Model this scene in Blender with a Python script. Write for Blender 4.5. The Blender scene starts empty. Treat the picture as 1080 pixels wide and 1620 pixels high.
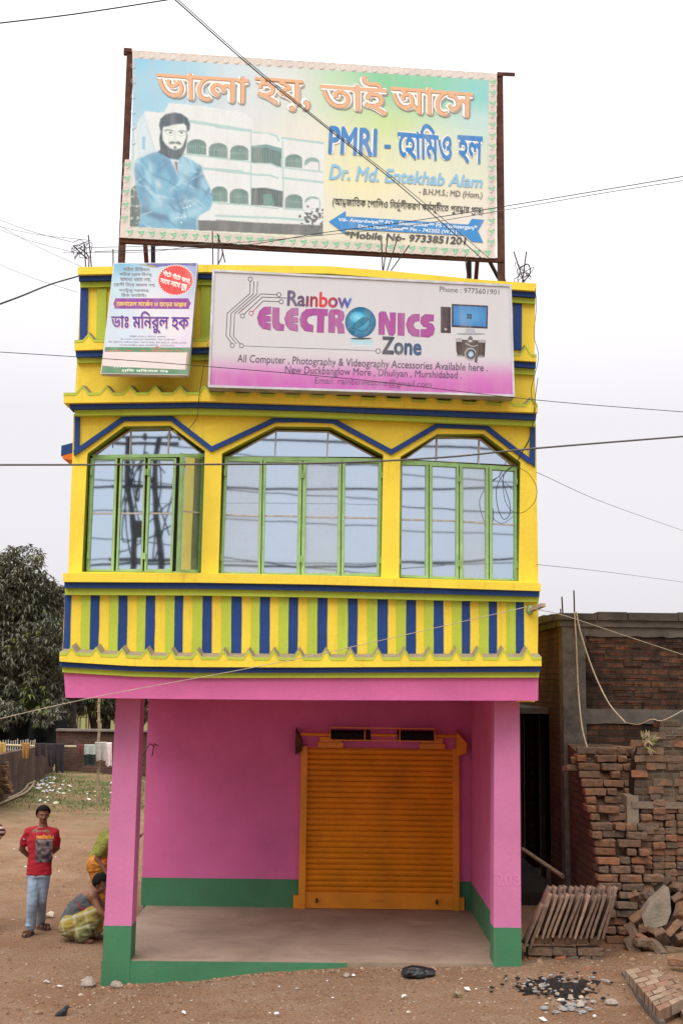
import bpy, bmesh, math, random
from mathutils import Vector, Matrix, noise
from mathutils.geometry import tessellate_polygon
R = math.radians
rnd = random.Random(7)
SC = bpy.context.scene
COL = SC.collection

# ---------------------------------------------------------------- camera
FPX, HC, PITCH, ROLL = 1850.0, 3.3, R(8.3), 0.0128
cF = Vector((0, math.cos(PITCH), math.sin(PITCH)))
_u0 = Vector((0, -math.sin(PITCH), math.cos(PITCH)))
_r0 = Vector((1, 0, 0))
cR = _r0 * math.cos(ROLL) + _u0 * math.sin(ROLL)
cU = _u0 * math.cos(ROLL) - _r0 * math.sin(ROLL)
CAM = Vector((0, 0, HC))
cd = bpy.data.cameras.new('camera')
cam = bpy.data.objects.new('camera', cd)
COL.objects.link(cam)
m3 = Matrix((cR, cU, -cF)).transposed()
cam.matrix_world = Matrix.Translation(CAM) @ m3.to_4x4()
cd.sensor_fit = 'VERTICAL'
cd.sensor_height = 36.0
cd.sensor_width = 24.0
cd.lens = FPX / 1620.0 * 36.0
cd.clip_end = 6000
cd.clip_start = 0.1
SC.camera = cam

# ---------------------------------------------------------------- world, sun, exposure
SUN_EL, SUN_AZ = R(55), R(-30)          # azimuth measured from straight behind the camera, to the left
sun_from = Vector((math.sin(SUN_AZ) * math.cos(SUN_EL), -math.cos(SUN_AZ) * math.cos(SUN_EL), math.sin(SUN_EL)))
W = bpy.data.worlds.new('World')
SC.world = W
W.use_nodes = True
nt = W.node_tree
bg = nt.nodes['Background']
sky = nt.nodes.new('ShaderNodeTexSky')
sky.sky_type = 'NISHITA'
sky.sun_disc = False
sky.sun_elevation = SUN_EL
sky.sun_rotation = math.atan2(sun_from.x, sun_from.y)
sky.air_density = 1.0
sky.dust_density = 6.0
sky.ozone_density = 1.0
hs = nt.nodes.new('ShaderNodeHueSaturation')
hs.inputs['Saturation'].default_value = 0.10
gm = nt.nodes.new('ShaderNodeGamma')
gm.inputs['Gamma'].default_value = 0.10      # overcast: evens the dome out
tint = nt.nodes.new('ShaderNodeMix')
tint.data_type = 'RGBA'
tint.blend_type = 'MULTIPLY'
tint.inputs['Factor'].default_value = 1.0
tint.inputs[7].default_value = (0.985, 0.965, 1.0, 1)
nt.links.new(sky.outputs[0], gm.inputs['Color'])
nt.links.new(gm.outputs[0], hs.inputs['Color'])
nt.links.new(hs.outputs[0], tint.inputs[6])
tcw = nt.nodes.new('ShaderNodeTexCoord')
sxw = nt.nodes.new('ShaderNodeSeparateXYZ')
nt.links.new(tcw.outputs['Generated'], sxw.inputs[0])
mrw = nt.nodes.new('ShaderNodeMapRange')          # an overcast dome is brightest overhead
mrw.inputs[1].default_value = 0.22; mrw.inputs[2].default_value = 1.0
mrw.inputs[3].default_value = 1.0; mrw.inputs[4].default_value = 2.6
nt.links.new(sxw.outputs['Z'], mrw.inputs[0])
zen = nt.nodes.new('ShaderNodeMix'); zen.data_type = 'RGBA'; zen.blend_type = 'MULTIPLY'; zen.inputs['Factor'].default_value = 1.0
nt.links.new(tint.outputs[2], zen.inputs[6]); nt.links.new(mrw.outputs[0], zen.inputs[7])
mry = nt.nodes.new('ShaderNodeMapRange')          # and hazier, brighter ahead of the camera than behind it
mry.inputs[1].default_value = -0.8; mry.inputs[2].default_value = 0.4
mry.inputs[3].default_value = 0.84; mry.inputs[4].default_value = 1.0
nt.links.new(sxw.outputs['Y'], mry.inputs[0])
asym = nt.nodes.new('ShaderNodeMix'); asym.data_type = 'RGBA'; asym.blend_type = 'MULTIPLY'; asym.inputs['Factor'].default_value = 1.0
nt.links.new(zen.outputs[2], asym.inputs[6]); nt.links.new(mry.outputs[0], asym.inputs[7])
nt.links.new(asym.outputs[2], bg.inputs['Color'])
bg.inputs['Strength'].default_value = 0.83
sl = bpy.data.lights.new('sun', 'SUN')
sl.energy = 2.3
sl.angle = R(45)
sl.color = (1.0, 0.96, 0.9)
so = bpy.data.objects.new('sun', sl)
COL.objects.link(so)
so.rotation_euler = sun_from.to_track_quat('Z', 'Y').to_euler()
so.location = (-10, -10, 30)
SC.view_settings.view_transform = 'Standard'
SC.view_settings.look = 'None'
SC.view_settings.exposure = -0.03
SC.view_settings.gamma = 1.0
SC.view_settings.use_curve_mapping = False

# ---------------------------------------------------------------- rays: a pixel of the 1080x1620 photograph to a point in the place
def ray(px, py):
    return cF * FPX + cR * (px - 540) - cU * (py - 810)
def atY(px, py, Y):
    d = ray(px, py)
    return CAM + d * (Y / d.y)
def atZ(px, py, z):
    d = ray(px, py)
    return CAM + d * ((z - HC) / d.z)
class Plane:
    def __init__(s, a, b, c):
        s.p = Vector(a)
        n = (Vector(b) - s.p).cross(Vector(c) - s.p).normalized()
        if n.dot(CAM - s.p) < 0: n = -n
        s.n = n
    def at(s, px, py, off=0.0):
        d = ray(px, py)
        t = (s.p + s.n * off - CAM).dot(s.n) / d.dot(s.n)
        return CAM + d * t
REG = {'1': (180, 60, 640/1080), '2': (80, 380, 420/1080), '3': (320, 400, .5), '4': (80, 620, 420/1080), '5': (480, 620, 400/1080),
       '6': (80, 880, 400/1080), '7': (480, 880, 400/1080), 'a': (185, 150, 200/1080), 'b': (340, 160, 200/1080), 'c': (230, 90, 280/1080),
       'd': (490, 100, 310/1080), 'e': (500, 240, 300/1080), 'f': (155, 410, 165/1080), 'g': (340, 430, 240/1080), 'h': (560, 430, 260/1080),
       's': (440, 1080, 400/1080), 'q': (150, 1080, 370/1080), 'r': (800, 920, 280/1080), 't': (780, 1240, 300/1080), 'l': (0, 1140, 240/1080),
       'm': (0, 1220, 240/972), 'k': (0, 860, 240/926)}
def Q(k, *pts):
    x0, y0, s = REG[k]
    r = [(x0 + x * s, y0 + y * s) for x, y in pts]
    return r if len(r) > 1 else r[0]
def lerp(a, b, t): return a + (b - a) * t
def pl(pts, x):                          # y of a polyline at x
    if x <= pts[0][0]: a, b = pts[0], pts[1]
    elif x >= pts[-1][0]: a, b = pts[-2], pts[-1]
    else:
        for a, b in zip(pts, pts[1:]):
            if a[0] <= x <= b[0]: break
    return a[1] + (b[1] - a[1]) * (x - a[0]) / (b[0] - a[0])

# ---------------------------------------------------------------- materials
def lin(c):
    return c / 12.92 if c <= .04045 else ((c + .055) / 1.055) ** 2.4
def srgb(r, g, b, k=1.0):
    return (min(lin(r / 255) * k, .9), min(lin(g / 255) * k, .9), min(lin(b / 255) * k, .9))
def newmat(name):
    m = bpy.data.materials.new(name)
    m.use_nodes = True
    n = m.node_tree
    return m, n, n.nodes['Principled BSDF']
def N(n, t, **kw):
    x = n.nodes.new(t)
    for k, v in kw.items():
        if hasattr(x, k): setattr(x, k, v)
        else: x.inputs[k].default_value = v
    return x
def mixc(n, fac, a, b, mode='MIX'):
    x = n.nodes.new('ShaderNodeMix'); x.data_type = 'RGBA'; x.blend_type = mode
    for i, v in ((0, fac), (6, a), (7, b)):
        if isinstance(v, (int, float)): x.inputs[i].default_value = v
        elif isinstance(v, tuple): x.inputs[i].default_value = (*v, 1)
        else: n.links.new(v, x.inputs[i])
    return x.outputs[2]
def noi(n, scale, detail=4, rough=.55, vec=None, dist=0):
    x = N(n, 'ShaderNodeTexNoise'); x.inputs['Scale'].default_value = scale; x.inputs['Detail'].default_value = detail
    x.inputs['Roughness'].default_value = rough; x.inputs['Distortion'].default_value = dist
    if vec is not None: n.links.new(vec, x.inputs['Vector'])
    return x.outputs[0]
def ramp(n, src, stops):
    x = N(n, 'ShaderNodeValToRGB')
    e = x.color_ramp.elements
    while len(e) < len(stops): e.new(.5)
    for q, (p, c) in zip(e, stops):
        q.position = p
        q.color = (c, c, c, 1) if isinstance(c, (int, float)) else (*c, 1)
    n.links.new(src, x.inputs[0])
    return x.outputs[0]
def coord(n, kind='Object', scale=None):
    t = N(n, 'ShaderNodeTexCoord').outputs[kind]
    if scale:
        mp = N(n, 'ShaderNodeMapping'); mp.inputs['Scale'].default_value = scale
        n.links.new(t, mp.inputs[0]); t = mp.outputs[0]
    return t
def bump(n, b, src, strength=.3, dist=.01):
    x = N(n, 'ShaderNodeBump'); x.inputs['Strength'].default_value = strength; x.inputs['Distance'].default_value = dist
    n.links.new(src, x.inputs['Height']); n.links.new(x.outputs[0], b.inputs['Normal'])
def plain(name, c, rough=.7, var=.12, scale=6, bmp=0, metal=0, rand=0, spec=.3):
    m, n, b = newmat(name)
    v = coord(n)
    f = noi(n, scale, 5, .6, v)
    d = tuple(x * (1 - var) for x in c); u = tuple(min(.95, x * (1 + var)) for x in c)
    col = mixc(n, ramp(n, f, [(.3, 0), (.7, 1)]), d, u)
    if rand:
        oi = N(n, 'ShaderNodeObjectInfo')
        hv = N(n, 'ShaderNodeHueSaturation')
        mr = N(n, 'ShaderNodeMapRange'); mr.inputs[3].default_value = 1 - rand; mr.inputs[4].default_value = 1 + rand
        n.links.new(oi.outputs['Random'], mr.inputs[0]); n.links.new(mr.outputs[0], hv.inputs['Value']); n.links.new(col, hv.inputs['Color'])
        col = hv.outputs[0]
    n.links.new(col, b.inputs['Base Color'])
    b.inputs['Roughness'].default_value = rough; b.inputs['Metallic'].default_value = metal
    b.inputs['Specular IOR Level'].default_value = spec
    if bmp: bump(n, b, noi(n, scale * 8, 3, .6, v), bmp, .01)
    return m
def paint(name, c, streak=.27, var=.13, dirt=(.16, .13, .09), rough=.62):
    """painted cement plaster: trowel bumps, mottled coats, thin dusty runs"""
    m, n, b = newmat(name)
    v = coord(n)
    f = noi(n, 1.7, 6, .65, v)
    d = tuple(x * (1 - var) for x in c); u = tuple(min(.95, x * (1 + var * .7)) for x in c)
    col = mixc(n, ramp(n, f, [(.3, 0), (.72, 1)]), d, u)
    g = noi(n, 60, 3, .7, v)
    col = mixc(n, ramp(n, g, [(.35, .25), (.6, 0)]), col, tuple(x * .72 for x in c))
    vs = coord(n, 'Object', (9, 9, .7))
    s = noi(n, 2.2, 5, .6, vs)
    col = mixc(n, ramp(n, s, [(.56, 0), (.78, streak)]), col, dirt)
    n.links.new(col, b.inputs['Base Color'])
    b.inputs['Roughness'].default_value = rough
    b.inputs['Specular IOR Level'].default_value = .25
    x = mixc(n, .4, noi(n, 26, 5, .65, v), noi(n, 5, 3, .5, v))
    bump(n, b, x, .5, .012)
    return m
M = {}
M['yellow'] = paint('yellow paint', (.89, .665, .06))
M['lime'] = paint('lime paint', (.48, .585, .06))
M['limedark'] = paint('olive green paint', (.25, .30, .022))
M['blue'] = paint('blue paint', (.018, .060, .225), streak=.12, var=.2)
M['pink'] = paint('pink paint', (.66, .148, .36), streak=.16, var=.12, dirt=(.40, .075, .19))
M['pinkfaded'] = paint('faded pink paint', (.60, .19, .37), streak=.12, var=.10, dirt=(.5, .3, .33))
M['green'] = paint('green dado paint', (.058, .20, .098), streak=.32, var=.16, dirt=(.19, .15, .10))
M['orangep'] = paint('orange paint', (.72, .18, .02))
M['dust'] = plain('dusty ledge top', (.30, .235, .15), .95, .2, 14, .3)
M['concrete'] = plain('grey cement', (.115, .10, .085), .9, .3, 5, .5)
M['rooftop'] = plain('weathered roof cement', (.22, .2, .17), .95, .2, 3, .4)
def floor_mat():
    m, n, b = newmat('dusty cement floor')
    v = coord(n)
    col = mixc(n, ramp(n, noi(n, 1.3, 6, .65, v, .6), [(.35, 0), (.7, 1)]), (.225, .160, .112), (.335, .25, .18))
    vs = coord(n, 'Object', (1.0, 3.5, 1))
    col = mixc(n, ramp(n, noi(n, 2.5, 6, .7, vs, 1.0), [(.52, 0), (.70, .5)]), col, (.15, .11, .085))
    n.links.new(col, b.inputs['Base Color']); b.inputs['Roughness'].default_value = .85
    bump(n, b, noi(n, 20, 4, .6, v), .3, .01)
    return m
M['floor'] = floor_mat()
M['wingreen'] = plain('green window paint', (.30, .50, .20), .45, .15, 9, .1)
M['putty'] = plain('white glazing bar', (.46, .43, .38), .6, .25, 12)
M['rust'] = plain('rusty brown steel', (.085, .032, .018), .8, .45, 9, .3)
M['darksteel'] = plain('dark steel and opening shade', (.03, .026, .024), .6, .3, 9)  # also painted as the unlit opening behind the open casement
M['galv'] = plain('galvanised frame', (.55, .55, .57), .4, .2, 5, .1, .5)
M['shutter'] = plain('orange shutter paint', (.74, .265, .008), .42, .16, 2.5, .1, 0, 0, .4)
M['shutterdark'] = plain('dark grease char and shade', (.01, .009, .008), .7, .3, 20)  # also painted as the darkness in holes, stack gap and passage end
M['wire'] = plain('black cable', (.012, .012, .013), .5, .1)
M['wiregrey'] = plain('grey wire', (.10, .095, .09), .6, .1)
M['rope'] = plain('pale rope', (.44, .37, .27), .9, .2, 20)
M['rebar'] = plain('rusted bar', (.05, .03, .022), .8, .3)
M['bamboo'] = plain('dry bamboo', (.30, .225, .14), .75, .3, 7, .2)
M['woodgrey'] = plain('weathered stick', (.36, .29, .19), .9, .3, 9)
def glass_mat(name, tintc, dustc, dustf):
    m, n, b = newmat(name)
    v = coord(n)
    out = n.nodes['Material Output']
    n.nodes.remove(b)
    gl = N(n, 'ShaderNodeBsdfGlossy'); gl.inputs['Roughness'].default_value = .025
    gl.inputs['Color'].default_value = (*tintc, 1)
    df = N(n, 'ShaderNodeBsdfDiffuse')
    st = noi(n, 3, 6, .7, coord(n, 'Object', (1.2, 1.2, .8)))
    hz = noi(n, 1.0, 2, .5, coord(n, 'Object', (.25, .25, 34)))
    dc = mixc(n, ramp(n, hz, [(.42, 0), (.6, .35)]), dustc, tuple(x * 1.35 for x in dustc))
    n.links.new(dc, df.inputs['Color'])
    ms = N(n, 'ShaderNodeMixShader')
    n.links.new(ramp(n, st, [(.35, dustf * .55), (.75, min(1, dustf * 1.6))]), ms.inputs[0])
    n.links.new(gl.outputs[0], ms.inputs[1]); n.links.new(df.outputs[0], ms.inputs[2])
    bp = N(n, 'ShaderNodeBump'); bp.inputs['Strength'].default_value = .022; bp.inputs['Distance'].default_value = .02
    n.links.new(noi(n, 2.2, 1, .5, v), bp.inputs['Height']); n.links.new(bp.outputs[0], gl.inputs['Normal'])
    n.links.new(ms.outputs[0], out.inputs[0])
    return m
M['glass'] = [glass_mat('blue reflective pane', (.68, .80, .94), (.34, .41, .48), .09),
              glass_mat('dusty reflective pane', (.67, .77, .88), (.40, .44, .46), .26),
              glass_mat('clear reflective pane', (.66, .80, .95), (.30, .37, .44), .05)]
def brick_mat(name, cols, mortar, row=.085, width=.25, axis='X', axis2='Z', stain=.6, msize=.012, rough=.95):
    m, n, b = newmat(name)
    g = coord(n)
    sx = N(n, 'ShaderNodeSeparateXYZ'); n.links.new(g, sx.inputs[0])
    cx = N(n, 'ShaderNodeCombineXYZ')
    wob = noi(n, 1.3, 2, .5, g)
    ma = N(n, 'ShaderNodeMath', operation='MULTIPLY_ADD'); n.links.new(wob, ma.inputs[0]); ma.inputs[1].default_value = .05; n.links.new(sx.outputs[axis2], ma.inputs[2])
    n.links.new(sx.outputs[axis], cx.inputs[0]); n.links.new(ma.outputs[0], cx.inputs[1])
    br = N(n, 'ShaderNodeTexBrick'); br.inputs['Scale'].default_value = 1
    br.inputs['Row Height'].default_value = row; br.inputs['Brick Width'].default_value = width
    br.inputs['Mortar Size'].default_value = msize; br.inputs['Mortar Smooth'].default_value = .4
    br.inputs['Color1'].default_value = (0, 0, 0, 1); br.inputs['Color2'].default_value = (1, 1, 1, 1); br.inputs['Mortar'].default_value = (.5, .5, .5, 1)
    n.links.new(cx.outputs[0], br.inputs['Vector'])
    col = ramp(n, br.outputs['Color'], [(i / (len(cols) - 1), c) for i, c in enumerate(cols)])
    col = mixc(n, ramp(n, noi(n, 14, 5, .7, g), [(.35, .7), (.65, 0)]), col, tuple(x * .45 for x in cols[0]))
    col = mixc(n, br.outputs['Fac'], col, mortar)
    col = mixc(n, ramp(n, noi(n, .9, 5, .65, g, .5), [(.42, 0), (.62, stain)]), col, (.018, .015, .013))
    n.links.new(col, b.inputs['Base Color']); b.inputs['Roughness'].default_value = rough; b.inputs['Specular IOR Level'].default_value = .1
    inv = N(n, 'ShaderNodeMath', operation='SUBTRACT'); inv.inputs[0].default_value = 1; n.links.new(br.outputs['Fac'], inv.inputs[1])
    h = mixc(n, .35, inv.outputs[0], noi(n, 30, 4, .7, g))
    bump(n, b, h, .9, .03)
    return m
BRK = [(.075, .042, .030), (.13, .062, .040), (.19, .085, .05), (.10, .062, .045)]
M['brickfront'] = brick_mat('sooty brickwork', BRK, (.06, .05, .042), stain=.88)
M['brickside'] = brick_mat('red brickwork side', [(.16, .062, .028), (.22, .085, .036), (.17, .075, .04)], (.10, .055, .035), axis='Y', stain=.55)
M['brickfar'] = brick_mat('weathered boundary brick', [(.13, .065, .05), (.17, .085, .06), (.10, .06, .05)], (.12, .095, .08), row=.09, stain=.5)
M['brickfary'] = brick_mat('weathered boundary brick along', [(.13, .075, .055), (.17, .095, .07), (.10, .065, .05)], (.14, .115, .095), row=.09, axis='Y', stain=.45)
def loose_brick():
    m, n, b = newmat('loose brick')
    v = coord(n)
    oi = N(n, 'ShaderNodeObjectInfo')
    geo = N(n, 'ShaderNodeNewGeometry')
    ad = N(n, 'ShaderNodeMath', operation='ADD'); n.links.new(oi.outputs['Random'], ad.inputs[0]); n.links.new(geo.outputs['Random Per Island'], ad.inputs[1])
    fr = N(n, 'ShaderNodeMath', operation='FRACT'); n.links.new(ad.outputs[0], fr.inputs[0])
    col = ramp(n, fr.outputs[0], [(0, (.15, .092, .060)), (.3, (.23, .118, .066)), (.5, (.18, .120, .080)), (.7, (.115, .086, .066)), (.85, (.29, .115, .054)), (1, (.20, .128, .083))])
    va = N(n, 'ShaderNodeVectorMath', operation='ADD'); n.links.new(v, va.inputs[0]); n.links.new(oi.outputs['Location'], va.inputs[1])
    col = mixc(n, ramp(n, noi(n, 9, 5, .7, va.outputs[0]), [(.4, 0), (.68, .75)]), col, (.075, .06, .048))
    col = mixc(n, ramp(n, noi(n, 40, 3, .7, va.outputs[0]), [(.5, 0), (.7, .5)]), col, (.27, .195, .13))
    n.links.new(col, b.inputs['Base Color']); b.inputs['Roughness'].default_value = .95; b.inputs['Specular IOR Level'].default_value = .1
    bump(n, b, noi(n, 45, 4, .7, v), .6, .01)
    return m
M['brick'] = loose_brick()
def attr_mat(name, rough=.5, fade=.30):
    """printed vinyl: the printed colours, sun-bleached in blotches"""
    m, n, b = newmat(name)
    a = N(n, 'ShaderNodeAttribute'); a.attribute_name = 'ink'
    v = coord(n)
    col = mixc(n, ramp(n, noi(n, 2.5, 5, .65, coord(n, 'Object', (3, 3, .6))), [(.45, 0), (.8, fade)]), a.outputs['Color'], (.55, .52, .47))
    n.links.new(col, b.inputs['Base Color']); b.inputs['Roughness'].default_value = rough; b.inputs['Specular IOR Level'].default_value = .25
    bump(n, b, noi(n, 1.6, 3, .5, coord(n, 'Object', (2.5, 2.5, .5))), .25, .02)
    return m
M['ink'] = attr_mat('printed vinyl')

# ---------------------------------------------------------------- mesh builder
class MB:
    def __init__(s):
        s.v = []; s.f = []; s.mi = []; s.mats = []; s.ink = []; s.sm = []
    def mat(s, m):
        if m not in s.mats: s.mats.append(m)
        return s.mats.index(m)
    def face(s, pts, m, ink=None, smooth=False):
        i0 = len(s.v)
        s.v += [Vector(p) for p in pts]
        s.ink += [ink or (0, 0, 0)] * len(pts)
        s.f.append(list(range(i0, i0 + len(pts)))); s.mi.append(s.mat(m)); s.sm.append(smooth)
    def mesh(s, verts, faces, m, ink=None, smooth=False):
        i0 = len(s.v)
        s.v += [Vector(p) for p in verts]
        if isinstance(ink, list): s.ink += ink
        else: s.ink += [ink or (0, 0, 0)] * len(verts)
        k = s.mat(m)
        for f in faces:
            s.f.append([i0 + i for i in f]); s.mi.append(k); s.sm.append(smooth)
    def prism(s, front, back, m, mside=None, mback=None):
        """two matching 3-D outlines joined by sides; the outlines are triangulated"""
        n = len(front)
        tri = tessellate_polygon([[Vector(p) for p in front]])
        s.mesh(front, [list(t) for t in tri], m)
        s.mesh(back, [list(t)[::-1] for t in tri], mback or mside or m)
        for i in range(n):
            j = (i + 1) % n
            s.face([front[i], front[j], back[j], back[i]], mside or m)
    def box(s, c, size, m, rot=None, jit=0):
        hx, hy, hz = (x / 2 for x in size)
        vs = [Vector((x, y, z)) for x in (-hx, hx) for y in (-hy, hy) for z in (-hz, hz)]
        if jit: vs = [p + Vector([rnd.uniform(-jit, jit) for _ in range(3)]) for p in vs]
        if rot is not None: vs = [rot @ p for p in vs]
        c = Vector(c)
        s.mesh([p + c for p in vs], [(0, 1, 3, 2), (4, 6, 7, 5), (0, 4, 5, 1), (2, 3, 7, 6), (0, 2, 6, 4), (1, 5, 7, 3)], m)
    def bar(s, a, b, w, h, m, up=(0, 0, 1)):
        a, b = Vector(a), Vector(b)
        d = (b - a).normalized(); x = d.cross(Vector(up))
        if x.length < 1e-4: x = d.cross(Vector((1, 0, 0)))
        x.normalize(); y = x.cross(d)
        A = [a + x * sx * w / 2 + y * sy * h / 2 for sx, sy in ((-1, -1), (1, -1), (1, 1), (-1, 1))]
        B = [p + (b - a) for p in A]
        s.mesh(A + B, [(0, 3, 2, 1), (4, 5, 6, 7)] + [(i, (i + 1) % 4, 4 + (i + 1) % 4, 4 + i) for i in range(4)], m)
    def tube(s, pts, rad, m, n=6, smooth=True, cap=True):
        pts = [Vector(p) for p in pts]
        if not isinstance(rad, (list, tuple)): rad = [rad] * len(pts)
        vs = []; fs = []
        ref = None
        for i, p in enumerate(pts):
            d = (pts[min(i + 1, len(pts) - 1)] - pts[max(i - 1, 0)])
            if d.length < 1e-9: d = Vector((0, 0, 1))
            d.normalize()
            if ref is None: ref = d.orthogonal()
            x = (ref - d * ref.dot(d))
            if x.length < 1e-5: x = d.orthogonal()
            x.normalize(); ref = x; y = d.cross(x)
            for k in range(n):
                a = 2 * math.pi * k / n
                vs.append(p + (x * math.cos(a) + y * math.sin(a)) * rad[i])
        for i in range(len(pts) - 1):
            for k in range(n):
                fs.append((i * n + k, i * n + (k + 1) % n, (i + 1) * n + (k + 1) % n, (i + 1) * n + k))
        s.mesh(vs, fs, m, smooth=smooth)
        if cap:
            s.mesh(vs[:n], [tuple(range(n))[::-1]], m); s.mesh(vs[-n:], [tuple(range(n))], m)
    def ball(s, c, r, m, seg=10, rings=7, rot=None, jit=0, smooth=True):
        c = Vector(c)
        if isinstance(r, (int, float)): r = (r, r, r)
        vs = [Vector((0, 0, -r[2]))]
        for i in range(1, rings):
            t = math.pi * i / rings
            for k in range(seg):
                a = 2 * math.pi * k / seg
                vs.append(Vector((r[0] * math.sin(t) * math.cos(a), r[1] * math.sin(t) * math.sin(a), -r[2] * math.cos(t))))
        vs.append(Vector((0, 0, r[2])))
        if jit: vs = [p * (1 + rnd.uniform(-jit, jit)) for p in vs]
        if rot is not None: vs = [rot @ p for p in vs]
        L = len(vs) - 1
        fs = [(0, 1 + (k + 1) % seg, 1 + k) for k in range(seg)]
        for i in range(rings - 2):
            for k in range(seg):
                a, b = 1 + i * seg + k, 1 + i * seg + (k + 1) % seg
                fs.append((a, b, b + seg, a + seg))
        o = 1 + (rings - 2) * seg
        fs += [(L, o + k, o + (k + 1) % seg) for k in range(seg)]
        s.mesh([p + c for p in vs], fs, m, smooth=smooth)
    def build(s, name, parent=None, org=None, weld=False):
        base = wpos.get(parent.name, Vector()) if parent else Vector()
        if parent is None and org is not None: base = Vector(org)
        me = bpy.data.meshes.new(name)
        me.from_pydata([p - base for p in s.v], [], s.f)
        for m in s.mats: me.materials.append(m)
        me.polygons.foreach_set('material_index', s.mi)
        me.polygons.foreach_set('use_smooth', s.sm)
        if M['ink'] in s.mats:
            at = me.color_attributes.new('ink', 'FLOAT_COLOR', 'POINT')
            flat = []
            for c in s.ink: flat += [c[0], c[1], c[2], 1.0]
            at.data.foreach_set('color', flat)
        if weld:
            bm = bmesh.new(); bm.from_mesh(me)
            bmesh.ops.remove_doubles(bm, verts=bm.verts, dist=1e-5)
            bm.to_mesh(me); bm.free()
        me.update()
        o = bpy.data.objects.new(name, me)
        COL.objects.link(o)
        if parent is not None: o.parent = parent; wpos[o.name] = base
        else: o.location = base; wpos[o.name] = base
        return o
wpos = {}
def tag(o, label=None, cat=None, group=None, kind=None):
    if label: o['label'] = label
    if cat: o['category'] = cat
    if group: o['group'] = group
    if kind: o['kind'] = kind
    return o
def thing(name, loc, label, cat, group=None):
    o = bpy.data.objects.new(name, None)
    COL.objects.link(o); o.location = loc; o.empty_display_size = .2
    wpos[o.name] = Vector(loc)
    return tag(o, label, cat, group)
def copy_tree(o, parent=None):
    c = o.copy(); COL.objects.link(c)
    if parent is not None: c.parent = parent
    wpos[c.name] = wpos.get(o.name, Vector()).copy()
    for ch in [x for x in COL.objects if x.parent == o]: copy_tree(ch, c)
    return c
def spline(pts, n=12):
    """smooth curve through the points (Catmull-Rom)"""
    P = [Vector(p) for p in pts]
    if len(P) < 3: return [P[0].lerp(P[-1], i / n) for i in range(n + 1)]
    P = [P[0] * 2 - P[1]] + P + [P[-1] * 2 - P[-2]]
    out = []
    for i in range(1, len(P) - 2):
        a, b, c, d = P[i - 1:i + 3]
        for k in range(n):
            t = k / n
            out.append(.5 * ((2 * b) + (c - a) * t + (2 * a - 5 * b + 4 * c - d) * t * t + (3 * b - a - 3 * c + d) * t ** 3))
    out.append(P[-2])
    return out

# ---------------------------------------------------------------- lettering (filled outlines of the built-in font)
_gl = {}
def outlines(txt):
    if txt in _gl: return _gl[txt]
    c = bpy.data.curves.new('lettering', 'FONT'); c.body = txt; c.size = 1; c.resolution_u = 3; c.fill_mode = 'NONE'
    o = bpy.data.objects.new('lettering', c); COL.objects.link(o)
    bpy.context.view_layer.update()
    dg = bpy.context.evaluated_depsgraph_get()
    me = o.evaluated_get(dg).to_mesh()
    nxt = {}
    for e in me.edges: nxt[e.vertices[0]] = e.vertices[1]
    co = [(v.co.x, v.co.y) for v in me.vertices]
    loops = []; seen = set()
    for st in list(nxt):
        if st in seen: continue
        lp = []; k = st
        while k not in seen and k in nxt:
            seen.add(k); lp.append(co[k]); k = nxt[k]
        if len(lp) > 2: loops.append(lp)
    o.evaluated_get(dg).to_mesh_clear()
    bpy.data.objects.remove(o); bpy.data.curves.remove(c)
    _gl[txt] = loops
    return loops
def adv(txt):
    h = max(p[0] for l in outlines('|') for p in l)
    return max(p[0] for l in outlines(txt + '|') for p in l) - h
def compose(tokens):
    """tokens: plain strings, ('st', a, b) stacked conjunct, ('rp', a) reph on a, ('rf', a) ra-phala under a, ('yf', a) ya-phala"""
    if isinstance(tokens, str): tokens = [tokens]
    x = 0; out = []
    for t in tokens:
        if isinstance(t, str):
            out += [[(p[0] + x, p[1]) for p in l] for l in outlines(t)]; x += adv(t); continue
        k, a = t[0], t[1]; w = adv(a)
        if k == 'st':
            b = t[2]
            out += [[(x + p[0] * .72, .20 + p[1] * .70) for p in l] for l in outlines(a)]
            out += [[(x + .08 + p[0] * .68, -.16 + p[1] * .60) for p in l] for l in outlines(b)]
            x += max(adv(a) * .72, adv(b) * .68 + .08)
            continue
        out += [[(p[0] + x, p[1]) for p in l] for l in outlines(a)]
        if k == 'rp': out.append([(x + w * .45, .70), (x + w * .72, .96), (x + w * .80, .92), (x + w * .56, .69)][::-1])
        if k == 'rf': out.append([(x + .05, .02), (x + w * .55, -.14), (x + w * .95, -.02), (x + w * .95, -.09), (x + w * .55, -.23), (x + .03, -.05)][::-1])
        x += w
        if k == 'yf':
            q = outlines('য')
            out += [[(x - .06 + p[0] * .55, p[1]) for p in l] for l in q]; x += adv('য') * .5
    return out
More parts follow.
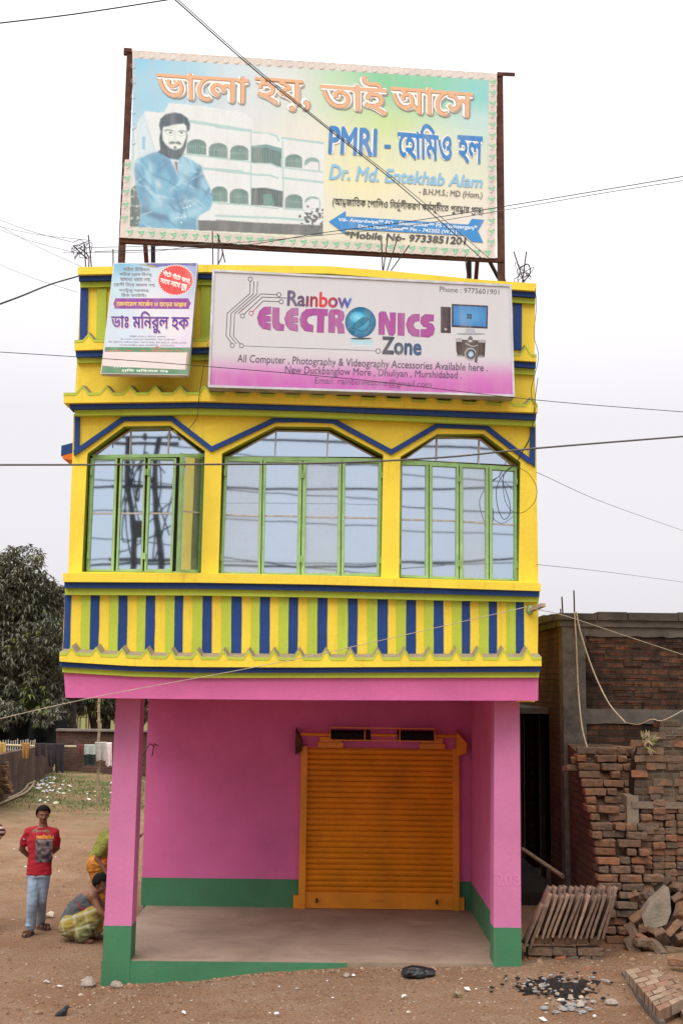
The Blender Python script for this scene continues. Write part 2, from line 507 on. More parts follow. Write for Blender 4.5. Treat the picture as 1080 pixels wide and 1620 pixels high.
def fill(loops, rows=36, bold=0.0):
    """non-zero winding fill by thin rows; returns quads ((x0,x1,y0,y1))"""
    if bold:
        L = []
        for k in range(8):
            a = math.pi * k / 4
            L += [[(p[0] + bold * math.cos(a), p[1] + bold * math.sin(a)) for p in l] for l in loops]
        loops = loops + L
    ys = [p[1] for l in loops for p in l]
    y0, y1 = min(ys), max(ys)
    h = (y1 - y0) / rows
    cr = [[] for _ in range(rows)]
    for l in loops:
        for a, b in zip(l, l[1:] + l[:1]):
            if a[1] == b[1]: continue
            up = 1 if b[1] > a[1] else -1
            lo, hi = (a, b) if up > 0 else (b, a)
            i0 = max(0, math.ceil((lo[1] - y0) / h - .5)); i1 = min(rows - 1, math.ceil((hi[1] - y0) / h - .5) - 1)
            for i in range(i0, i1 + 1):
                y = y0 + (i + .5) * h
                cr[i].append((lo[0] + (hi[0] - lo[0]) * (y - lo[1]) / (hi[1] - lo[1]), up))
    out = []
    for i, c in enumerate(cr):
        c.sort(); w = 0; st = None
        for x, d in c:
            if w == 0: st = x
            w += d
            if w == 0 and x - st > 1e-4: out.append((st, x, y0 + i * h, y0 + (i + 1) * h))
    xs = [p[0] for l in loops for p in l]
    return out, (min(xs), max(xs), y0, y1)
class Art:
    """flat print on a sign's plane: photograph pixels -> points on the plane, in thin layers"""
    def __init__(s, plane, step=.0025):
        s.pl, s.step, s.mb = plane, step, MB()
    def P(s, p, layer): return s.pl.at(p[0], p[1], s.step * layer)
    def poly(s, pts, ink, layer, m=None):
        v = [s.P(p, layer) for p in pts]
        tri = tessellate_polygon([[Vector((p[0], p[1], 0)) for p in pts]])
        s.mb.mesh(v, [list(t) for t in tri], m or M['ink'], ink)
    def line(s, pts, w, ink, layer, closed=False):
        n = len(pts)
        L = []
        for i, p in enumerate(pts):
            a = pts[i - 1] if (i or closed) else p; b = pts[(i + 1) % n] if (i < n - 1 or closed) else p
            dx, dy = b[0] - a[0], b[1] - a[1]; q = math.hypot(dx, dy) or 1
            L.append((-dy / q * w / 2, dx / q * w / 2))
        for i in range(n if closed else n - 1):
            j = (i + 1) % n
            p, q, a, b = pts[i], pts[j], L[i], L[j]
            s.mb.face([s.P((p[0] + a[0], p[1] + a[1]), layer), s.P((q[0] + b[0], q[1] + b[1]), layer), s.P((q[0] - b[0], q[1] - b[1]), layer), s.P((p[0] - a[0], p[1] - a[1]), layer)], M['ink'], ink)
    def disc(s, c, rx, ry, ink, layer, n=20, inner=None):
        P = [(c[0] + rx * math.cos(2 * math.pi * k / n), c[1] + ry * math.sin(2 * math.pi * k / n)) for k in range(n)]
        vs = [s.P(c, layer)] + [s.P(p, layer) for p in P]
        s.mb.mesh(vs, [(0, 1 + k, 1 + (k + 1) % n) for k in range(n)], M['ink'], [inner or ink] + [ink] * n)
    def ring(s, c, r, w, ink, layer, n=18, ry=None):
        s.line([(c[0] + r * math.cos(2 * math.pi * k / n), c[1] + (ry or r) * math.sin(2 * math.pi * k / n)) for k in range(n)], w, ink, layer, True)
    def grid(s, quad, nx, ny, fn, layer):
        vs = []; ink = []
        for j in range(ny + 1):
            for i in range(nx + 1):
                u, v = i / nx, j / ny
                p = bil(quad, u, v)
                vs.append(s.P(p, layer)); ink.append(fn(u, v))
        s.mb.mesh(vs, [(j * (nx + 1) + i, j * (nx + 1) + i + 1, (j + 1) * (nx + 1) + i + 1, (j + 1) * (nx + 1) + i) for j in range(ny) for i in range(nx)], M['ink'], ink)
    def text(s, tokens, quad, ink, layer, bold=0.0, rows=30, dx=0, dy=0, grow=0):
        """fit the lettering's own box into the pixel quad TL, TR, BR, BL"""
        qs, (x0, x1, y0, y1) = fill(compose(tokens), rows, bold)
        w, h = x1 - x0, y1 - y0
        for a, b, c, d in qs:
            P = []
            for x, y in ((a, c), (b, c), (b, d), (a, d)):
                u, v = (x - x0) / w, 1 - (y - y0) / h
                q = bil(quad, u, v)
                P.append(s.P((q[0] + dx, q[1] + dy), layer))
            i = ink((a - x0) / w) if callable(ink) else ink
            s.mb.face(P, M['ink'], i)
    def strokes(s, lines, w, ink, layer):
        """round-capped strokes"""
        for ln in lines:
            s.line(ln, w, ink, layer)
            for p in ln: s.disc(p, w / 2, w / 2, ink, layer, 10)
def bil(q, u, v):
    tl, tr, br, bl = q
    return tuple((tl[i] * (1 - u) + tr[i] * u) * (1 - v) + (bl[i] * (1 - u) + br[i] * u) * v for i in (0, 1))
def blend(ctrl):
    """smooth colour field from scattered (u, v, colour) marks"""
    def fn(u, v):
        W = 0; c = [0, 0, 0]
        for a, b, k in ctrl:
            w = 1 / ((u - a) ** 2 + (v - b) ** 2 + .004) ** 1.5
            W += w
            for i in range(3): c[i] += w * k[i]
        return tuple(x / W for x in c)
    return fn

# ================================================================ the painted shop building
K1, K2 = -1.45, 0.60
def Yf(X):                                # plan of the upper front: it bows back towards the right
    y = 12.90
    if X > K1: y += (min(X, K2) - K1) * math.tan(R(2.0))
    if X > K2: y += (X - K2) * math.tan(R(6.0))
    return y
def Fp(p, off=0.0):                       # photograph pixel -> point on the upper front, off metres proud of it
    d = ray(*p); Y = 12.9 - off
    for _ in range(6):
        X = CAM.x + d.x * (Y / d.y); Y = Yf(X) - off
    return CAM + d * (Y / d.y)
def dense(a, b, step=28):
    n = max(1, int(math.hypot(b[0] - a[0], b[1] - a[1]) / step))
    return [(lerp(a[0], b[0], i / n), lerp(a[1], b[1], i / n)) for i in range(n)]
def strip(mb, top, bot, off, m, depth=None, mtop=None, rise=0.0, back=-.02, step=30):
    """a horizontal band: polylines of pixels for its top and bottom edges, pushed out from the wall"""
    xs = sorted(set([top[0][0], top[-1][0]] + [p[0] for p in top] + [p[0] for p in bot if top[0][0] < p[0] < top[-1][0]]))
    X = []
    for a, b in zip(xs, xs[1:]):
        n = max(1, int((b - a) / step)); X += [lerp(a, b, i / n) for i in range(n)]
    X.append(xs[-1])
    T = [Fp((x, pl(top, x)), off) for x in X]
    # the lower edge may start and end at its own x
    bx0, bx1 = bot[0][0], bot[-1][0]
    B = []
    for x in X:
        u = (x - X[0]) / (X[-1] - X[0]); xx = lerp(bx0, bx1, u)
        B.append(Fp((xx, pl(bot, xx)), off))
    push = lambda p, up: Vector((p.x, Yf(p.x) - back, p.z + up))
    Tb = [push(p, rise) for p in T]; Bb = [push(p, 0) for p in B]
    for i in range(len(X) - 1):
        mb.face([B[i], B[i + 1], T[i + 1], T[i]], m)
        mb.face([T[i], T[i + 1], Tb[i + 1], Tb[i]], mtop or m)
        mb.face([Bb[i], Bb[i + 1], B[i + 1], B[i]], m)
    mb.face([B[0], T[0], Tb[0], Bb[0]], m)
    mb.face([T[-1], B[-1], Bb[-1], Tb[-1]], m)
def quadp(mb, pts, off, back, m, mside=None):
    f = [Fp(p, off) for p in pts]
    b = [Vector((p.x, p.y + (off - back), p.z)) for p in f]
    mb.prism(f, b, m, mside)
def poly_line(mb, pts, w, off, m, back=-.01):
    L = []
    n = len(pts)
    for i, p in enumerate(pts):
        a = pts[max(i - 1, 0)]; b = pts[min(i + 1, n - 1)]
        d1 = (p[0] - a[0], p[1] - a[1]); d2 = (b[0] - p[0], b[1] - p[1])
        def nn(d):
            l = math.hypot(*d) or 1
            return (-d[1] / l, d[0] / l)
        if i == 0: q = nn(d2); k = 1
        elif i == n - 1: q = nn(d1); k = 1
        else:
            a1, a2 = nn(d1), nn(d2); q = (a1[0] + a2[0], a1[1] + a2[1]); l = math.hypot(*q); q = (q[0] / l, q[1] / l)
            k = 1 / max(.4, q[0] * a1[0] + q[1] * a1[1])
        L.append((q[0] * w / 2 * k, q[1] * w / 2 * k))
    for i in range(n - 1):
        p, q, a, b = pts[i], pts[i + 1], L[i], L[i + 1]
        quadp(mb, [(p[0] + a[0], p[1] + a[1]), (q[0] + b[0], q[1] + b[1]), (q[0] - b[0], q[1] - b[1]), (p[0] - a[0], p[1] - a[1])], off, back, m)

shop = thing('shop_building', (-.45, 15.5, 0), 'narrow two-storey shop building painted yellow, blue and lime above a pink shuttered ground floor', 'building')

# --- parapet and upper bands
TOPY = [(123, 422.5), (320, 418.5), (520, 421), (620, 429), (760, 442.5), (848, 448.5)]
def sh(pts, dy, x0=None, x1=None):
    r = [(x, y + dy) for x, y in pts]
    if x0 is not None: r[0] = (x0, r[0][1])
    if x1 is not None: r[-1] = (x1, r[-1][1])
    return r
b = MB(); strip(b, TOPY, sh(TOPY, 11.7, 123.5, 847.6), .15, M['yellow'], mtop=M['dust']); b.build('parapet_coping', shop)
b = MB(); strip(b, sh(TOPY, 12, 125, 847), sh(TOPY, 21.5, 125, 847), .10, M['blue']); strip(b, sh(TOPY, 22, 127, 846.5), sh(TOPY, 32, 127, 846.5), .05, M['lime']); b.build('parapet_moulding', shop)
# parapet wall with its painted panels
UP = [(128, 455), (500, 452), (640, 462), (760, 472), (846, 479)]
UB = [(124, 537), (330, 536), (500, 538), (845, 562)]
b = MB(); strip(b, UP, UB, 0, M['yellow'], back=-.2); b.build('parapet_wall', shop)
b = MB()
def vstripe(mb, xt0, xt1, xb0, xb1, yt, yb, off, m):
    mb = MB()
    quadp(mb, [(xb0, yb), (xb1, yb), (xt1, yt), (xt0, yt)], off, -.01, m)
    mb.build('painted_stripe', shop)
vstripe(b, 127.5, 139.5, 126, 138, 456, 537, .02, M['blue'])
vstripe(b, 154, 169, 152.5, 167.5, 456, 537, .022, M['lime'])
vstripe(b, 318.5, 334, 317.5, 332.5, 452, 536, .022, M['lime'])
vstripe(b, 811.5, 825, 811, 824.5, 477, 553, .02, M['blue'])

def tile_ledge(name, peaks, ypk, yflat, half, thick, x0, x1, yb, off, rise, back=-.02):
    """yellow ledge whose upper lip copies a row of little roof tiles: lime zigzag lip, dusty sloping top"""
    zig = [(x0, yflat(x0))]
    for p in peaks:
        zig += [(p - half, yflat(p - half)), (p, ypk(p)), (p + half * .95, yflat(p + half))]
    zig.append((x1, yflat(x1)))
    zig = [z for z in zig if x0 <= z[0] <= x1]
    # subdivide the flats so that the lip follows the bowed wall
    Z = []
    for a, c in zip(zig, zig[1:]): Z += dense(a, c, 40)
    Z.append(zig[-1])
    b = MB()
    T = [Fp(p, off) for p in Z]; T2 = [Fp((p[0], p[1] + thick), off + .004) for p in Z]
    Tf = [Fp(p, off + .004) for p in Z]
    Bm = [Fp((p[0], pl(yb, p[0])), off) for p in Z]
    bk = lambda p, up: Vector((p.x, Yf(p.x) - back, p.z + up))
    for i in range(len(Z) - 1):
        b.face([T2[i], T2[i + 1], Tf[i + 1], Tf[i]], M['lime'])
        b.face([Bm[i], Bm[i + 1], T[i + 1], T[i]], M['yellow'])
        b.face([Tf[i], Tf[i + 1], bk(T[i + 1], rise), bk(T[i], rise)], M['dust'])
        b.face([bk(Bm[i], 0), bk(Bm[i + 1], 0), Bm[i + 1], Bm[i]], M['yellow'])
    for i, s in ((0, 1), (-1, -1)):
        f = [Bm[i], T[i], bk(T[i], rise), bk(Bm[i], 0)]
        b.face(f if s > 0 else f[::-1], M['yellow'])
    b.build(name, shop)
# small upper ledge
pk = [140.5 + 39.0 * i for i in range(18)] + [831.0]
tile_ledge('tile_ledge', pk, lambda x: pl([(140, 527), (330, 526), (500, 528), (830, 546.5)], x), lambda x: pl([(118, 537.8), (328, 535.5), (500, 538), (845, 560.5)], x), 9, 4, 118, 848,
           [(118, 554), (330, 548.5), (500, 551), (847, 572)], .14, .05)
b = MB()
strip(b, [(120, 554.5), (330, 549), (500, 551.5), (847, 572.5)], [(120.5, 564.5), (330, 558.5), (500, 561), (847, 582)], .10, M['blue'])
strip(b, [(121.5, 565), (330, 559), (500, 561.5), (846, 582.5)], [(122, 574), (330, 569), (500, 571), (846, 593)], .05, M['lime'])
b.build('moulding', shop)
# band of yellow wall behind the signs
b = MB(); strip(b, [(122, 574), (330, 569), (500, 571), (845, 593)], [(119, 622), (320, 622), (500, 627), (847, 642)], 0, M['yellow'], back=-.2); b.build('wall', shop)
# main cornice under the signs
pk = [130.5, 168.7, 206.4, 246, 285, 324] + [324 + 39.8 * i for i in range(1, 14)]
tile_ledge('tile_ledge', pk, lambda x: pl([(130, 609.3), (324, 609), (500, 613), (841, 628)], x), lambda x: pl([(100, 621), (330, 620.5), (500, 625), (848, 640)], x), 10.5, 4.5, 101, 850,
           [(101, 637.5), (320, 634.5), (500, 640), (849, 652.5)], .22, .05)
b = MB()
strip(b, [(110, 638), (216, 635.2), (313, 634.5), (500, 640), (848, 653)], [(111, 647), (313, 644), (500, 649.6), (847, 664)], .16, M['blue'])
strip(b, [(118, 647), (313, 644), (500, 649.8), (847, 664)], [(119, 657.5), (313, 655), (500, 660), (846, 674)], .10, M['lime'])
b.build('moulding', shop)

# --- window storey: three bays of wall, each with its opening
WO = [Q('4', (128, 732), (150, 262), (152, 250), (300, 140), (488, 137), (628, 240), (612, 737)),
      [Q('4', (683, 738)), Q('4', (697, 262)), Q('4', (698, 250)), Q('4', (915, 140)), Q('5', (115, 150)), Q('5', (340, 268)), Q('5', (330, 790))],
      Q('5', (408, 795), (413, 290), (414, 276), (570, 180), (768, 180), (925, 300), (917, 808))]
UPL = [(117, 655), (313, 652), (500, 657), (847, 671)]
LOW = [(108, 908), (320, 908), (500, 911), (620, 916), (850, 924)]
wedge = [(UPL[0], LOW[0]), ((336, pl(UPL, 336)), (332, pl(LOW, 332))), ((619, pl(UPL, 619)), (617, pl(LOW, 617))), ((847, 671), (851, 924))]
b = MB()
for i in range(3):
    (t0, l0), (t1, l1) = wedge[i], wedge[i + 1]
    mid0 = (lerp(t0[0], l0[0], .35), lerp(t0[1], l0[1], .35)); mid1 = (lerp(t1[0], l1[0], .35), lerp(t1[1], l1[1], .35))
    outer = [l0, l1, mid1, t1] + [(lerp(t1[0], t0[0], k / 6), pl(UPL, lerp(t1[0], t0[0], k / 6))) for k in range(1, 6)] + [t0, mid0]
    hole = WO[i]
    loops = [[Vector((x, y, 0)) for x, y in outer], [Vector((x, y, 0)) for x, y in hole]]
    P = outer + hole
    tri = tessellate_polygon(loops)
    b.mesh([Fp(p) for p in P], [list(t) for t in tri], M['yellow'])
b.build('wall', shop)
b = MB()
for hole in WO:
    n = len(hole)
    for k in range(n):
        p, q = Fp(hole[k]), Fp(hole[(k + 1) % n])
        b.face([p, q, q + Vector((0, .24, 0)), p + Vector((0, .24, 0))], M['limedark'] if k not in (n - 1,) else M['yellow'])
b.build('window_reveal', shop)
b = MB()
zz = Q('4', (97, 247), (120, 232), (297, 108), (492, 107), (655, 232), (912, 113)) + Q('5', (0, 118), (128, 123), (375, 256), (572, 142), (778, 150), (968, 297))
zz = [zz[0]] + zz[1:]
poly_line(b, zz, 7.6, .028, M['blue'])
quadp(b, Q('4', (96, 258), (117, 245), (119, 97), (99, 97)), .03, -.01, M['blue'])
quadp(b, Q('5', (964, 300), (988, 320), (989, 150), (968, 150)), .03, -.01, M['blue'])
b.build('zigzag_moulding', shop)
# sill ledge
S0 = [(100, 907), (313, 907), (500, 911), (665, 917), (854.5, 923)]
b = MB(); strip(b, S0, [(100.5, 920.5), (313, 921.5), (500, 924.5), (665, 929), (855, 935)], .16, M['yellow'], rise=.01); b.build('sill_ledge', shop)
b = MB()
strip(b, [(102, 921), (313, 922), (500, 925), (665, 929.5), (853, 935.5)], [(102.5, 930), (313, 931), (500, 934.5), (665, 938.5), (852.5, 944)], .115, M['blue'])
strip(b, [(103, 930.5), (313, 931.5), (500, 934.8), (665, 939), (852, 944)], [(103.5, 941), (313, 942), (500, 945), (665, 949), (851.5, 952.5)], .07, M['lime'])
b.build('moulding', shop)
# balcony front with painted stripes
b = MB()
BT = [(103, 940), (313, 941), (500, 944), (665, 948), (851, 951)]
BB = [(99, 1040), (300, 1045), (500, 1046), (850, 1046)]
strip(b, BT, BB, 0, M['yellow'], back=-.2, step=24); b.build('balcony_wall', shop)
bl6 = [(62, 90), (172, 211), (292, 330), (408, 448), (530, 567), (650, 690), (773, 817), (894, 937), (1017, 1057)]
li6 = [(133, 172), (252, 292), (371, 408), (491, 530), (607, 650), (730, 773), (857, 894), (975, 1017)]
bl7 = [(60, 102), (190, 231), (315, 360), (438, 480), (555, 597), (675, 711), (790, 825), (905, 940)]
li7 = [(18, 60), (145, 190), (272, 315), (397, 438), (515, 555), (634, 675), (750, 790), (866, 905)]
bls = [(80 + a * .3704, 80 + c * .3704) for a, c in bl6] + [(480 + a * .3704, 480 + c * .3704) for a, c in bl7]
lis = [(80 + a * .3704, 80 + c * .3704) for a, c in li6] + [(480 + a * .3704, 480 + c * .3704) for a, c in li7]
for k, (lst, mm, off) in enumerate(((bls, M['blue'], .006), (lis, M['lime'], .010))):
    for a, c in lst:
        b = MB()
        ln = pl([(100, -2.8), (330, -1.0), (500, -.6), (850, .2)], a)
        j = rnd.uniform(-.5, .5)
        lo_, hi_ = pl(BB, a) - 1, pl(BT, a) + 1.2
        w_ = lambda t: .55 * noise.noise(Vector((a * .31, t * 3.1, k * 5.0))) + .25 * noise.noise(Vector((a * .7, t * 11, 2)))
        side_ = lambda x, d: [(x + (ln + j) * (1 - t / 9) + w_(t / 9 + d), lerp(lo_, hi_, t / 9)) for t in range(10)]
        A_, C_ = side_(a, 0), side_(c, 7)
        b_pts = A_[:1] + C_ + A_[:0:-1]
        quadp(b, b_pts, off, -.005, mm)
        b.build('painted_stripe', shop)
# bottom tile ledge
pk = [80 + x * .3704 for x in (90, 195, 305, 410, 515, 625, 738, 846, 953, 1060)] + [480 + x * .3704 for x in (95, 200, 318, 432, 538, 652, 748, 853, 955)]
tile_ledge('tile_ledge', pk, lambda x: pl([(110, 1022), (152, 1023.5), (230, 1026), (320, 1028.5), (500, 1028), (850, 1025.5)], x),
           lambda x: pl([(95, 1032), (130, 1033), (230, 1037.5), (320, 1039), (500, 1040.5), (850, 1039.5)], x), 8.2, 4.6, 94.5, 856,
           [(94.5, 1046.5), (213, 1054), (317, 1055.3), (480, 1055.8), (856, 1053.8)], .22, .05)
b = MB()
strip(b, [(96, 1047), (213, 1054.3), (317, 1055.6), (480, 1056), (854.5, 1054)], [(96.5, 1055), (213, 1062), (317, 1064.3), (480, 1064.3), (854, 1063)], .17, M['blue'])
strip(b, [(98.5, 1055), (213, 1062), (317, 1064), (480, 1064.4), (852.5, 1063)], [(99, 1063.5), (213, 1070.5), (317, 1072.5), (480, 1072.4), (852, 1071.8)], .13, M['lime'])
b.build('moulding', shop)
b = MB(); strip(b, [(101.5, 1063), (213, 1070), (317, 1072), (480, 1072), (851, 1071.5)], [(104, 1103.8), (300, 1106), (480, 1107.5), (850.5, 1108.5)], .09, M['pink'], back=-.6); b.build('beam', shop)

# --- carcass behind the front
zb = Fp((480, 1107), .09).z
pl0, pr0 = Fp((104, 1100), 0), Fp((850, 1100), 0)
ztop = Fp((480, 424), 0).z
b = MB()
Lx, Rx = pl0.x + .02, pr0.x - .02
b.box(((Lx + Rx) / 2, 17.0, zb + .082), (Rx - Lx, 7.0, .15), M['pink']); b.build('floor_slab', shop)
for nm, p0, p1, s in (('side_wall', (117, 735), (126, 460), 1), ('side_wall', (848, 735), (846, 470), -1)):
    A = Fp(p0, 0); Bq = Fp(p1, 0); b = MB()
    lo = Vector((lerp(A.x, Bq.x, (zb - A.z) / (Bq.z - A.z)), A.y, zb)); hi = Vector((lerp(A.x, Bq.x, (ztop - A.z) / (Bq.z - A.z)), A.y, ztop))
    y0_ = .215
    f = [lo + Vector((s * .004, y0_, 0)), hi + Vector((s * .004, y0_, 0)), hi + Vector((s * .004, 7.4, 0)), lo + Vector((s * .004, 7.4, 0))]
    g = [p + Vector((s * .2, 0, 0)) for p in f]
    b.prism(f, g, M['yellow']); b.build(nm, shop)
b = MB(); b.box(((Lx + Rx) / 2, 20.5, (zb + ztop) / 2), (Rx - Lx - .02, .2, ztop - zb), M['yellow']); b.build('rear_wall', shop)
b = MB(); b.box(((Lx + Rx) / 2, 17.0, ztop - .65), (Rx - Lx - .5, 6.9, .14), M['rooftop']); b.build('roof', shop)
ZR = ztop - .58
# chajja on the left side wall
A = atY(100, 716, 14.2)
b = MB()
q0 = atY(97.5, 705, 13.5)
X0 = Fp((117, 720), 0).x + .06
b.prism([Vector((q0.x, 13.5, q0.z)), Vector((X0, 13.5, q0.z + .10)), Vector((X0, 13.5, q0.z - .02)), Vector((q0.x, 13.5, q0.z - .12))],
        [Vector((q0.x, 15.2, q0.z)), Vector((X0, 15.2, q0.z + .10)), Vector((X0, 15.2, q0.z - .02)), Vector((q0.x, 15.2, q0.z - .12))], M['blue'])
b.prism([Vector((q0.x + .02, 13.48, q0.z - .125)), Vector((X0, 13.48, q0.z - .025)), Vector((X0, 13.48, q0.z - .20)), Vector((q0.x + .03, 13.48, q0.z - .16))],
        [Vector((q0.x + .02, 15.2, q0.z - .125)), Vector((X0, 15.2, q0.z - .025)), Vector((X0, 15.2, q0.z - .20)), Vector((q0.x + .03, 15.2, q0.z - .16))], M['orangep'])
b.build('window_hood', shop)

# --- windows
def window(name_px, k):
    pass
def ringq(mb, o, i, off, back, m):
    for a in range(4):
        c = (a + 1) % 4
        quadp(mb, [o[a], o[c], i[c], i[a]], off, back, m)
WOFF = -.13
def make_window(hole, rail, top_rail, sashes, fan_bars, fan, gl):
    """rail: outer frame quad TL TR BR BL; sashes: list of (outer quad, inner quad, bar y pair)"""
    w = MB()
    a, c = top_rail
    quadp(w, [(a[0], a[1] + 5), (c[0], c[1] + 5), c, a], WOFF + .02, WOFF - .04, M['wingreen'])
    TL, TR, BR, BL = rail
    quadp(w, [BL, (BL[0] + 3.2, BL[1]), (TL[0] + 3.2, TL[1]), TL], WOFF + .02, WOFF - .04, M['wingreen'])
    quadp(w, [(BR[0] - 3.2, BR[1]), BR, TR, (TR[0] - 3.2, TR[1])], WOFF + .02, WOFF - .04, M['wingreen'])
    quadp(w, [(BL[0], BL[1] + 1), (BR[0], BR[1] + 1), (BR[0], BR[1] - 2.5), (BL[0], BL[1] - 2.5)], WOFF + .021, WOFF - .04, M['wingreen'])
    f = w.build('window', shop)
    f.name = 'window'
    # fanlight
    g = MB()
    v = [Fp(p, WOFF - .015) for p in fan]
    g.mesh(v, [list(t) for t in tessellate_polygon([[Vector((p[0], p[1], 0)) for p in fan]])], M['glass'][gl[0]]); g.build('fanlight_pane', f)
    g = MB()
    for p, q in fan_bars: poly_line(g, [p, q], 2.2, WOFF + .005, M['putty'], back=WOFF - .02)
    for p, q in zip(fan, fan[1:]): poly_line(g, [p, q], 1.6, WOFF + .003, M['putty'], back=WOFF - .02)
    g.build('glazing_bar', f)
    for n, (o, i, bar) in enumerate(sashes):
        g = MB(); ringq(g, o, i, WOFF + .035 + .002 * n, WOFF - .02, M['wingreen'])
        for hy in (.12, .86):                     # hinges on the outer stile
            px = o[0] if n % 2 == 0 else o[1]; py = o[3] if n % 2 == 0 else o[2]
            q = (lerp(px[0], py[0], hy), lerp(px[1], py[1], hy))
            quadp(g, [(q[0] - 1.4, q[1] + 5), (q[0] + 1.4, q[1] + 5), (q[0] + 1.4, q[1] - 5), (q[0] - 1.4, q[1] - 5)], WOFF + .06, WOFF, M['wingreen'])
        g.build('casement', f)
        g = MB()
        vv = [Fp(p, WOFF - .002) for p in i]; g.mesh(vv, [(0, 1, 2, 3)], M['glass'][gl[1 + n]]); g.build('pane', f)
        g = MB(); poly_line(g, list(bar), 2.4, WOFF + .012, M['putty'], back=WOFF - .004)
        ii = i + [i[0]]
        for p, q in zip(ii, ii[1:]): poly_line(g, [p, q], 1.3, WOFF + .008, M['putty'], back=WOFF - .004)
        g.build('glazing_bar', f)
    return f
def qd(k, *p): return Q(k, *p)
w1 = make_window(WO[0], qd('4', (163, 260), (626, 262), (608, 737), (146, 733)), (Q('4', (163, 257)), Q('4', (626, 250))), [
    (qd('4', (168, 270), (272, 270), (257, 731), (150, 729)), qd('4', (177, 274), (264, 274), (248, 722), (157, 721)), (Q('4', (166, 494)), Q('4', (257, 494)))),
    (qd('4', (284, 270), (386, 270), (374, 732), (266, 731)), qd('4', (292, 274), (382, 274), (368, 722), (273, 722)), (Q('4', (282, 494)), Q('4', (376, 494)))),
    (qd('4', (397, 270), (512, 270), (494, 735), (381, 732)), qd('4', (407, 274), (502, 274), (487, 722), (390, 722)), (Q('4', (399, 494)), Q('4', (495, 494))))],
    [(Q('4', (327, 152)), Q('4', (323, 258))), (Q('4', (484, 150)), Q('4', (477, 256)))], qd('4', (175, 258), (330, 152), (486, 150), (615, 252)), (2, 2, 2, 2))
# the open casement swung out on its right-hand hinge
def sash_pt(p, out):                      # a pixel of the open leaf; out = how far the leaf stands out there
    return Fp(p, out)
op = [((527, 247), .33), ((623, 263), -.09), (( 606, 737), -.09), ((510, 733), .33)]
ip = [((534, 258), .30), ((613, 272), -.06), ((597, 724), -.06), ((518, 722), .30)]
g = MB()
o3 = [Fp(Q('4', p), d) for p, d in op]; i3 = [Fp(Q('4', p), d) for p, d in ip]
for a in range(4):
    c = (a + 1) % 4
    fr = [o3[a], o3[c], i3[c], i3[a]]
    g.prism(fr, [p + Vector((.03, .035, 0)) for p in fr], M['wingreen'])
g.build('open_casement', w1)
g = MB(); g.mesh([p + Vector((.008, .012, 0)) for p in i3], [(0, 1, 2, 3)], M['glass'][1]); g.build('pane', w1)
g = MB(); m0 = i3[0].lerp(i3[3], .49); m1 = i3[1].lerp(i3[2], .49); g.bar(m0, m1, .016, .016, M['putty']); g.build('glazing_bar', w1)
g = MB()                                   # dark sheet painted for the unlit opening behind the leaf
vv = [Fp(p, WOFF - .03) for p in Q('4', (513, 270), (618, 270), (604, 733), (496, 733))]; g.mesh(vv, [(0, 1, 2, 3)], M['darksteel']); g.build('opening_shade_sheet', w1)

w2 = make_window(WO[1], [Q('4', (708, 262)), Q('5', (338, 288)), Q('5', (328, 789)), Q('4', (688, 740))], (Q('4', (706, 262)), Q('5', (340, 284))), [
    ([Q('4', (711, 272)), Q('4', (862, 277)), Q('4', (853, 742)), Q('4', (692, 738))], [Q('4', (719, 280)), Q('4', (851, 284)), Q('4', (844, 735)), Q('4', (701, 732))], (Q('4', (709, 500)), Q('4', (848, 504)))),
    ([Q('4', (866, 277)), Q('4', (1023, 281)), Q('4', (1014, 745)), Q('4', (857, 742))], [Q('4', (876, 284)), Q('4', (1010, 286)), Q('4', (1002, 738)), Q('4', (866, 736))], (Q('4', (870, 503)), Q('4', (1006, 506)))),
    ([Q('4', (1027, 281)), Q('5', (162, 292)), Q('5', (156, 786)), Q('4', (1018, 745))], [Q('4', (1041, 286)), Q('5', (150, 299)), Q('5', (145, 774)), Q('4', (1033, 738))], (Q('4', (1037, 508)), Q('5', (148, 535)))),
    ([Q('5', (166, 292)), Q('5', (334, 295)), Q('5', (325, 788)), Q('5', (160, 786))], [Q('5', (178, 300)), Q('5', (320, 303)), Q('5', (314, 777)), Q('5', (171, 775))], (Q('5', (175, 536)), Q('5', (317, 539))))],
    [(Q('4', (917, 160)), Q('4', (912, 266))), (Q('5', (105, 172)), Q('5', (100, 280)))], [Q('4', (728, 262)), Q('4', (917, 158)), Q('5', (105, 170)), Q('5', (305, 278))], (2, 1, 0, 1, 0))
w3 = make_window(WO[2], qd('5', (412, 292), (912, 322), (908, 807), (409, 794)), (Q('5', (412, 290)), Q('5', (914, 320))), [
    (qd('5', (416, 303), (533, 306), (533, 797), (412, 791)), qd('5', (420, 310), (523, 313), (521, 786), (416, 783)), (Q('5', (418, 545)), Q('5', (522, 547)))),
    (qd('5', (537, 306), (662, 310), (662, 800), (537, 797)), qd('5', (549, 315), (653, 320), (651, 790), (548, 787)), (Q('5', (549, 548)), Q('5', (652, 551)))),
    (qd('5', (666, 311), (788, 318), (790, 803), (666, 800)), qd('5', (679, 321), (778, 326), (780, 797), (680, 793)), (Q('5', (680, 553)), Q('5', (779, 560)))),
    (qd('5', (792, 318), (909, 325), (912, 806), (794, 803)), qd('5', (804, 330), (901, 337), (903, 799), (806, 797)), (Q('5', (805, 563)), Q('5', (902, 568))))],
    [(Q('5', (569, 193)), Q('5', (567, 297))), (Q('5', (750, 200)), Q('5', (747, 308)))], qd('5', (432, 288), (569, 192), (752, 200), (890, 312)), (0, 0, 0, 1, 2))

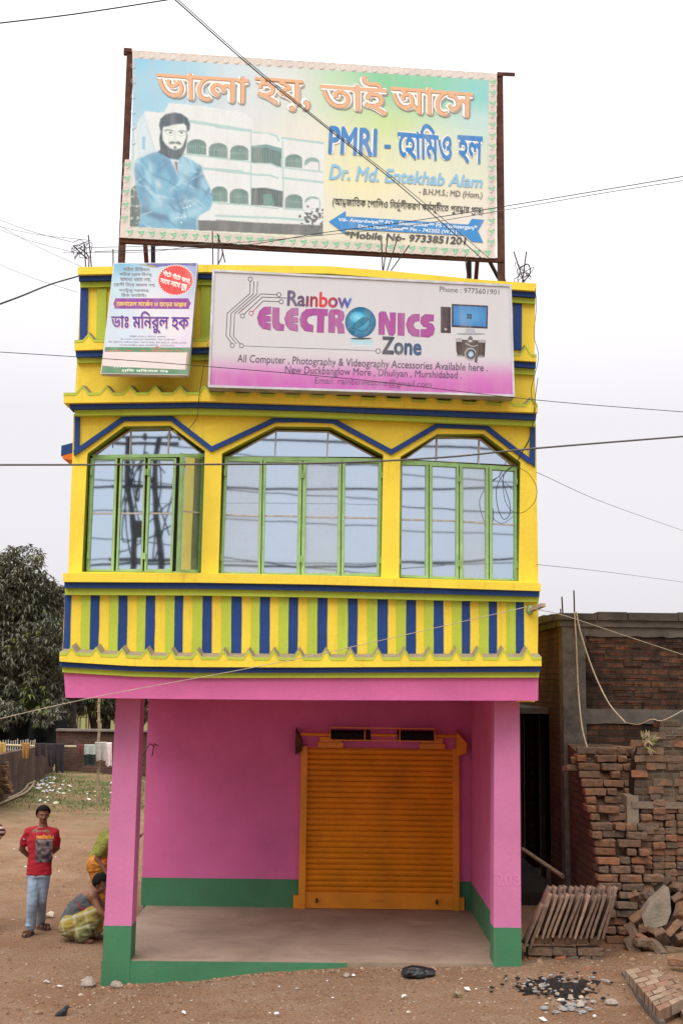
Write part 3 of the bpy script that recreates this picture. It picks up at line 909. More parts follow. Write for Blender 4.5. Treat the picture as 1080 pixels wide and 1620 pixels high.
# --- ground floor
def yz(y0, y1, x0, x1, z0, z1): return ((x0 + x1) / 2, (y0 + y1) / 2, (z0 + z1) / 2), (x1 - x0, y1 - y0, z1 - z0)
ZF = .26
b = MB()
ftop = [(-2.56, 13.385), (1.72, 13.44), (2.05, 13.46), (2.05, 20.5), (-2.62, 20.5)]
b.prism([Vector((x, y, ZF)) for x, y in ftop], [Vector((x, y, -.3)) for x, y in ftop], M['floor']); b.build('floor', shop)
b = MB()
pts = [(-2.56, 13.40), (.25, 13.437)]
b.prism([Vector((-2.56, 13.3785, -.3)), Vector((.22, 13.411, -.3)), Vector((.12, 13.410, ZF - .004)), Vector((-2.56, 13.3785, ZF - .004))],
        [Vector((-2.56, 13.44, -.3)), Vector((.22, 13.47, -.3)), Vector((.12, 13.47, ZF - .004)), Vector((-2.56, 13.44, ZF - .004))], M['green'])
b.build('plinth_front', shop)
def pillar(fr_px, Y0, depth, split):
    """front face outline in pixels (BL, BR, TR, TL) on the plane Y0; painted green below the split pixels"""
    BL, BR, TR, TL = [atY(p[0], p[1], Y0) for p in fr_px]
    sl, sr = [atY(p[0], p[1], Y0) for p in split]
    zs = (sl.z + sr.z) / 2
    BL.z = BR.z = min(BL.z, BR.z); TL.z = TR.z = zb + .02
    sl = BL.lerp(TL, (zs - BL.z) / (TL.z - BL.z)); sr = BR.lerp(TR, (zs - BR.z) / (TR.z - BR.z))
    dv = Vector((0, depth, 0))
    b = MB()
    b.prism([sl, sr, TR, TL], [p + dv for p in (sl, sr, TR, TL)], M['pinkfaded'])
    b.prism([BL + Vector((0, -.003, 0)), BR + Vector((0, -.003, 0)), sr + Vector((0, -.003, 0)), sl + Vector((0, -.003, 0))], [p + dv for p in (BL, BR, sr, sl)], M['green'])
    b.build('pillar', shop)
pillar([(159.5, 1566), (204.5, 1566), (222.6, 1106), (184, 1106)], 13.38, .30, [(165, 1464.5), (207.6, 1464.5)])
pillar([(780, 1535), (824.3, 1535), (821.3, 1108), (781.5, 1108)], 13.44, .30, [(780, 1467.5), (823.5, 1467.5)])
ZD = ZF + .37
b = MB()
Yb = 16.55
xl, xr = -2.66, 1.95
c, s = yz(Yb, Yb + .2, xl, xr, ZD, zb); b.box(c, s, M['pink'])
c, s = yz(Yb - .004, Yb + .2, xl - .004, xr, ZF, ZD); b.box(c, s, M['green'])
b.build('back_wall', shop)
b = MB()
c, s = yz(13.74, 20.4, 1.83, 2.05, ZD, zb); b.box(c, s, M['pink'])
c, s = yz(13.74, 20.4, 1.826, 2.054, -.2, ZD); b.box(c, s, M['green'])
b.build('porch_wall', shop)
b = MB()
c, s = yz(Yb + .2, 20.4, xl, xl + .2, ZD, zb); b.box(c, s, M['pink'])
c, s = yz(Yb + .2, 20.4, xl - .004, xl + .2, -.2, ZD); b.box(c, s, M['green'])
b.build('porch_wall', shop)

# --- rolling shutter on the back wall
def Sb(p, off=0.0): return atY(*Q('s', p), Yb - off)
sh_top, sh_bot = Sb((430, 280)).z, ZF + .004
x0, x1 = Sb((108, 600)).x, Sb((743, 600)).x
guides = []
for gx0, gx1 in ((93, 121), (743, 769)):
    fr = MB(); guides.append(fr)
    A, B2 = Sb((gx0, 600)).x, Sb((gx1, 600)).x
    c, s = yz(Yb - .10, Yb - .002, A, B2, ZF + .002, sh_top + .02); fr.box(c, s, M['shutter'])
    c, s = yz(Yb - .075, Yb - .002, A - (.07 if gx0 < 200 else -.0), B2 + (.07 if gx0 > 200 else 0), ZF + .002, ZF + .17); fr.box(c, s, M['shutter'])
    for z in (.35, .62, .9):
        zz_ = lerp(ZF, sh_top, z); fr.ball(((A + B2) / 2, Yb - .10, zz_), .014, M['shutter'], 6, 4)
b = MB()
zl = ZF + .22                                   # top of the bottom rail
n_sl = 26
prof = [(0, .030), (.25, .046), (.55, .052), (.80, .040), (.93, .018), (1.0, .018)]
for i in range(n_sl):
    za, zc = lerp(zl, sh_top, i / n_sl), lerp(zl, sh_top, (i + 1) / n_sl)
    sag = [rnd.uniform(-.004, .004) for _ in range(7)]
    for (t0, d0), (t1, d1) in zip(prof, prof[1:]):
        for k in range(6):
            xa, xb = lerp(x0, x1, k / 6), lerp(x0, x1, (k + 1) / 6)
            g0, g1 = sag[k], sag[k + 1]
            b.face([(xa, Yb - d0 - g0, lerp(za, zc, t0)), (xb, Yb - d0 - g1, lerp(za, zc, t0)), (xb, Yb - d1 - g1, lerp(za, zc, t1)), (xa, Yb - d1 - g0, lerp(za, zc, t1))], M['shutter'], smooth=False)
shu = b.build('rolling_shutter', shop)
for fr in guides: fr.build('guide_rail', shu)
b = MB()
c, s = yz(Yb - .065, Yb - .003, x0, x1, ZF + .006, zl); b.box(c, s, M['shutter'])
for hx in (165, 420, 675):
    P = Sb((hx, 940)); w = .10 if hx == 420 else .05
    b.box((P.x, Yb - .075, ZF + .13), (w * 2, .03, .02), M['shutter'])
    if hx != 420: b.box((P.x, Yb - .078, ZF + .11), (.03, .035, .06), M['rust'])
b.build('bottom_rail', shu)
b = MB()
zr = Sb((430, 222)).z
zt, zq = Sb((430, 192)).z, Sb((430, 245)).z
b.tube([(Sb((98, 215)).x, Yb - .16, zr), (Sb((778, 215)).x, Yb - .16, zr)], .022, M['shutter'], 8)
for hx in (222, 368, 515, 662):
    X = Sb((hx, 215)).x; b.tube([(X - .008, Yb - .16, zr), (X + .008, Yb - .16, zr)], (zt - zq) / 2, M['shutter'], 14, False)
xa, xb = Sb((222, 215)).x, Sb((662, 215)).x
b.bar((xa, Yb - .20, zt), (xb, Yb - .20, zt), .014, .014, M['shutter']); b.bar((xa, Yb - .2, zq), (xb, Yb - .2, zq), .014, .014, M['shutter'])
for hx in (92, 778):                            # brackets at both ends of the roller
    X = Sb((hx, 215)).x; dx = .07 if hx > 400 else .05
    b.prism([Vector((X - dx, Yb - .2, zr + .05)), Vector((X + dx, Yb - .2, zr - .1)), Vector((X + dx * .8, Yb - .2, zr - .22)), Vector((X - dx, Yb - .2, zr - .28)), Vector((X - dx * 1.1, Yb - .2, zr - .1))][::(1 if hx < 400 else 1)],
            [Vector((X - dx, Yb - .002, zr + .09)), Vector((X + dx, Yb - .002, zr - .1)), Vector((X + dx * .8, Yb - .002, zr - .22)), Vector((X - dx, Yb - .002, zr - .28)), Vector((X - dx * 1.1, Yb - .002, zr - .1))], M['shutter'] if hx > 400 else M['rust'])
for a, c in ((170, 277), (602, 707)):
    X0_, X1_ = Sb((a, 260)).x, Sb((c, 260)).x
    for q in range(2):
        zq_ = sh_top + .005 + q * .075
        e = .05 * q
        b.box(((X0_ + X1_) / 2, Yb - .07, zq_ + .035), (X1_ - X0_ - e, .05, .07), M['shutter'])
b.build('roller', shu)
for a, c in ((226, 392), (506, 662)):
    b = MB()
    X0_, X1_ = Sb((a, 215)).x, Sb((c, 215)).x
    coil = []
    for k in range(150):
        t = k / 149; an = t * 2 * math.pi * 18
        coil.append((lerp(X0_, X1_, t), Yb - .16 + .062 * math.cos(an), zr + .062 * math.sin(an)))
    b.tube(coil, .014, M['shutterdark'], 4)
    b.tube([(X0_, Yb - .16, zr), (X1_, Yb - .16, zr)], .055, M['shutterdark'], 10)
    b.build('spring', shu)
# hooks and a bent bar stub on the back wall
b = MB()
for dx in (0, .07):
    p = atY(*Q('q', (270 + dx * 300, 290)), Yb)
    b.tube([(p.x, Yb, p.z), (p.x - .03, Yb - .12, p.z + .03), (p.x - .12 + dx, Yb - .16, p.z - .14)], .008, M['rust'], 5)
b.build('iron_hook', shop)

# ================================================================ signs
C = lambda r, g, b_: srgb(r, g, b_)
# ---- billboard on the roof
BBQ = [(209.6, 79), (785.6, 116), (783, 408.5), (190.7, 376)]
bpl = Plane(atY(209.6, 79, 13.62), atY(785.6, 116, 14.04), atY(190.7, 376, 13.58))
bb = thing('billboard', (bpl.at(480, 400).x, 13.9, ZR + .07), 'faded clinic billboard with a bearded man in a blue suit, standing on the roof', 'billboard')
BO = [(209.6, 79), (785.6, 116), (783, 408.5), (189.5, 375.5), (197.8, 252.5), (211.5, 252)]
b = MB()
fr_ = [bpl.at(x, y) for x, y in BO]
b.prism(fr_, [p - bpl.n * .03 for p in fr_], plain('banner cream', C(218, 210, 200), .6, .1, 4), M['galv']); b.build('panel', bb)
A = Art(bpl, .0004)
inner = [(212, 92), (772.7, 126.4), (770, 396.5), (204.5, 359.5)]
A.poly([(212, 92.2), (772.7, 126.4), (769.6, 396), (640, 387), (500, 377.5), (204.4, 359.5), (208, 254), (212, 252)], C(225, 224, 220), 1)
fld = blend([(.0, .0, C(140, 200, 224)), (.15, .08, C(160, 208, 226)), (.3, .08, C(205, 222, 226)), (.42, .1, C(224, 225, 224)), (.5, .4, C(226, 224, 219)),
             (.6, .1, C(190, 218, 180)), (.7, .04, C(120, 200, 150)), (.8, .08, C(125, 204, 165)), (.97, .1, C(130, 205, 205)), (.97, .25, C(190, 220, 215)), (.72, .3, C(196, 220, 150)),
             (.62, .42, C(222, 226, 170)), (.85, .4, C(222, 226, 205)), (.65, .65, C(230, 226, 180)), (.8, .7, C(228, 225, 200)), (.97, .85, C(226, 222, 214)), (.3, .3, C(218, 222, 222)), (.05, .25, C(150, 203, 226)),
             (.6, .9, C(225, 222, 200)), (.2, .3, C(190, 215, 226)), (.45, .8, C(222, 222, 210))])
A.grid(inner, 34, 18, fld, 2)
import numpy as np
class Canvas:
    """soft-edged painting for the printed picture: a raster of ink that becomes a fine coloured sheet on the banner"""
    def __init__(s, x0, y0, x1, y1, k, fn):
        s.x0, s.y0, s.k = x0, y0, k
        s.w, s.h = int((x1 - x0) * k) + 1, int((y1 - y0) * k) + 1
        X, Y = np.meshgrid(np.arange(s.w) / k + x0, np.arange(s.h) / k + y0)
        s.X, s.Y = X, Y
        s.c = np.zeros((s.h, s.w, 3)); s.a = np.zeros((s.h, s.w)); s.blur = .5
    def _mask(s, pts):
        m = np.zeros((s.h, s.w))
        for ox, oy in ((-.25, -.25), (.25, -.25), (-.25, .25), (.25, .25)):
            px, py = s.X + ox / s.k, s.Y + oy / s.k
            ins = np.zeros((s.h, s.w), bool)
            for (ax, ay), (bx_, by_) in zip(pts, pts[1:] + pts[:1]):
                if ay == by_: continue
                ins ^= ((ay > py) != (by_ > py)) & (px < (bx_ - ax) * (py - ay) / (by_ - ay) + ax)
            m += ins * .25
        return m
    def _blur(s, m, r):
        r *= s.k
        if r < .3: return m
        n = int(r * 2.5) + 1; g = np.exp(-.5 * (np.arange(-n, n + 1) / r) ** 2); g /= g.sum()
        m = np.apply_along_axis(lambda v: np.convolve(v, g, 'same'), 0, m)
        return np.apply_along_axis(lambda v: np.convolve(v, g, 'same'), 1, m)
    def _lay(s, m, ink, base=False):
        for i in range(3): s.c[..., i] = s.c[..., i] * (1 - m) + ink[i] * m
    def poly(s, pts, ink, lay=0):
        m = s._blur(s._mask(list(pts)), s.blur)
        if lay <= 6 or lay == 9: 
            hard = m
            s.c = np.where((s.a < .02)[..., None], np.array(ink), s.c); s.a = np.maximum(s.a, hard)
        s._lay(m, ink)
    def line(s, pts, w, ink, lay=0):
        for p, q in zip(pts, pts[1:]):
            dx, dy = q[0] - p[0], q[1] - p[1]; l = math.hypot(dx, dy) or 1; nx_, ny_ = -dy / l * w / 2, dx / l * w / 2
            m = s._blur(s._mask([(p[0] + nx_, p[1] + ny_), (q[0] + nx_, q[1] + ny_), (q[0] - nx_, q[1] - ny_), (p[0] - nx_, p[1] - ny_)]), min(s.blur, .45)); s._lay(m, ink)
    def disc(s, c, rx, ry, ink, lay=0, n=12, inner=None):
        m = np.clip((1.15 - np.sqrt(((s.X - c[0]) / rx) ** 2 + ((s.Y - c[1]) / ry) ** 2)) * 3, 0, 1); s._lay(m, ink)
    def ring(s, c, r, w, ink, lay=0, n=12, ry=None):
        d = np.abs(np.sqrt(((s.X - c[0]) / r) ** 2 + ((s.Y - c[1]) / (ry or r)) ** 2) - 1) * r
        s._lay(np.clip(1.2 - d / w, 0, 1) * .7, ink)
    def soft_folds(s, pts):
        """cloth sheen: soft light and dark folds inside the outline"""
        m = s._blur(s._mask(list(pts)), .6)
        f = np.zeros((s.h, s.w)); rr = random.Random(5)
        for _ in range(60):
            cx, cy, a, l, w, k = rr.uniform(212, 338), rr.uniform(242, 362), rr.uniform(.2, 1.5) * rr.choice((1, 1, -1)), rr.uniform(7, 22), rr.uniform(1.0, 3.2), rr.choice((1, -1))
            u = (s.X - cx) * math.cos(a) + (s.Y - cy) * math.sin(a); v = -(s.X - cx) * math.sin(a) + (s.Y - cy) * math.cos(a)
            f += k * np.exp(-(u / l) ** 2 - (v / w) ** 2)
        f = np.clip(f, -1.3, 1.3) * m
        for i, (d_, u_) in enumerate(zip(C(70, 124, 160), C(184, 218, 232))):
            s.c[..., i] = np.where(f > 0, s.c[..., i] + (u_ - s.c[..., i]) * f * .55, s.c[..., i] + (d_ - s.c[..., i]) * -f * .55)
    def emit(s, art, layer, fade, k=.12):
        c = s.c * (1 - k) + np.array(fade) * k
        rs = np.random.RandomState(4); c = np.clip(c * (1 + rs.normal(0, .03, (s.h, s.w, 1))), 0, .9)
        vs = [art.P((s.x0 + i / s.k, s.y0 + j / s.k), layer) for j in range(s.h) for i in range(s.w)]
        on = s.a > .5
        f = [(j * s.w + i, j * s.w + i + 1, (j + 1) * s.w + i + 1, (j + 1) * s.w + i) for j in range(s.h - 1) for i in range(s.w - 1) if on[j, i] and on[j + 1, i + 1] and on[j, i + 1] and on[j + 1, i]]
        art.mb.mesh(vs, f, M['ink'], [tuple(p) for p in c.reshape(-1, 3)])
CV = Canvas(198, 158, 520, 380, 1.0, None)
# the printed house
hw, hs, hd = C(222, 228, 226), C(168, 202, 198), C(92, 124, 118)
CV.poly(Q('a', (150, 560), (150, 300), (238, 135), (395, 152), (445, 66), (720, 90), (1080, 150)) + Q('b', (330, 150), (330, 255), (530, 280), (545, 300), (935, 345), (925, 1155), (0, 1112)) + Q('a', (690, 1150), (110, 1130)), hw, 3)
CV.poly(Q('a', (170, 240), (238, 135), (330, 470), (180, 540)), C(205, 222, 228), 4)
CV.poly(Q('a', (217, 360), (245, 355), (243, 470), (215, 465)), C(150, 190, 210), 5)
for ln, w in ((Q('a', (620, 225), (1080, 300)), 5), (Q('b', (0, 215), (320, 255)), 4.5), (Q('b', (320, 268), (440, 268), (530, 300), (548, 345)), 3), (Q('b', (565, 310), (935, 360)), 4), (Q('a', (730, 630), (1080, 655)), 4), (Q('b', (0, 588), (320, 622)), 4),
              (Q('b', (320, 628), (460, 632), (545, 660)), 3.2), (Q('b', (570, 655), (930, 695)), 3.6), (Q('a', (560, 505), (1080, 560)), 2.4), (Q('b', (0, 485), (320, 520)), 2), (Q('b', (330, 527), (480, 535), (545, 570)), 2.4), (Q('b', (560, 565), (920, 607)), 2.4),
              (Q('a', (820, 915), (1080, 935)), 2), (Q('b', (0, 872), (330, 892)), 2), (Q('b', (330, 897), (545, 918)), 2.2), (Q('b', (580, 918), (770, 932)), 2.2), (Q('b', (0, 978), (320, 992), (545, 1000), (800, 1020)), 3.5), (Q('b', (308, 250), (308, 890)), 2), (Q('b', (578, 330), (585, 910)), 2)):
    CV.line(ln, w, hs, 5)
def arch(k, x0, x1, ya, yb0, yb1, ink):
    r = (x1 - x0) / 2; cx = (x0 + x1) / 2; hh = min(55, (yb0 - ya) * .4)
    P = [(x0, yb0), (x1, yb1)] + [(cx + r * math.cos(math.pi * t / 8), ya + (yb1 - yb0) * .6 + hh - hh * math.sin(math.pi * t / 8)) for t in range(9)]
    CV.poly(Q(k, *P), ink, 6)
    for t in range(1, 9):                        # window grille
        x = lerp(x0, x1, t / 9); CV.line(Q(k, (x, ya + hh * .9), (x, lerp(yb0, yb1, t / 9))), .55, C(150, 180, 172), 7)
    CV.line(Q(k, (x0, ya + hh + 20), (x1, ya + hh + 24)), .7, C(140, 175, 168), 7)
for a_ in (('a', 598, 765, 370, 500, 515), ('a', 785, 945, 400, 525, 542), ('a', 970, 1085, 425, 545, 556), ('b', 133, 287, 372, 498, 506), ('b', 600, 745, 445, 560, 572), ('a', 805, 945, 776, 908, 916), ('a', 965, 1085, 797, 918, 926), ('b', 130, 287, 742, 872, 882), ('b', 600, 748, 790, 912, 920)):
    arch(*a_, hd)
for a_ in (('b', 765, 893, 470, 580, 596), ('b', 768, 900, 808, 915, 925)):
    arch(*a_, C(120, 160, 155))
CV.poly(Q('b', (765, 555), (820, 515), (885, 525), (885, 595), (765, 580)), hw, 8); CV.poly(Q('b', (768, 870), (820, 830), (892, 840), (892, 922), (768, 915)), hw, 8)
CV.poly(Q('b', (310, 385), (440, 370), (570, 405), (567, 565), (540, 558), (480, 530), (310, 525)), C(78, 108, 104), 6)
CV.poly(Q('b', (310, 385), (440, 372), (572, 405), (565, 435), (520, 420), (440, 398), (310, 400)), C(105, 150, 148), 7)
CV.poly(Q('b', (310, 742), (440, 740), (582, 770), (577, 910), (545, 905), (480, 895), (310, 888)), C(72, 84, 84), 6)
CV.poly(Q('b', (410, 800), (480, 790), (510, 895), (415, 890)), C(95, 140, 130), 7)
for x in range(330, 560, 22):
    CV.line(Q('b', (x, 405), (x, 530)), .5, C(150, 175, 168), 8); CV.line(Q('b', (x - 4, 765), (x - 4, 890)), .45, C(125, 145, 140), 8)
CV.poly(Q('a', (690, 1070), (860, 1075)) + Q('b', (0, 1012), (320, 1035), (545, 1045), (925, 1060), (922, 1152), (560, 1140), (0, 1112)) + [Q('a', (690, 1162))], C(98, 97, 93), 6)
for k in range(46):
    cx, cy = rnd.gauss(835, 48), rnd.gauss(1000, 42)
    CV.disc(Q('b', (max(700, min(918, cx)), max(900, min(1100, cy)))), rnd.uniform(1.2, 3.4), rnd.uniform(1, 2.8), C(*[rnd.randint(62, 100)] * 3), 8, 7)
CV.poly(Q('a', (120, 800), (160, 770), (200, 800), (208, 1130), (108, 1128)), C(88, 98, 92), 6)
for k in range(26):
    CV.disc(Q('a', (rnd.uniform(120, 195), rnd.uniform(790, 1110))), rnd.uniform(1, 2.4), rnd.uniform(1, 2.2), C(*rnd.choice([(130, 150, 140), (70, 78, 74), (175, 190, 180)])), 7, 7)
CV.blur = 1.0
# the printed man
s1, s2, s3, s4 = C(116, 176, 204), C(90, 150, 184), C(152, 200, 222), C(66, 112, 146)
suit = Q('a', (335, 488), (240, 520), (168, 550), (148, 590), (150, 650), (165, 760), (190, 900), (205, 935), (200, 1050), (183, 1135), (690, 1158), (680, 1080), (705, 1030), (790, 985), (820, 920), (815, 860), (780, 760), (740, 680), (718, 605), (640, 560), (560, 520), (500, 545), (420, 505), (370, 478))
CV.poly(suit, s1, 9)
CV.blur = 2.6
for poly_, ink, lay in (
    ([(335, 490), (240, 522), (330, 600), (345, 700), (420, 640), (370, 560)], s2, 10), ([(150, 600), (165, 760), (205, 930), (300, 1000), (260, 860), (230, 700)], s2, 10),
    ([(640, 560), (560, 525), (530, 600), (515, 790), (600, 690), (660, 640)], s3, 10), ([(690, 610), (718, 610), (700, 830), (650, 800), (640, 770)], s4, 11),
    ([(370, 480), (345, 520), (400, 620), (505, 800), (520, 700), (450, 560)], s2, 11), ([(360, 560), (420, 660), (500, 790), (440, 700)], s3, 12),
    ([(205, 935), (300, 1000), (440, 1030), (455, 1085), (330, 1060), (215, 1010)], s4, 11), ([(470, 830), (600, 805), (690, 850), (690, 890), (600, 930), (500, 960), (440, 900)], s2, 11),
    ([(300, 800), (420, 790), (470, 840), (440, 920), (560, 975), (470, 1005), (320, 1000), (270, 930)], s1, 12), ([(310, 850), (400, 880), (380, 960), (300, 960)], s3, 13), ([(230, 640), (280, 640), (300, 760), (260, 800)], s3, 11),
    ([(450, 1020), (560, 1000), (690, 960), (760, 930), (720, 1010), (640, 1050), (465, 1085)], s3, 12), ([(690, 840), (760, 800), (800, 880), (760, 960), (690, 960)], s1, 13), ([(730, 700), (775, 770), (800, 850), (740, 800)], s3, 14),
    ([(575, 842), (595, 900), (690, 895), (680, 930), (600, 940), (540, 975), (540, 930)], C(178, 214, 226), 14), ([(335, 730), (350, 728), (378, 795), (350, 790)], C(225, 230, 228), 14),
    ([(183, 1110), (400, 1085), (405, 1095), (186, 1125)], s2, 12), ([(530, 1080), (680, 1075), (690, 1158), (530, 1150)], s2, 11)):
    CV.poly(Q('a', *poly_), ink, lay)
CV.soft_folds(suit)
CV.blur = .7
for bx, by in ((505, 1055), (530, 1050), (555, 1046), (582, 1040), (553, 1090), (575, 968), (600, 960), (625, 950)): CV.disc(Q('a', (bx, by)), 1.5, 1.5, C(205, 222, 228), 15, 8)
CV.poly(Q('a', (455, 545), (530, 560), (528, 650), (520, 695), (495, 620), (470, 575)), C(215, 218, 215), 12)
CV.poly(Q('a', (490, 570), (520, 572), (524, 690), (508, 640)), C(110, 110, 120), 13)
CV.poly(Q('a', (370, 320), (362, 380), (372, 470), (350, 490), (440, 540), (520, 555), (560, 520), (590, 450), (606, 345), (590, 300), (400, 300)), C(52, 68, 78), 13)
CV.poly(Q('a', (388, 330), (395, 285), (430, 270), (520, 255), (575, 250), (596, 320), (590, 370), (560, 440), (545, 455), (500, 470), (455, 455), (420, 425), (395, 390)), C(224, 233, 226), 14)
CV.poly(Q('a', (360, 260), (372, 205), (415, 165), (490, 150), (550, 160), (605, 198), (626, 250), (622, 300), (600, 322), (592, 265), (570, 246), (480, 256), (440, 270), (398, 274), (388, 312), (372, 312)), C(46, 66, 78), 15)
CV.line(Q('a', (570, 190), (572, 245)), .6, C(120, 140, 150), 16)
CV.poly(Q('a', (440, 408), (470, 396), (500, 402), (530, 396), (556, 418), (540, 430), (500, 416), (455, 424)), C(84, 98, 104), 15)
CV.poly(Q('a', (484, 440), (512, 442), (506, 466), (490, 466)), C(70, 84, 92), 15)
CV.line(Q('a', (405, 305), (435, 298), (480, 310)), 1.6, C(70, 84, 90), 15); CV.line(Q('a', (525, 312), (560, 306), (592, 318)), 1.6, C(70, 84, 90), 15)
for ex in (458, 553): CV.disc(Q('a', (ex, 323)), 2.6, 1.5, C(110, 120, 122), 15, 10); CV.disc(Q('a', (ex, 323)), 1.2, 1.2, C(40, 48, 52), 16, 8)
CV.ring(Q('a', (458, 322)), 7.2, .5, C(130, 140, 140), 17, 14, 4.4); CV.ring(Q('a', (553, 328)), 7.0, .5, C(130, 140, 140), 17, 14, 4.4); CV.line(Q('a', (385, 318), (418, 318)), .7, C(120, 130, 130), 17)
CV.line(Q('a', (498, 330), (492, 380), (512, 384)), .8, C(178, 190, 186), 15)
CV.line(Q('a', (225, 180), (330, 480)), .4, C(130, 150, 160), 7)
CV.emit(A, 3, C(205, 226, 230))
# border motifs
def motif(c, s=1.0, kind=0):
    gk = C(196, 190, 182)
    A.ring(c, 8 * s, .45, gk, 3, 16)
    if kind == 0:
        g1 = C(148, 204, 166)
        A.disc((c[0] + 1, c[1] - 1), 4.6 * s, 3.2 * s, g1, 4, 9); A.disc((c[0] - 3.4, c[1] - 2.6), 2.4 * s, 1.7 * s, g1, 4, 7); A.disc((c[0] + 3.4, c[1] - 3.6), 2.2 * s, 1.3 * s, g1, 4, 7)
    A.line([(c[0] - 2.6, c[1] + 3.6), (c[0] - .6, c[1] + 5.4), (c[0] + 3, c[1] + 2.6)], .8, C(120, 128, 126), 5)
for k in range(34):
    u = (k + .6) / 34; motif((lerp(196, 778, u), lerp(368, 401, u)))
for k in range(33):
    u = (k + .7) / 34; motif((lerp(212, 783, u), lerp(86.5, 121.5, u)), .72, 1)
for k in range(16): motif((lerp(779, 776.5, k / 15), lerp(131, 384, k / 15)), .9)
for k in range(5): motif((lerp(202.5, 197.5, k / 4), lerp(262, 346, k / 4)), .95)
for k in range(6): motif((210 + 2, 104 + k * 24), .55, 1)
# lettering
O1, O2, O3 = C(226, 178, 138), C(246, 242, 236), C(150, 108, 82)
for tk, qd_ in (("ভােলা", Q('c', (66, 84), (632, 120), (628, 286), (70, 250))), ("হয়,", Q('c', (668, 120), (1003, 146), (1003, 345), (668, 305))),
                ("তাই", Q('d', (55, 56), (425, 82), (425, 290), (60, 262))), ("আেস", Q('d', (442, 114), (900, 150), (896, 300), (445, 270)))):
    A.text(tk, qd_, C(168, 160, 150), 18, .062, 44, 2.0, 2.4)
    A.text(tk, qd_, O2, 19, .058, 44); A.text(tk, qd_, O3, 20, .018, 44, .3, .3); A.text(tk, qd_, O1, 21, .006, 44)
BL_ = C(62, 132, 196)
for tk, qd_, bo in (("PMRI", Q('d', (108, 343), (372, 360), (368, 515), (100, 500)), .035), ("েহািমও", Q('d', (480, 322), (782, 345), (780, 560), (485, 524)), .03), ("হল", Q('d', (812, 395), (952, 404), (948, 572), (815, 545)), .03)):
    A.text(tk, qd_, C(240, 238, 228), 18, bo + .045, 40); A.text(tk, qd_, BL_, 19, bo, 40)
A.poly(Q('d', (410, 448), (446, 450), (445, 470), (409, 468)), BL_, 19)
A.text("Dr. Md. Entekhab Alam", Q('e', (88, 70), (957, 140), (940, 207), (72, 157)), C(136, 192, 226), 18, .022, 26)
A.text("- B.H.M.S.; MD (Hom.)", Q('e', (586, 207), (948, 230), (942, 274), (580, 252)), C(122, 116, 110), 18, .015, 18)
A.text(["(আ", ('st', 'ন', 'ত'), "জািতক েপািলও িন", ('rp', 'ম'), "ূলীকরণ ক", ('rp', 'ম'), "সূচীেত পুর", ('st', 'স', 'ক'), "ার ", ('rf', 'প'), "া", ('st', 'প', 'ত'), ")"], Q('e', (95, 246), (952, 302), (948, 366), (92, 320)), C(66, 68, 68), 18, .012, 26)
A.poly(Q('e', (72, 398), (168, 337), (168, 368), (865, 415), (885, 382), (955, 387), (920, 450), (950, 518), (885, 512), (850, 478), (168, 440), (165, 470)), C(66, 142, 204), 18)
A.text("Vill- Antardwipa** PO - Bhasaipaikar** PS - Samserganj*", Q('e', (127, 375), (917, 420), (912, 450), (123, 402)), C(236, 240, 242), 19, .018, 20)
A.text("Dist - Murshidabad** Pin - 742202 (W.B.)", Q('e', (242, 413), (802, 447), (798, 476), (238, 438)), C(236, 240, 242), 19, .018, 20)
A.text("*Mobile No- 9733851201", Q('e', (168, 450), (856, 485), (848, 530), (160, 490)), C(82, 82, 82), 20, .03, 24)
A.mb.build('printing', bb)
# steel frame
def bp(x, y, back): return bpl.at(x, y, -back)
def post(xt, yt, xb, yb, w, d, back, name, m='rust', foot=None):
    a_, c_ = bp(xt, yt, back), bp(xb, yb, back)
    dr = (c_ - a_).normalized()
    f = foot if foot is not None else ZR + .072
    c_ = a_ + dr * ((f - a_.z) / dr.z)
    g = MB(); g.bar(a_, c_, w, d, M[m], up=(0, 1, 0)); return g.build(name, bb)
post(206.5, 85, 192.5, 415, .075, .07, .08, 'post'); post(789.3, 122, 792.5, 440, .085, .08, .08, 'post')
post(241.5, 150, 242.5, 405, .05, .05, .55, 'post', 'darksteel'); post(742, 160, 741.5, 432, .06, .05, .55, 'post', 'darksteel')
def rail(p, q, w, back, name='rail', m='rust'):
    g = MB(); g.bar(bp(*p, back), bp(*q, back), w, .05, M[m]); return g.build(name, bb)
rail((190, 381.5), (795, 412.5), .055, .05); rail((196, 84), (788, 121), .04, .09)
for x in (389, 596, 742, 305, 480):
    rail((x, 95 + (x - 210) * .064), (x, 383 + (x - 190) * .051), .03, .10, 'upright')
rail((196, 78.5), (209, 79.5), .010, .03, 'rod'); rail((786, 117), (814, 118), .010, .03, 'rod')
g = MB(); g.bar(bp(772, 410, .1), bp(788, 440, .3), .035, .035, M['darksteel']); g.build('brace', bb)
g = MB(); g.bar(bp(212, 110, .1), Vector((bp(212, 110, .1).x + .1, 15.4, ZR + .07)), .05, .05, M['rust']); g.build('brace', bb)
g = MB(); g.bar(bp(775, 140, .1), Vector((bp(775, 140, .1).x - .1, 15.9, ZR + .07)), .05, .05, M['rust']); g.build('brace', bb)

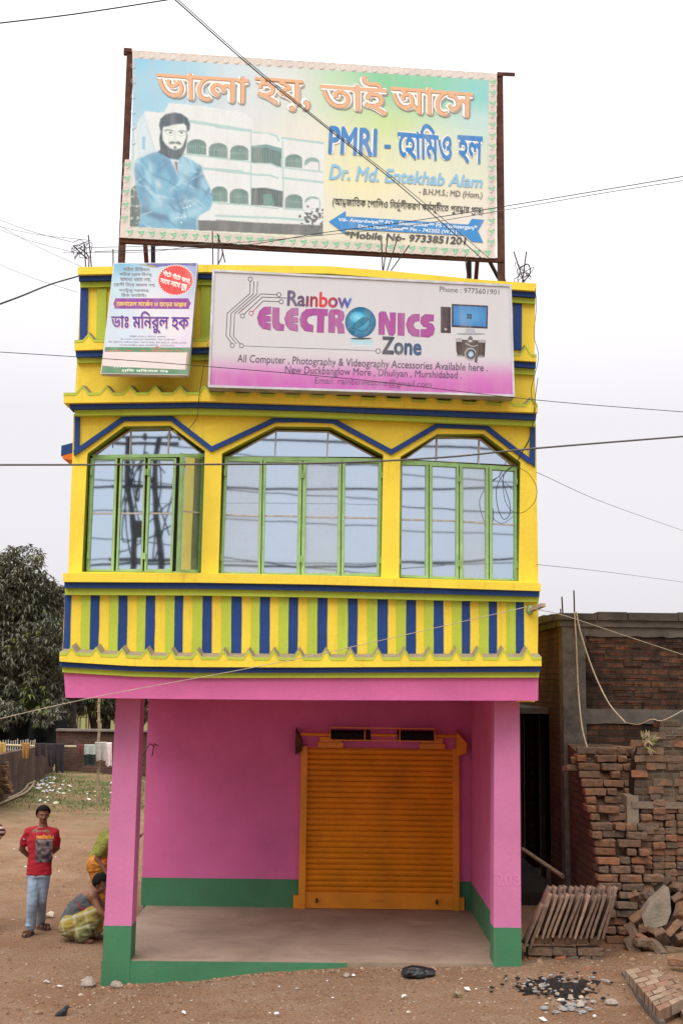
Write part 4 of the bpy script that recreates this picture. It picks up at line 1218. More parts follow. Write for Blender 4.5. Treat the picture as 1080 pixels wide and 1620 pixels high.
# ---- the electronics shop's lightbox
SQ = [(336, 426), (808.5, 450), (814, 627.5), (329, 612.5)]
spl = Plane(atY(336, 426, 12.52), atY(808.5, 450, 12.68), atY(329, 612.5, 12.50))
sg = thing('shop_sign', (spl.at(570, 600).x, 12.6, spl.at(570, 610).z), 'wide white and pink electronics shop lightbox sign on the first-floor front', 'sign')
fr_ = [spl.at(x, y) for x, y in SQ]
b = MB(); b.prism(fr_, [p - spl.n * .20 for p in fr_], M['galv'], plain('sign box side', (.30, .29, .28), .6, .3, 5)); b.build('sign_box', sg)
def inset(q, px):
    cx = sum(p[0] for p in q) / 4; cy = sum(p[1] for p in q) / 4
    return [(p[0] + (px if p[0] < cx else -px), p[1] + (px if p[1] < cy else -px)) for p in q]
b = MB()
iq = inset(SQ, 3.4)
for k in range(4):
    j = (k + 1) % 4
    f = [spl.at(*SQ[k], .012), spl.at(*SQ[j], .012), spl.at(*iq[j], .012), spl.at(*iq[k], .012)]
    b.prism(f, [p - spl.n * .0119 for p in f], M['galv'])
b.build('frame', sg)
S = Art(spl, .0004)
def sgf(u, v):
    w = C(204, 205, 208); p = C(202, 120, 186); d_ = C(184, 92, 166)
    t = max(0, min(1, (v - .66 + .05 * (u - .5)) / .24)); t = t * t * (3 - 2 * t)
    c = [lerp(w[i], p[i], t) for i in range(3)]
    t2 = max(0, min(1, (v - .86) / .14))
    return tuple(lerp(c[i], d_[i], t2 * .7) for i in range(3))
S.grid(inset(SQ, 3), 20, 40, sgf, 1)
K = C(58, 54, 62)
lw = 1.15
for ln in ([(252, 68), (248, 155), (88, 295), (80, 455), (118, 510)], [(278, 68), (273, 158), (115, 297), (107, 455), (153, 512)], [(303, 68), (300, 158), (140, 297), (133, 458), (180, 515)],
           [(440, 163), (328, 157), (165, 298)], [(512, 187), (337, 180), (207, 302)], [(455, 212), (343, 208), (305, 246)]):
    S.line(Q('g', *ln), lw, K, 3)
S.line(Q('g', (305, 246), (270, 283)), lw, C(170, 60, 60), 3); S.line(Q('g', (205, 260), (165, 298)), lw, C(140, 60, 70), 4)
for c_ in ((252, 52), (124, 524), (189, 526), (456, 163), (472, 213), (196, 314)): S.ring(Q('g', c_), 3.3, 1.0, K, 4)
S.ring(Q('g', (258, 295)), 3.3, 1.0, C(170, 50, 55), 4)
S.line(Q('g', (208, 528), (1080, 560)) + [Q('h', (142, 520))], .7, K, 3); S.ring(Q('h', (157, 521)), 3.6, .9, K, 4)
def rb(u):
    cs = [(0, (70, 55, 110)), (.18, (80, 50, 100)), (.35, (150, 60, 80)), (.5, (210, 65, 70)), (.62, (190, 60, 75)), (.78, (110, 70, 130)), (.9, (70, 90, 170)), (1, (60, 140, 205))]
    for (a, p), (c_, q) in zip(cs, cs[1:]):
        if u <= c_:
            t = (u - a) / (c_ - a); return C(*[lerp(p[i], q[i], t) for i in range(3)])
    return C(60, 140, 205)
S.text("Ra\u0131nbow", Q('g', (517, 131), (976, 155), (972, 262), (512, 243)), rb, 5, .028, 30)
PU = C(164, 82, 150)
E1 = [(398, 249), (350, 252), (318, 280), (303, 325), (312, 370), (340, 403), (396, 414), (396, 368), (365, 362), (352, 351), (396, 352), (396, 318), (352, 313), (365, 301), (397, 300)]
gl_ = [E1, [(412, 253), (457, 257), (455, 355), (465, 370), (491, 375), (488, 418), (440, 415), (415, 395), (408, 360)], [(x + 194, y + 9) for x, y in E1],
       [(697, 264), (650, 268), (618, 295), (604, 340), (612, 385), (640, 418), (697, 427), (697, 382), (665, 372), (650, 345), (662, 318), (697, 308)],
       [(700, 263), (803, 268), (800, 312), (775, 312), (772, 432), (727, 430), (731, 310), (700, 307)],
       [(820, 270), (880, 270), (912, 285), (920, 315), (910, 345), (895, 357), (915, 380), (920, 436), (875, 436), (873, 400), (862, 380), (853, 378), (850, 433), (808, 430), (810, 300)]]
hl_ = [[(163, 272), (175, 262), (205, 263), (235, 335), (235, 268), (272, 268), (268, 400), (255, 418), (230, 415), (200, 335), (198, 413), (162, 411)], [(288, 270), (330, 272), (327, 420), (287, 416)],
       [(428, 278), (385, 280), (355, 305), (342, 345), (355, 395), (385, 420), (426, 425), (426, 382), (400, 375), (385, 350), (398, 325), (428, 322)],
       [(522, 283), (465, 280), (440, 300), (437, 335), (455, 358), (485, 366), (470, 379), (437, 378), (435, 425), (490, 428), (520, 410), (527, 372), (515, 345), (480, 331), (490, 323), (520, 322)]]
def outl(P, k):                              # the letters' soft pale edge: the outline grown about its centre
    cx = sum(p[0] for p in P) / len(P); cy = sum(p[1] for p in P) / len(P)
    return [(cx + (x - cx) * k, cy + (y - cy) * k) for x, y in P]
for k, L_ in (('g', gl_), ('h', hl_)):
    for P in L_:
        S.line(Q(k, *P), 1.3, C(140, 60, 128), 6, True); S.poly(Q(k, *P), PU, 7)
S.disc(Q('g', (864, 318)), 2.3, 3.0, C(206, 190, 206), 8, 10)
S.disc((570, 509.8), 24.3, 24.3, C(18, 92, 132), 5, 40, C(70, 178, 214)); S.disc((565, 502), 12, 9, C(60, 165, 204), 6, 24, C(140, 214, 234))
mo = Q('h', (0, 345), (30, 318), (60, 300), (85, 305), (88, 318), (60, 345), (20, 372), (-20, 375))
S.poly(mo, C(40, 120, 150), 7); S.line(mo, .7, C(25, 50, 62), 8, True)
S.line(Q('h', (85, 300), (105, 320), (110, 345), (75, 385), (45, 390), (20, 378), (-10, 395), (-35, 385), (-30, 365)), .8, C(20, 44, 56), 8)
S.disc((571, 535.6), 17, 1.4, C(60, 66, 72), 4, 24); S.grid([(554, 537), (590, 538.5), (588, 551), (556, 549)], 4, 6, lambda u, v: tuple(lerp(a_, c_, v) for a_, c_ in zip(C(150, 208, 222), C(212, 212, 216))), 3)
S.text("Zone", Q('h', (183, 423), (444, 438), (441, 551), (180, 541)), lambda u: C(*[lerp(a_, c_, u) for a_, c_ in zip((66, 70, 84), (62, 96, 140))]), 6, .035, 30)
S.text("Phone : 9775601901", Q('h', (562, 96), (953, 117), (951, 150), (560, 131)), C(98, 95, 102), 4, .006, 18)
S.text("All Computer , Photography & Videography Accessories Available here .", Q('3', (112, 321), (903, 351), (901, 383), (110, 353)), C(88, 82, 96), 4, .008, 22)
S.text("New Duckbanglow More , Dhuliyan , Murshidabad .", Q('3', (263, 357), (821, 376), (819, 405), (261, 388)), C(98, 78, 104), 4, .008, 22)
S.text("Email: rainbowezone@gmail.com", Q('3', (357, 391), (726, 405), (724, 432), (355, 420)), C(128, 82, 128), 4, .008, 20)
S.poly(Q('h', (568, 229), (634, 232), (634, 403), (568, 400)), C(74, 62, 64), 5); S.line(Q('h', (576, 236), (576, 392)), .9, C(100, 88, 90), 6)
S.text("hp", Q('h', (592, 368), (610, 369), (609, 386), (591, 385)), C(214, 210, 208), 6, .03, 10)
S.poly(Q('h', (640, 211), (878, 222), (875, 373), (640, 362)), C(62, 58, 68), 5); S.grid(Q('h', (651, 222), (868, 232), (866, 361), (651, 351)), 8, 6, lambda u, v: tuple(lerp(a_, c_, min(1, math.hypot(u - .5, v - .5) * 1.2)) for a_, c_ in zip(C(92, 160, 208), C(52, 112, 180))), 6)
for dx, dy in ((0, 0), (17, 2), (0, 17), (17, 19)): S.poly(Q('h', (742 + dx, 277 + dy), (756 + dx, 275 + dy), (754 + dx, 290 + dy), (740 + dx, 291 + dy)), C(60, 62, 84), 7)
S.disc(Q('h', (760, 361)), .8, .8, C(180, 180, 186), 7, 8)
S.poly(Q('h', (735, 372), (790, 375), (800, 408), (728, 404)), C(172, 176, 184), 5); S.disc(Q('h', (765, 408)), 23, 1.6, C(150, 158, 166), 3, 20)
S.poly(Q('h', (668, 444), (862, 452), (856, 560), (680, 553), (670, 520)), C(74, 60, 58), 5); S.poly(Q('h', (664, 438), (706, 434), (708, 460), (668, 460)), C(170, 170, 172), 6); S.poly(Q('h', (815, 446), (860, 446), (860, 466), (815, 464)), C(165, 166, 168), 6)
S.poly(Q('h', (748, 432), (762, 420), (776, 432), (780, 470), (745, 468)), C(88, 80, 80), 6); S.poly(Q('h', (752, 448), (774, 449), (774, 462), (752, 461)), C(190, 192, 196), 7); S.line(Q('h', (730, 470), (780, 492), (812, 482)), 1.4, C(176, 176, 178), 7)
S.disc(Q('h', (764, 540)), 9.6, 10, C(160, 160, 162), 7, 22); S.disc(Q('h', (764, 541)), 7.4, 7.8, C(52, 48, 52), 8, 20); S.disc(Q('h', (766, 542)), 4.6, 4.8, C(140, 170, 196), 9, 16, C(190, 214, 230)); S.poly(Q('h', (820, 472), (806, 600), (790, 588), (800, 520)), C(96, 88, 88), 10)
S.poly(Q('h', (672, 545), (712, 548), (712, 556), (674, 554)), C(150, 150, 152), 6); S.poly(Q('h', (815, 548), (852, 552), (850, 562), (815, 560)), C(140, 140, 142), 6)
S.mb.build('printing', sg)

# ---- the doctor's board hung askew at the left
DQ = [(180, 416), (312.5, 415.5), (298, 593.5), (159.5, 591)]
dpl = Plane(atY(180, 416, 12.62), atY(312.5, 415.5, 12.60), atY(159.5, 591, 12.52))
ds = thing('doctor_signboard', (dpl.at(230, 590).x, 12.56, dpl.at(230, 592).z), "tilted white doctor's signboard with Bengali lettering and a red starburst, hung beside the lightbox", 'sign')
fr_ = [dpl.at(x, y) for x, y in DQ]
b = MB(); b.prism(fr_, [p - dpl.n * .09 for p in fr_], M['galv'], plain('white sheet edge', (.55, .53, .5), .6, .25, 5)); b.build('sign_box', ds)
D = Art(dpl, .0004)
D.grid(inset(DQ, .8), 12, 16, blend([(.1, .02, C(120, 180, 205)), (.3, .02, C(140, 190, 212)), (.9, .02, C(150, 170, 210)), (.4, .12, C(205, 218, 226)), (.1, .2, C(190, 215, 226)), (.5, .4, C(220, 220, 226)), (.2, .6, C(200, 216, 230)), (.8, .6, C(222, 220, 224)), (.5, .7, C(206, 216, 228)), (.9, .75, C(216, 205, 226))]), 1)
D.poly(Q('f', (490, 44), (1020, 40), (1012, 72), (860, 60), (700, 72), (560, 86)), C(108, 110, 168), 2); D.poly(Q('f', (420, 50), (560, 62), (640, 90), (560, 84)), C(165, 150, 110), 3)
gy = C(122, 116, 122)
for tk, q in (("সিঠক িচিকৎসা", ((262, 78), (545, 84), (540, 128), (262, 122))), (["সিঠক েরাগ িন", ('rp', 'ণ'), "য়,"], ((222, 130), (570, 136), (565, 184), (222, 180))), ("অযথা খরচ নয়,", ((232, 190), (552, 195), (550, 240), (230, 235))),
              (["েরাগী িনেয় ", ('yf', 'ব'), "বসা নয়,"], ((167, 238), (600, 246), (598, 292), (165, 288))), ("যতটুকু দরকার,", ((220, 298), (535, 303), (533, 350), (218, 345))), ("িঠক ততটাই।", ((243, 348), (502, 354), (500, 394), (240, 390)))):
    D.text(tk, Q('f', *q), gy, 3, .016, 20)
n = 40
for rr, ink, lay in ((1.0, C(238, 226, 224), 3), (.95, C(216, 78, 74), 4)):
    D.poly([Q('f', (805 + 197 * rr * (1 if k % 2 else .9) * math.cos(math.pi * k / n), 217 + 168 * rr * (1 if k % 2 else .9) * math.sin(math.pi * k / n))) for k in range(2 * n)], ink, lay)
D.text(["গঁােট গঁােট ", ('yf', 'ব'), "থা,"], Q('f', (682, 108), (968, 196), (955, 262), (668, 172)), C(242, 236, 232), 5, .03, 20)
D.text(["সােথ সােথ মু", ('st', 'ক', 'ত')], Q('f', (652, 192), (928, 262), (915, 338), (640, 258)), C(242, 236, 232), 5, .03, 20)
D.poly(Q('f', (180, 405), (940, 405), (965, 455), (940, 515), (175, 512), (158, 460)), C(140, 66, 152), 3); D.line(Q('f', (945, 415), (968, 455), (945, 508)), .9, C(235, 230, 235), 4); D.line(Q('f', (176, 412), (156, 460), (172, 508)), .9, C(235, 230, 235), 4)
D.text(["েজনােরল সার্", ][0:0] + ["েজনােরল সাে", ('rp', 'জ'), "ন ও হােড়র ডা", ('st', 'ক', 'ত'), "ার"], Q('f', (195, 420), (920, 430), (918, 504), (192, 498)), C(238, 206, 96), 5, .022, 24)
dq = Q('f', (138, 536), (947, 542), (940, 778), (138, 758))
D.text("ডাঃ মিনরুল হক", dq, C(232, 176, 170), 4, .034, 36, .9, .9); D.text("ডাঃ মিনরুল হক", dq, C(84, 58, 150), 5, .026, 36)
for tk, q in (("MBBS (CAL), FRCS-I (IAPP),", ((328, 790), (708, 796), (706, 815), (326, 810))), ("Ex. MOH (SOUDI ARABIA), SOH (LIBYA)", ((240, 820), (795, 826), (793, 846), (238, 840))),
              ("PG (SSKM), NRSMC&H, KOTHARI, BM BIRLA, AMRI,CMRI", ((112, 848), (918, 860), (915, 880), (110, 868))), ("CCOLOMBIA-ASIA HOSPITAL, KOLKATA", ((228, 880), (795, 886), (793, 907), (226, 901)))):
    D.text(tk, Q('f', *q), C(128, 116, 132), 3, .012, 12)
D.poly(Q('f', (77, 910), (962, 915), (937, 1194), (36, 1178)), C(92, 140, 104), 3)
for x in (95, 180, 290, 440, 560, 640, 700, 800): D.line(Q('f', (x, 946), (x + 40, 948), (x + 70, 950)), 1.2, C(214, 100, 92), 4)
D.ring(Q('f', (610, 945)), 5.6, 1.4, C(214, 100, 92), 4)
D.line(Q('f', (900, 958), (938, 968), (915, 1140)), 1.4, C(214, 120, 108), 4)
D.poly(Q('f', (60, 958), (925, 966), (905, 1145), (160, 1112), (45, 1103)), C(222, 212, 208), 5)
for x in range(165, 500, 30): D.line(Q('f', (x, 1116), (x + 18, 1119)), 1.0, C(222, 226, 220), 6)
D.text([('rf', 'প'), "িত রিববার ব", ('st', 'ন', 'ধ')], Q('f', (245, 1134), (730, 1142), (728, 1178), (243, 1170)), C(226, 232, 224), 5, .03, 16)
D.mb.build('printing', ds)

# ================================================================ ground
def sstep(t): t = max(0, min(1, t)); return t * t * (3 - 2 * t)
GX = [(-50, 0), (-2.7, 0), (-1.6, .055), (-.7, .15), (.3, .212), (2.2, .235), (4, .27), (50, .27)]
def gz(x, y):
    z = pl(GX, max(-49, min(49, x)))
    k = 1 - sstep((y - 21) / 6)
    z *= k
    z += .022 * noise.noise(Vector((x * 1.3, y * 1.3, 0))) * (1 if y < 45 else 0) + .010 * noise.noise(Vector((x * 5, y * 5, 3)))
    if y < 13.2: z -= .035 * (13.2 - y) * (.4 if x < -2 else 1) * .6
    if x < -6.5 and 20 < y < 45: z += .28 * sstep((-6.5 - x) / 3) * sstep((y - 20) / 6) * (.6 + .5 * noise.noise(Vector((x * .5, y * .3, 9))))
    return z
def span(a, b, s):
    n = max(1, round((b - a) / s)); return [a + (b - a) * i / n for i in range(n)]
xs = span(-900, -60, 120) + span(-60, -14, 4) + span(-14, -7, .25) + span(-7, 6, .09) + span(6, 14, .5) + span(14, 60, 5) + span(60, 900, 120) + [900]
ys = span(-120, 8, 8) + span(8, 17, .09) + span(17, 46, .3) + span(46, 90, 3) + span(90, 300, 20) + span(300, 2500, 200) + [2500]
def ground_mat():
    m, n, b = newmat('bare dusty earth')
    v = coord(n)
    sx = N(n, 'ShaderNodeSeparateXYZ'); n.links.new(v, sx.inputs[0])
    f1 = noi(n, .55, 6, .62, v, .4)
    col = mixc(n, ramp(n, f1, [(.34, 0), (.66, 1)]), (.30, .165, .092), (.405, .26, .160))
    f2 = noi(n, 2.6, 6, .7, v, .5)
    col = mixc(n, ramp(n, f2, [(.48, 0), (.72, .75)]), col, (.41, .30, .21))
    f3 = noi(n, 1.1, 5, .7, v, 1.0)
    col = mixc(n, ramp(n, f3, [(.55, 0), (.7, .55)]), col, (.25, .12, .060))
    f4 = noi(n, 38, 4, .75, v)
    col = mixc(n, ramp(n, f4, [(.50, 0), (.64, .85)]), col, (.125, .078, .05))
    f5 = noi(n, 55, 3, .7, v)
    col = mixc(n, ramp(n, f5, [(.60, 0), (.72, .55)]), col, (.46, .38, .30))
    # thin grass growing on the far part of the yard and the field beyond
    def band(lo0, lo1, hi0, hi1, axis='Y'):
        a = N(n, 'ShaderNodeMapRange'); a.inputs[1].default_value = lo0; a.inputs[2].default_value = lo1; n.links.new(sx.outputs[axis], a.inputs[0])
        c = N(n, 'ShaderNodeMapRange'); c.inputs[1].default_value = hi0; c.inputs[2].default_value = hi1; c.inputs[3].default_value = 1; c.inputs[4].default_value = 0; n.links.new(sx.outputs[axis], c.inputs[0])
        q = N(n, 'ShaderNodeMath', operation='MULTIPLY'); n.links.new(a.outputs[0], q.inputs[0]); n.links.new(c.outputs[0], q.inputs[1])
        return q.outputs[0]
    gq = N(n, 'ShaderNodeMath', operation='MULTIPLY'); n.links.new(band(26, 34, 41, 44), gq.inputs[0]); n.links.new(ramp(n, noi(n, .7, 5, .65, v), [(.40, 0), (.58, .85)]), gq.inputs[1])
    col = mixc(n, gq.outputs[0], col, (.085, .125, .035))
    gq2 = N(n, 'ShaderNodeMath', operation='MULTIPLY'); n.links.new(band(16, 22, 30, 34), gq2.inputs[0]); n.links.new(ramp(n, noi(n, .9, 5, .7, v), [(.5, 0), (.68, .45)]), gq2.inputs[1])
    col = mixc(n, gq2.outputs[0], col, (.14, .135, .05))
    col = mixc(n, band(50, 75, 5000, 6000), col, (.18, .18, .065))
    n.links.new(col, b.inputs['Base Color']); b.inputs['Roughness'].default_value = .97; b.inputs['Specular IOR Level'].default_value = .08
    h = mixc(n, .45, noi(n, 7, 8, .75, v), noi(n, 45, 4, .75, v))
    bump(n, b, h, 1.0, .09)
    return m
M['earth'] = ground_mat()
g = MB()
nx = len(xs)
g.mesh([Vector((x, y, gz(x, y))) for y in ys for x in xs], [(j * nx + i, j * nx + i + 1, (j + 1) * nx + i + 1, (j + 1) * nx + i) for j in range(len(ys) - 1) for i in range(nx - 1)], M['earth'], smooth=True)
tag(g.build('ground'), kind='structure')

# ---- gravel, crumbs of brick and scraps: what nobody could count
ST = [plain('grey stone', (.30, .25, .20), .9, .3, 12), plain('brown clod', (.22, .13, .075), .95, .3, 12), plain('pale stone', (.46, .38, .30), .9, .25, 12), plain('brick crumb', (.28, .12, .07), .95, .3, 12)]
def stones(n, xr, yr, smin, smax, keep=None):
    for _ in range(n):
        x, y = rnd.uniform(*xr), rnd.uniform(*yr)
        if -2.6 < x < 2.1 and y > 13.36: continue
        if keep and not keep(x, y): continue
        s = smin * (smax / smin) ** (rnd.random() ** 2.2)
        g.ball((x, y, gz(x, y) + s * .1), (s, s * rnd.uniform(.6, 1), s * rnd.uniform(.4, .75)), rnd.choices(ST, (1.6, 5, .45, 1.0, 8, 4))[0], 6, 4, Matrix.Rotation(rnd.uniform(0, 6), 3, 'Z'), .18, False)
g = MB()
ST += [plain('soil clod', (.30, .19, .115), .95, .2, 12), plain('dark soil clod', (.16, .095, .06), .95, .2, 12)]
stones(5200, (-4, 4.5), (11.2, 13.9), .004, .020)
stones(1300, (-7, -2.6), (13.5, 22), .006, .026)
stones(900, (-2.75, 1.8), (13.22, 13.37), .006, .028)
stones(120, (-11, -3), (22, 34), .015, .06)
stones(330, (-3.2, -1.4), (12.2, 13.6), .005, .035)
stones(350, (2.1, 4.4), (12.6, 14.6), .006, .04)
tag(g.build('gravel'), kind='stuff')
LT = [plain('white scrap', (.66, .65, .62), .7, .1, 8), plain('pale plastic', (.55, .57, .60), .5, .1, 8), plain('buff paper', (.55, .48, .36), .8, .1, 8), plain('orange wrapper', (.55, .28, .15), .6, .1, 8), plain('blue wrapper', (.12, .22, .42), .6, .1, 8)]
def scrap(x, y, s, m=None, lift=.01):
    m = m or rnd.choices(LT, (6, 4, 3, 1, .5))[0]
    k = 5; a0 = rnd.uniform(0, 6); P = []
    for i in range(k):
        a = a0 + i * 2 * math.pi / k; r = s * rnd.uniform(.5, 1)
        P.append(Vector((x + r * math.cos(a), y + r * .8 * math.sin(a), gz(x, y) + lift + rnd.uniform(0, s * .7))))
    c = sum(P, Vector()) / k + Vector((0, 0, s * rnd.uniform(.1, .6)))
    g.mesh(P + [c], [(i, (i + 1) % k, k) for i in range(k)], m)
g = MB()
for _ in range(46): scrap(rnd.uniform(-4, 3.5), rnd.uniform(11.6, 13.3), rnd.uniform(.006, .02))
for _ in range(34): scrap(rnd.uniform(-7, -2.8), rnd.uniform(14, 24), rnd.uniform(.012, .035))
for _ in range(60):
    p = atZ(rnd.gauss(72, 17), rnd.gauss(1241, 6), .15); scrap(p.x, p.y, rnd.uniform(.03, .10))
for _ in range(20):
    p = atZ(rnd.uniform(60, 200), rnd.uniform(1236, 1272), .1); scrap(p.x, p.y, rnd.uniform(.04, .12))
for px, py, s, m in ((640, 1580, .05, 0), (438, 1595, .045, 1), (290, 1594, .05, 0), (738, 1570, .045, 0), (560, 1545, .03, 0), (80, 1438, .11, 2), (75, 1538, .05, 0), (95, 1544, .05, 0), (858, 1617, .05, 0), (968, 1590, .05, 2), (940, 1612, .03, 0), (645, 1602, .03, 2), (402, 1550, .04, 0)):
    p = atZ(px, py, .12 if px < 300 else .2); scrap(p.x, p.y, s, LT[m])
tag(g.build('litter'), kind='stuff')
# tufts of grass on the far side of the yard
GR = [plain('grass blade', (.115, .145, .05), .8, .3, 3), plain('dry grass blade', (.22, .22, .08), .8, .3, 3)]
g = MB()
for _ in range(2000):
    p = atZ(rnd.uniform(10, 236), rnd.triangular(1226, 1285, 1236), .08)
    if noise.noise(Vector((p.x * .45, p.y * .3, 5))) < -.10 and rnd.random() < .85: continue
    z = gz(p.x, p.y)
    for k in range(3):
        a = rnd.uniform(0, 6.28); h = rnd.uniform(.02, .075); d = Vector((math.cos(a), math.sin(a), 0))
        q = Vector((p.x + rnd.uniform(-.15, .15), p.y + rnd.uniform(-.2, .2), z))
        g.face([q - d.orthogonal() * .016, q + d.orthogonal() * .016, q + d * h * .4 + Vector((0, 0, h))], GR[0] if rnd.random() < .75 else GR[1])
tag(g.build('grass'), kind='stuff')

# ================================================================ brick ruin on the right
ZG = .25
rb_ = thing('brick_building', (5, 18, ZG), 'unplastered soot-stained brick building with a grey concrete corner column and dark side doorway', 'building')
YB = 16.6
SX = atY(889, 1090, YB).x
zt0 = atY(960, 969.5, YB).z; zt1 = atY(960, 981, YB).z; zt2 = atY(960, 992, YB).z; zt3 = atY(960, 1003, YB).z
XR = 9.0
def bx(mb, x0, x1, y0, y1, z0, z1, m, jit=0):
    mb.box(((x0 + x1) / 2, (y0 + y1) / 2, (z0 + z1) / 2), (x1 - x0, y1 - y0, z1 - z0), m, None, jit)
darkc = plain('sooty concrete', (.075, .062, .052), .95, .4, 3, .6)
b = MB()
x = SX - .06
while x < XR:                                  # coping bricks, slightly uneven
    w = rnd.uniform(.42, .8); bx(b, x, min(x + w - .012, XR), YB - .11, YB + .25, zt1 + rnd.uniform(-.006, .006), zt0 + rnd.uniform(-.02, .012), darkc, .004); x += w
y = YB + .26
while y < 24:
    w = rnd.uniform(.42, .8); bx(b, SX - .10, SX + .22, y, min(y + w - .012, 24), zt1, zt0 + rnd.uniform(-.012, .012), darkc, .004); y += w
b.build('coping', rb_)
b = MB(); bx(b, SX - .03, XR, YB - .07, YB + .2, zt2, zt1 - .004, M['concrete']); bx(b, SX - .05, SX + .2, YB + .201, 24, zt2, zt1 - .004, darkc); b.build('cornice', rb_)
cxr = atY(925, 1090, YB).x
b = MB()
# rough tie beam under the cornice
n = 46; T = []; 
for i in range(n + 1):
    X = lerp(cxr, XR, i / n); T.append((X, zt3 - .02 + .05 * noise.noise(Vector((X * 4, 0, 2))) - .03 * rnd.random()))
for (x0_, z0_), (x1_, z1_) in zip(T, T[1:]):
    b.face([(x0_, YB - .035, z0_), (x1_, YB - .035, z1_), (x1_, YB - .035, zt2 - .003), (x0_, YB - .035, zt2 - .003)], M['concrete'])
    b.face([(x0_, YB - .035, z0_), (x0_, YB + .1, z0_), (x1_, YB + .1, z1_), (x1_, YB - .035, z1_)], M['concrete'])
b.build('tie_beam', rb_); b = MB()
zm0, zm1 = atY(1000, 1122, YB).z, atY(1000, 1145, YB).z
n = 40
for i in range(n):
    X0_, X1_ = lerp(cxr, XR, i / n), lerp(cxr, XR, (i + 1) / n)
    j = lambda X: .02 * noise.noise(Vector((X * 3, 1, 7)))
    b.face([(X0_, YB - .03, zm1 + j(X0_)), (X1_, YB - .03, zm1 + j(X1_)), (X1_, YB - .03, zm0 + j(X1_ + 9)), (X0_, YB - .03, zm0 + j(X0_ + 9))], M['concrete'])
    b.face([(X0_, YB - .03, zm0 + j(X0_ + 9)), (X1_, YB - .03, zm0 + j(X1_ + 9)), (X1_, YB + .1, zm0), (X0_, YB + .1, zm0)], M['concrete'])
b.build('tie_beam', rb_)
b = MB(); bx(b, SX, cxr, YB - .05, YB + .22, 0, zt2 - .003, plain('rough column concrete', (.105, .092, .078), .95, .45, 6, .9)); b.build('corner_column', rb_)
b = MB(); bx(b, cxr + .001, XR, YB, YB + .24, 0, zt2 - .003, M['brickfront']); b.build('front_wall', rb_)
b = MB()                                        # courses standing proud and missing bricks of the front
for _ in range(46):
    X = rnd.uniform(cxr + .1, 5.1); zc = zm0 + .0425 + .085 * rnd.randint(0, int((zt3 - zm0) / .085) - 1)
    b = MB(); b.box((X, YB - .004, zc), (rnd.choice((.24, .24, .12)), .024, .074), M['brickfront'], None, .004); b.build('proud_brick', rb_)

b = MB()
for px, py, w, h in ((935, 1003, 14, 8), (1076, 1013, 20, 14), (941, 1118, 12, 9), (1013, 1119, 9, 9), (936, 1042, 7, 7)):
    p = atY(px, py, YB - .012); s = YB / 1850; b.box((p.x, YB - .004, p.z), (w * s, .018, h * s), M['shutterdark'])  # near-black blocks on the wall face, painting the darkness inside holes
b.build('hole_shade_patch', rb_)
b = MB()
M['doorwood'] = plain('dark door wood', (.028, .019, .013), .8, .4, 6)
dy0, dy1, dz = 17.72, 20.5, 2.9
bx(b, SX + .004, SX + .24, YB + .221, dy0, 0, zt2 - .003, M['brickside']); bx(b, SX + .004, SX + .24, dy1, 24, 0, zt2 - .003, M['brickside']); bx(b, SX + .004, SX + .24, dy0 + .001, dy1 - .001, dz, zt2 - .003, M['brickside'])
b.build('side_wall', rb_)
b = MB(); b.box(((2.07 + SX - .004) / 2, (dy0 + 24) / 2, dz + .02), (SX - 2.07, 24 - dy0, .09), darkc, None, .003); bx(b, 2.07, SX - .004, 23.9, 24, 0, dz - .03, M['shutterdark']); b.build('door_hood_passage_blocker', rb_)  # hood lengthened across the passage, end wall added, to keep light out
b = MB(); bx(b, 2.2, SX - .002, 17.0, 23.8, 0, .42, plain('dark added plinth', (.03, .024, .02), .95, .4, 5, .5)); b.build('plinth', rb_)  # raised dark block added in the passage only to darken its floor
b = MB()
for ya_, yb_ in ((dy0 + .002, dy0 + .1), (dy1 - .1, dy1 - .002), (dy0 + 1.1, dy0 + 1.2)):
    b = MB(); bx(b, SX + .05, SX + .13, ya_, yb_, 0, dz - .002, M['doorwood']); b.build('door_post', rb_)
b = MB(); bx(b, SX + .25, XR - .01, YB + .25, 23.9, zt2 - .3, zt2 - .12, darkc); bx(b, SX + .25, XR, 23.76, 24, 0, zt2 - .31, M['brickfront']); bx(b, XR - .24, XR, YB + .25, 23.75, 0, zt2 - .31, M['brickside']); b.build('roof', rb_)
def rods(parent_, lst):
    for pts, r in lst:
        q = MB(); q.tube(spline(pts, 6), r, M['rebar'], 5); o = q.build('rebar', parent_)
rods(rb_, [([atY(908, 972, YB - .0), atY(907.5, 950, YB), atY(907, 934, YB)], .011), ([atY(889.5, 970, YB + .1), atY(888, 944, YB + .1)], .011), ([atY(886.5, 972, YB + .2), atY(886, 963, YB + .2)], .010)])

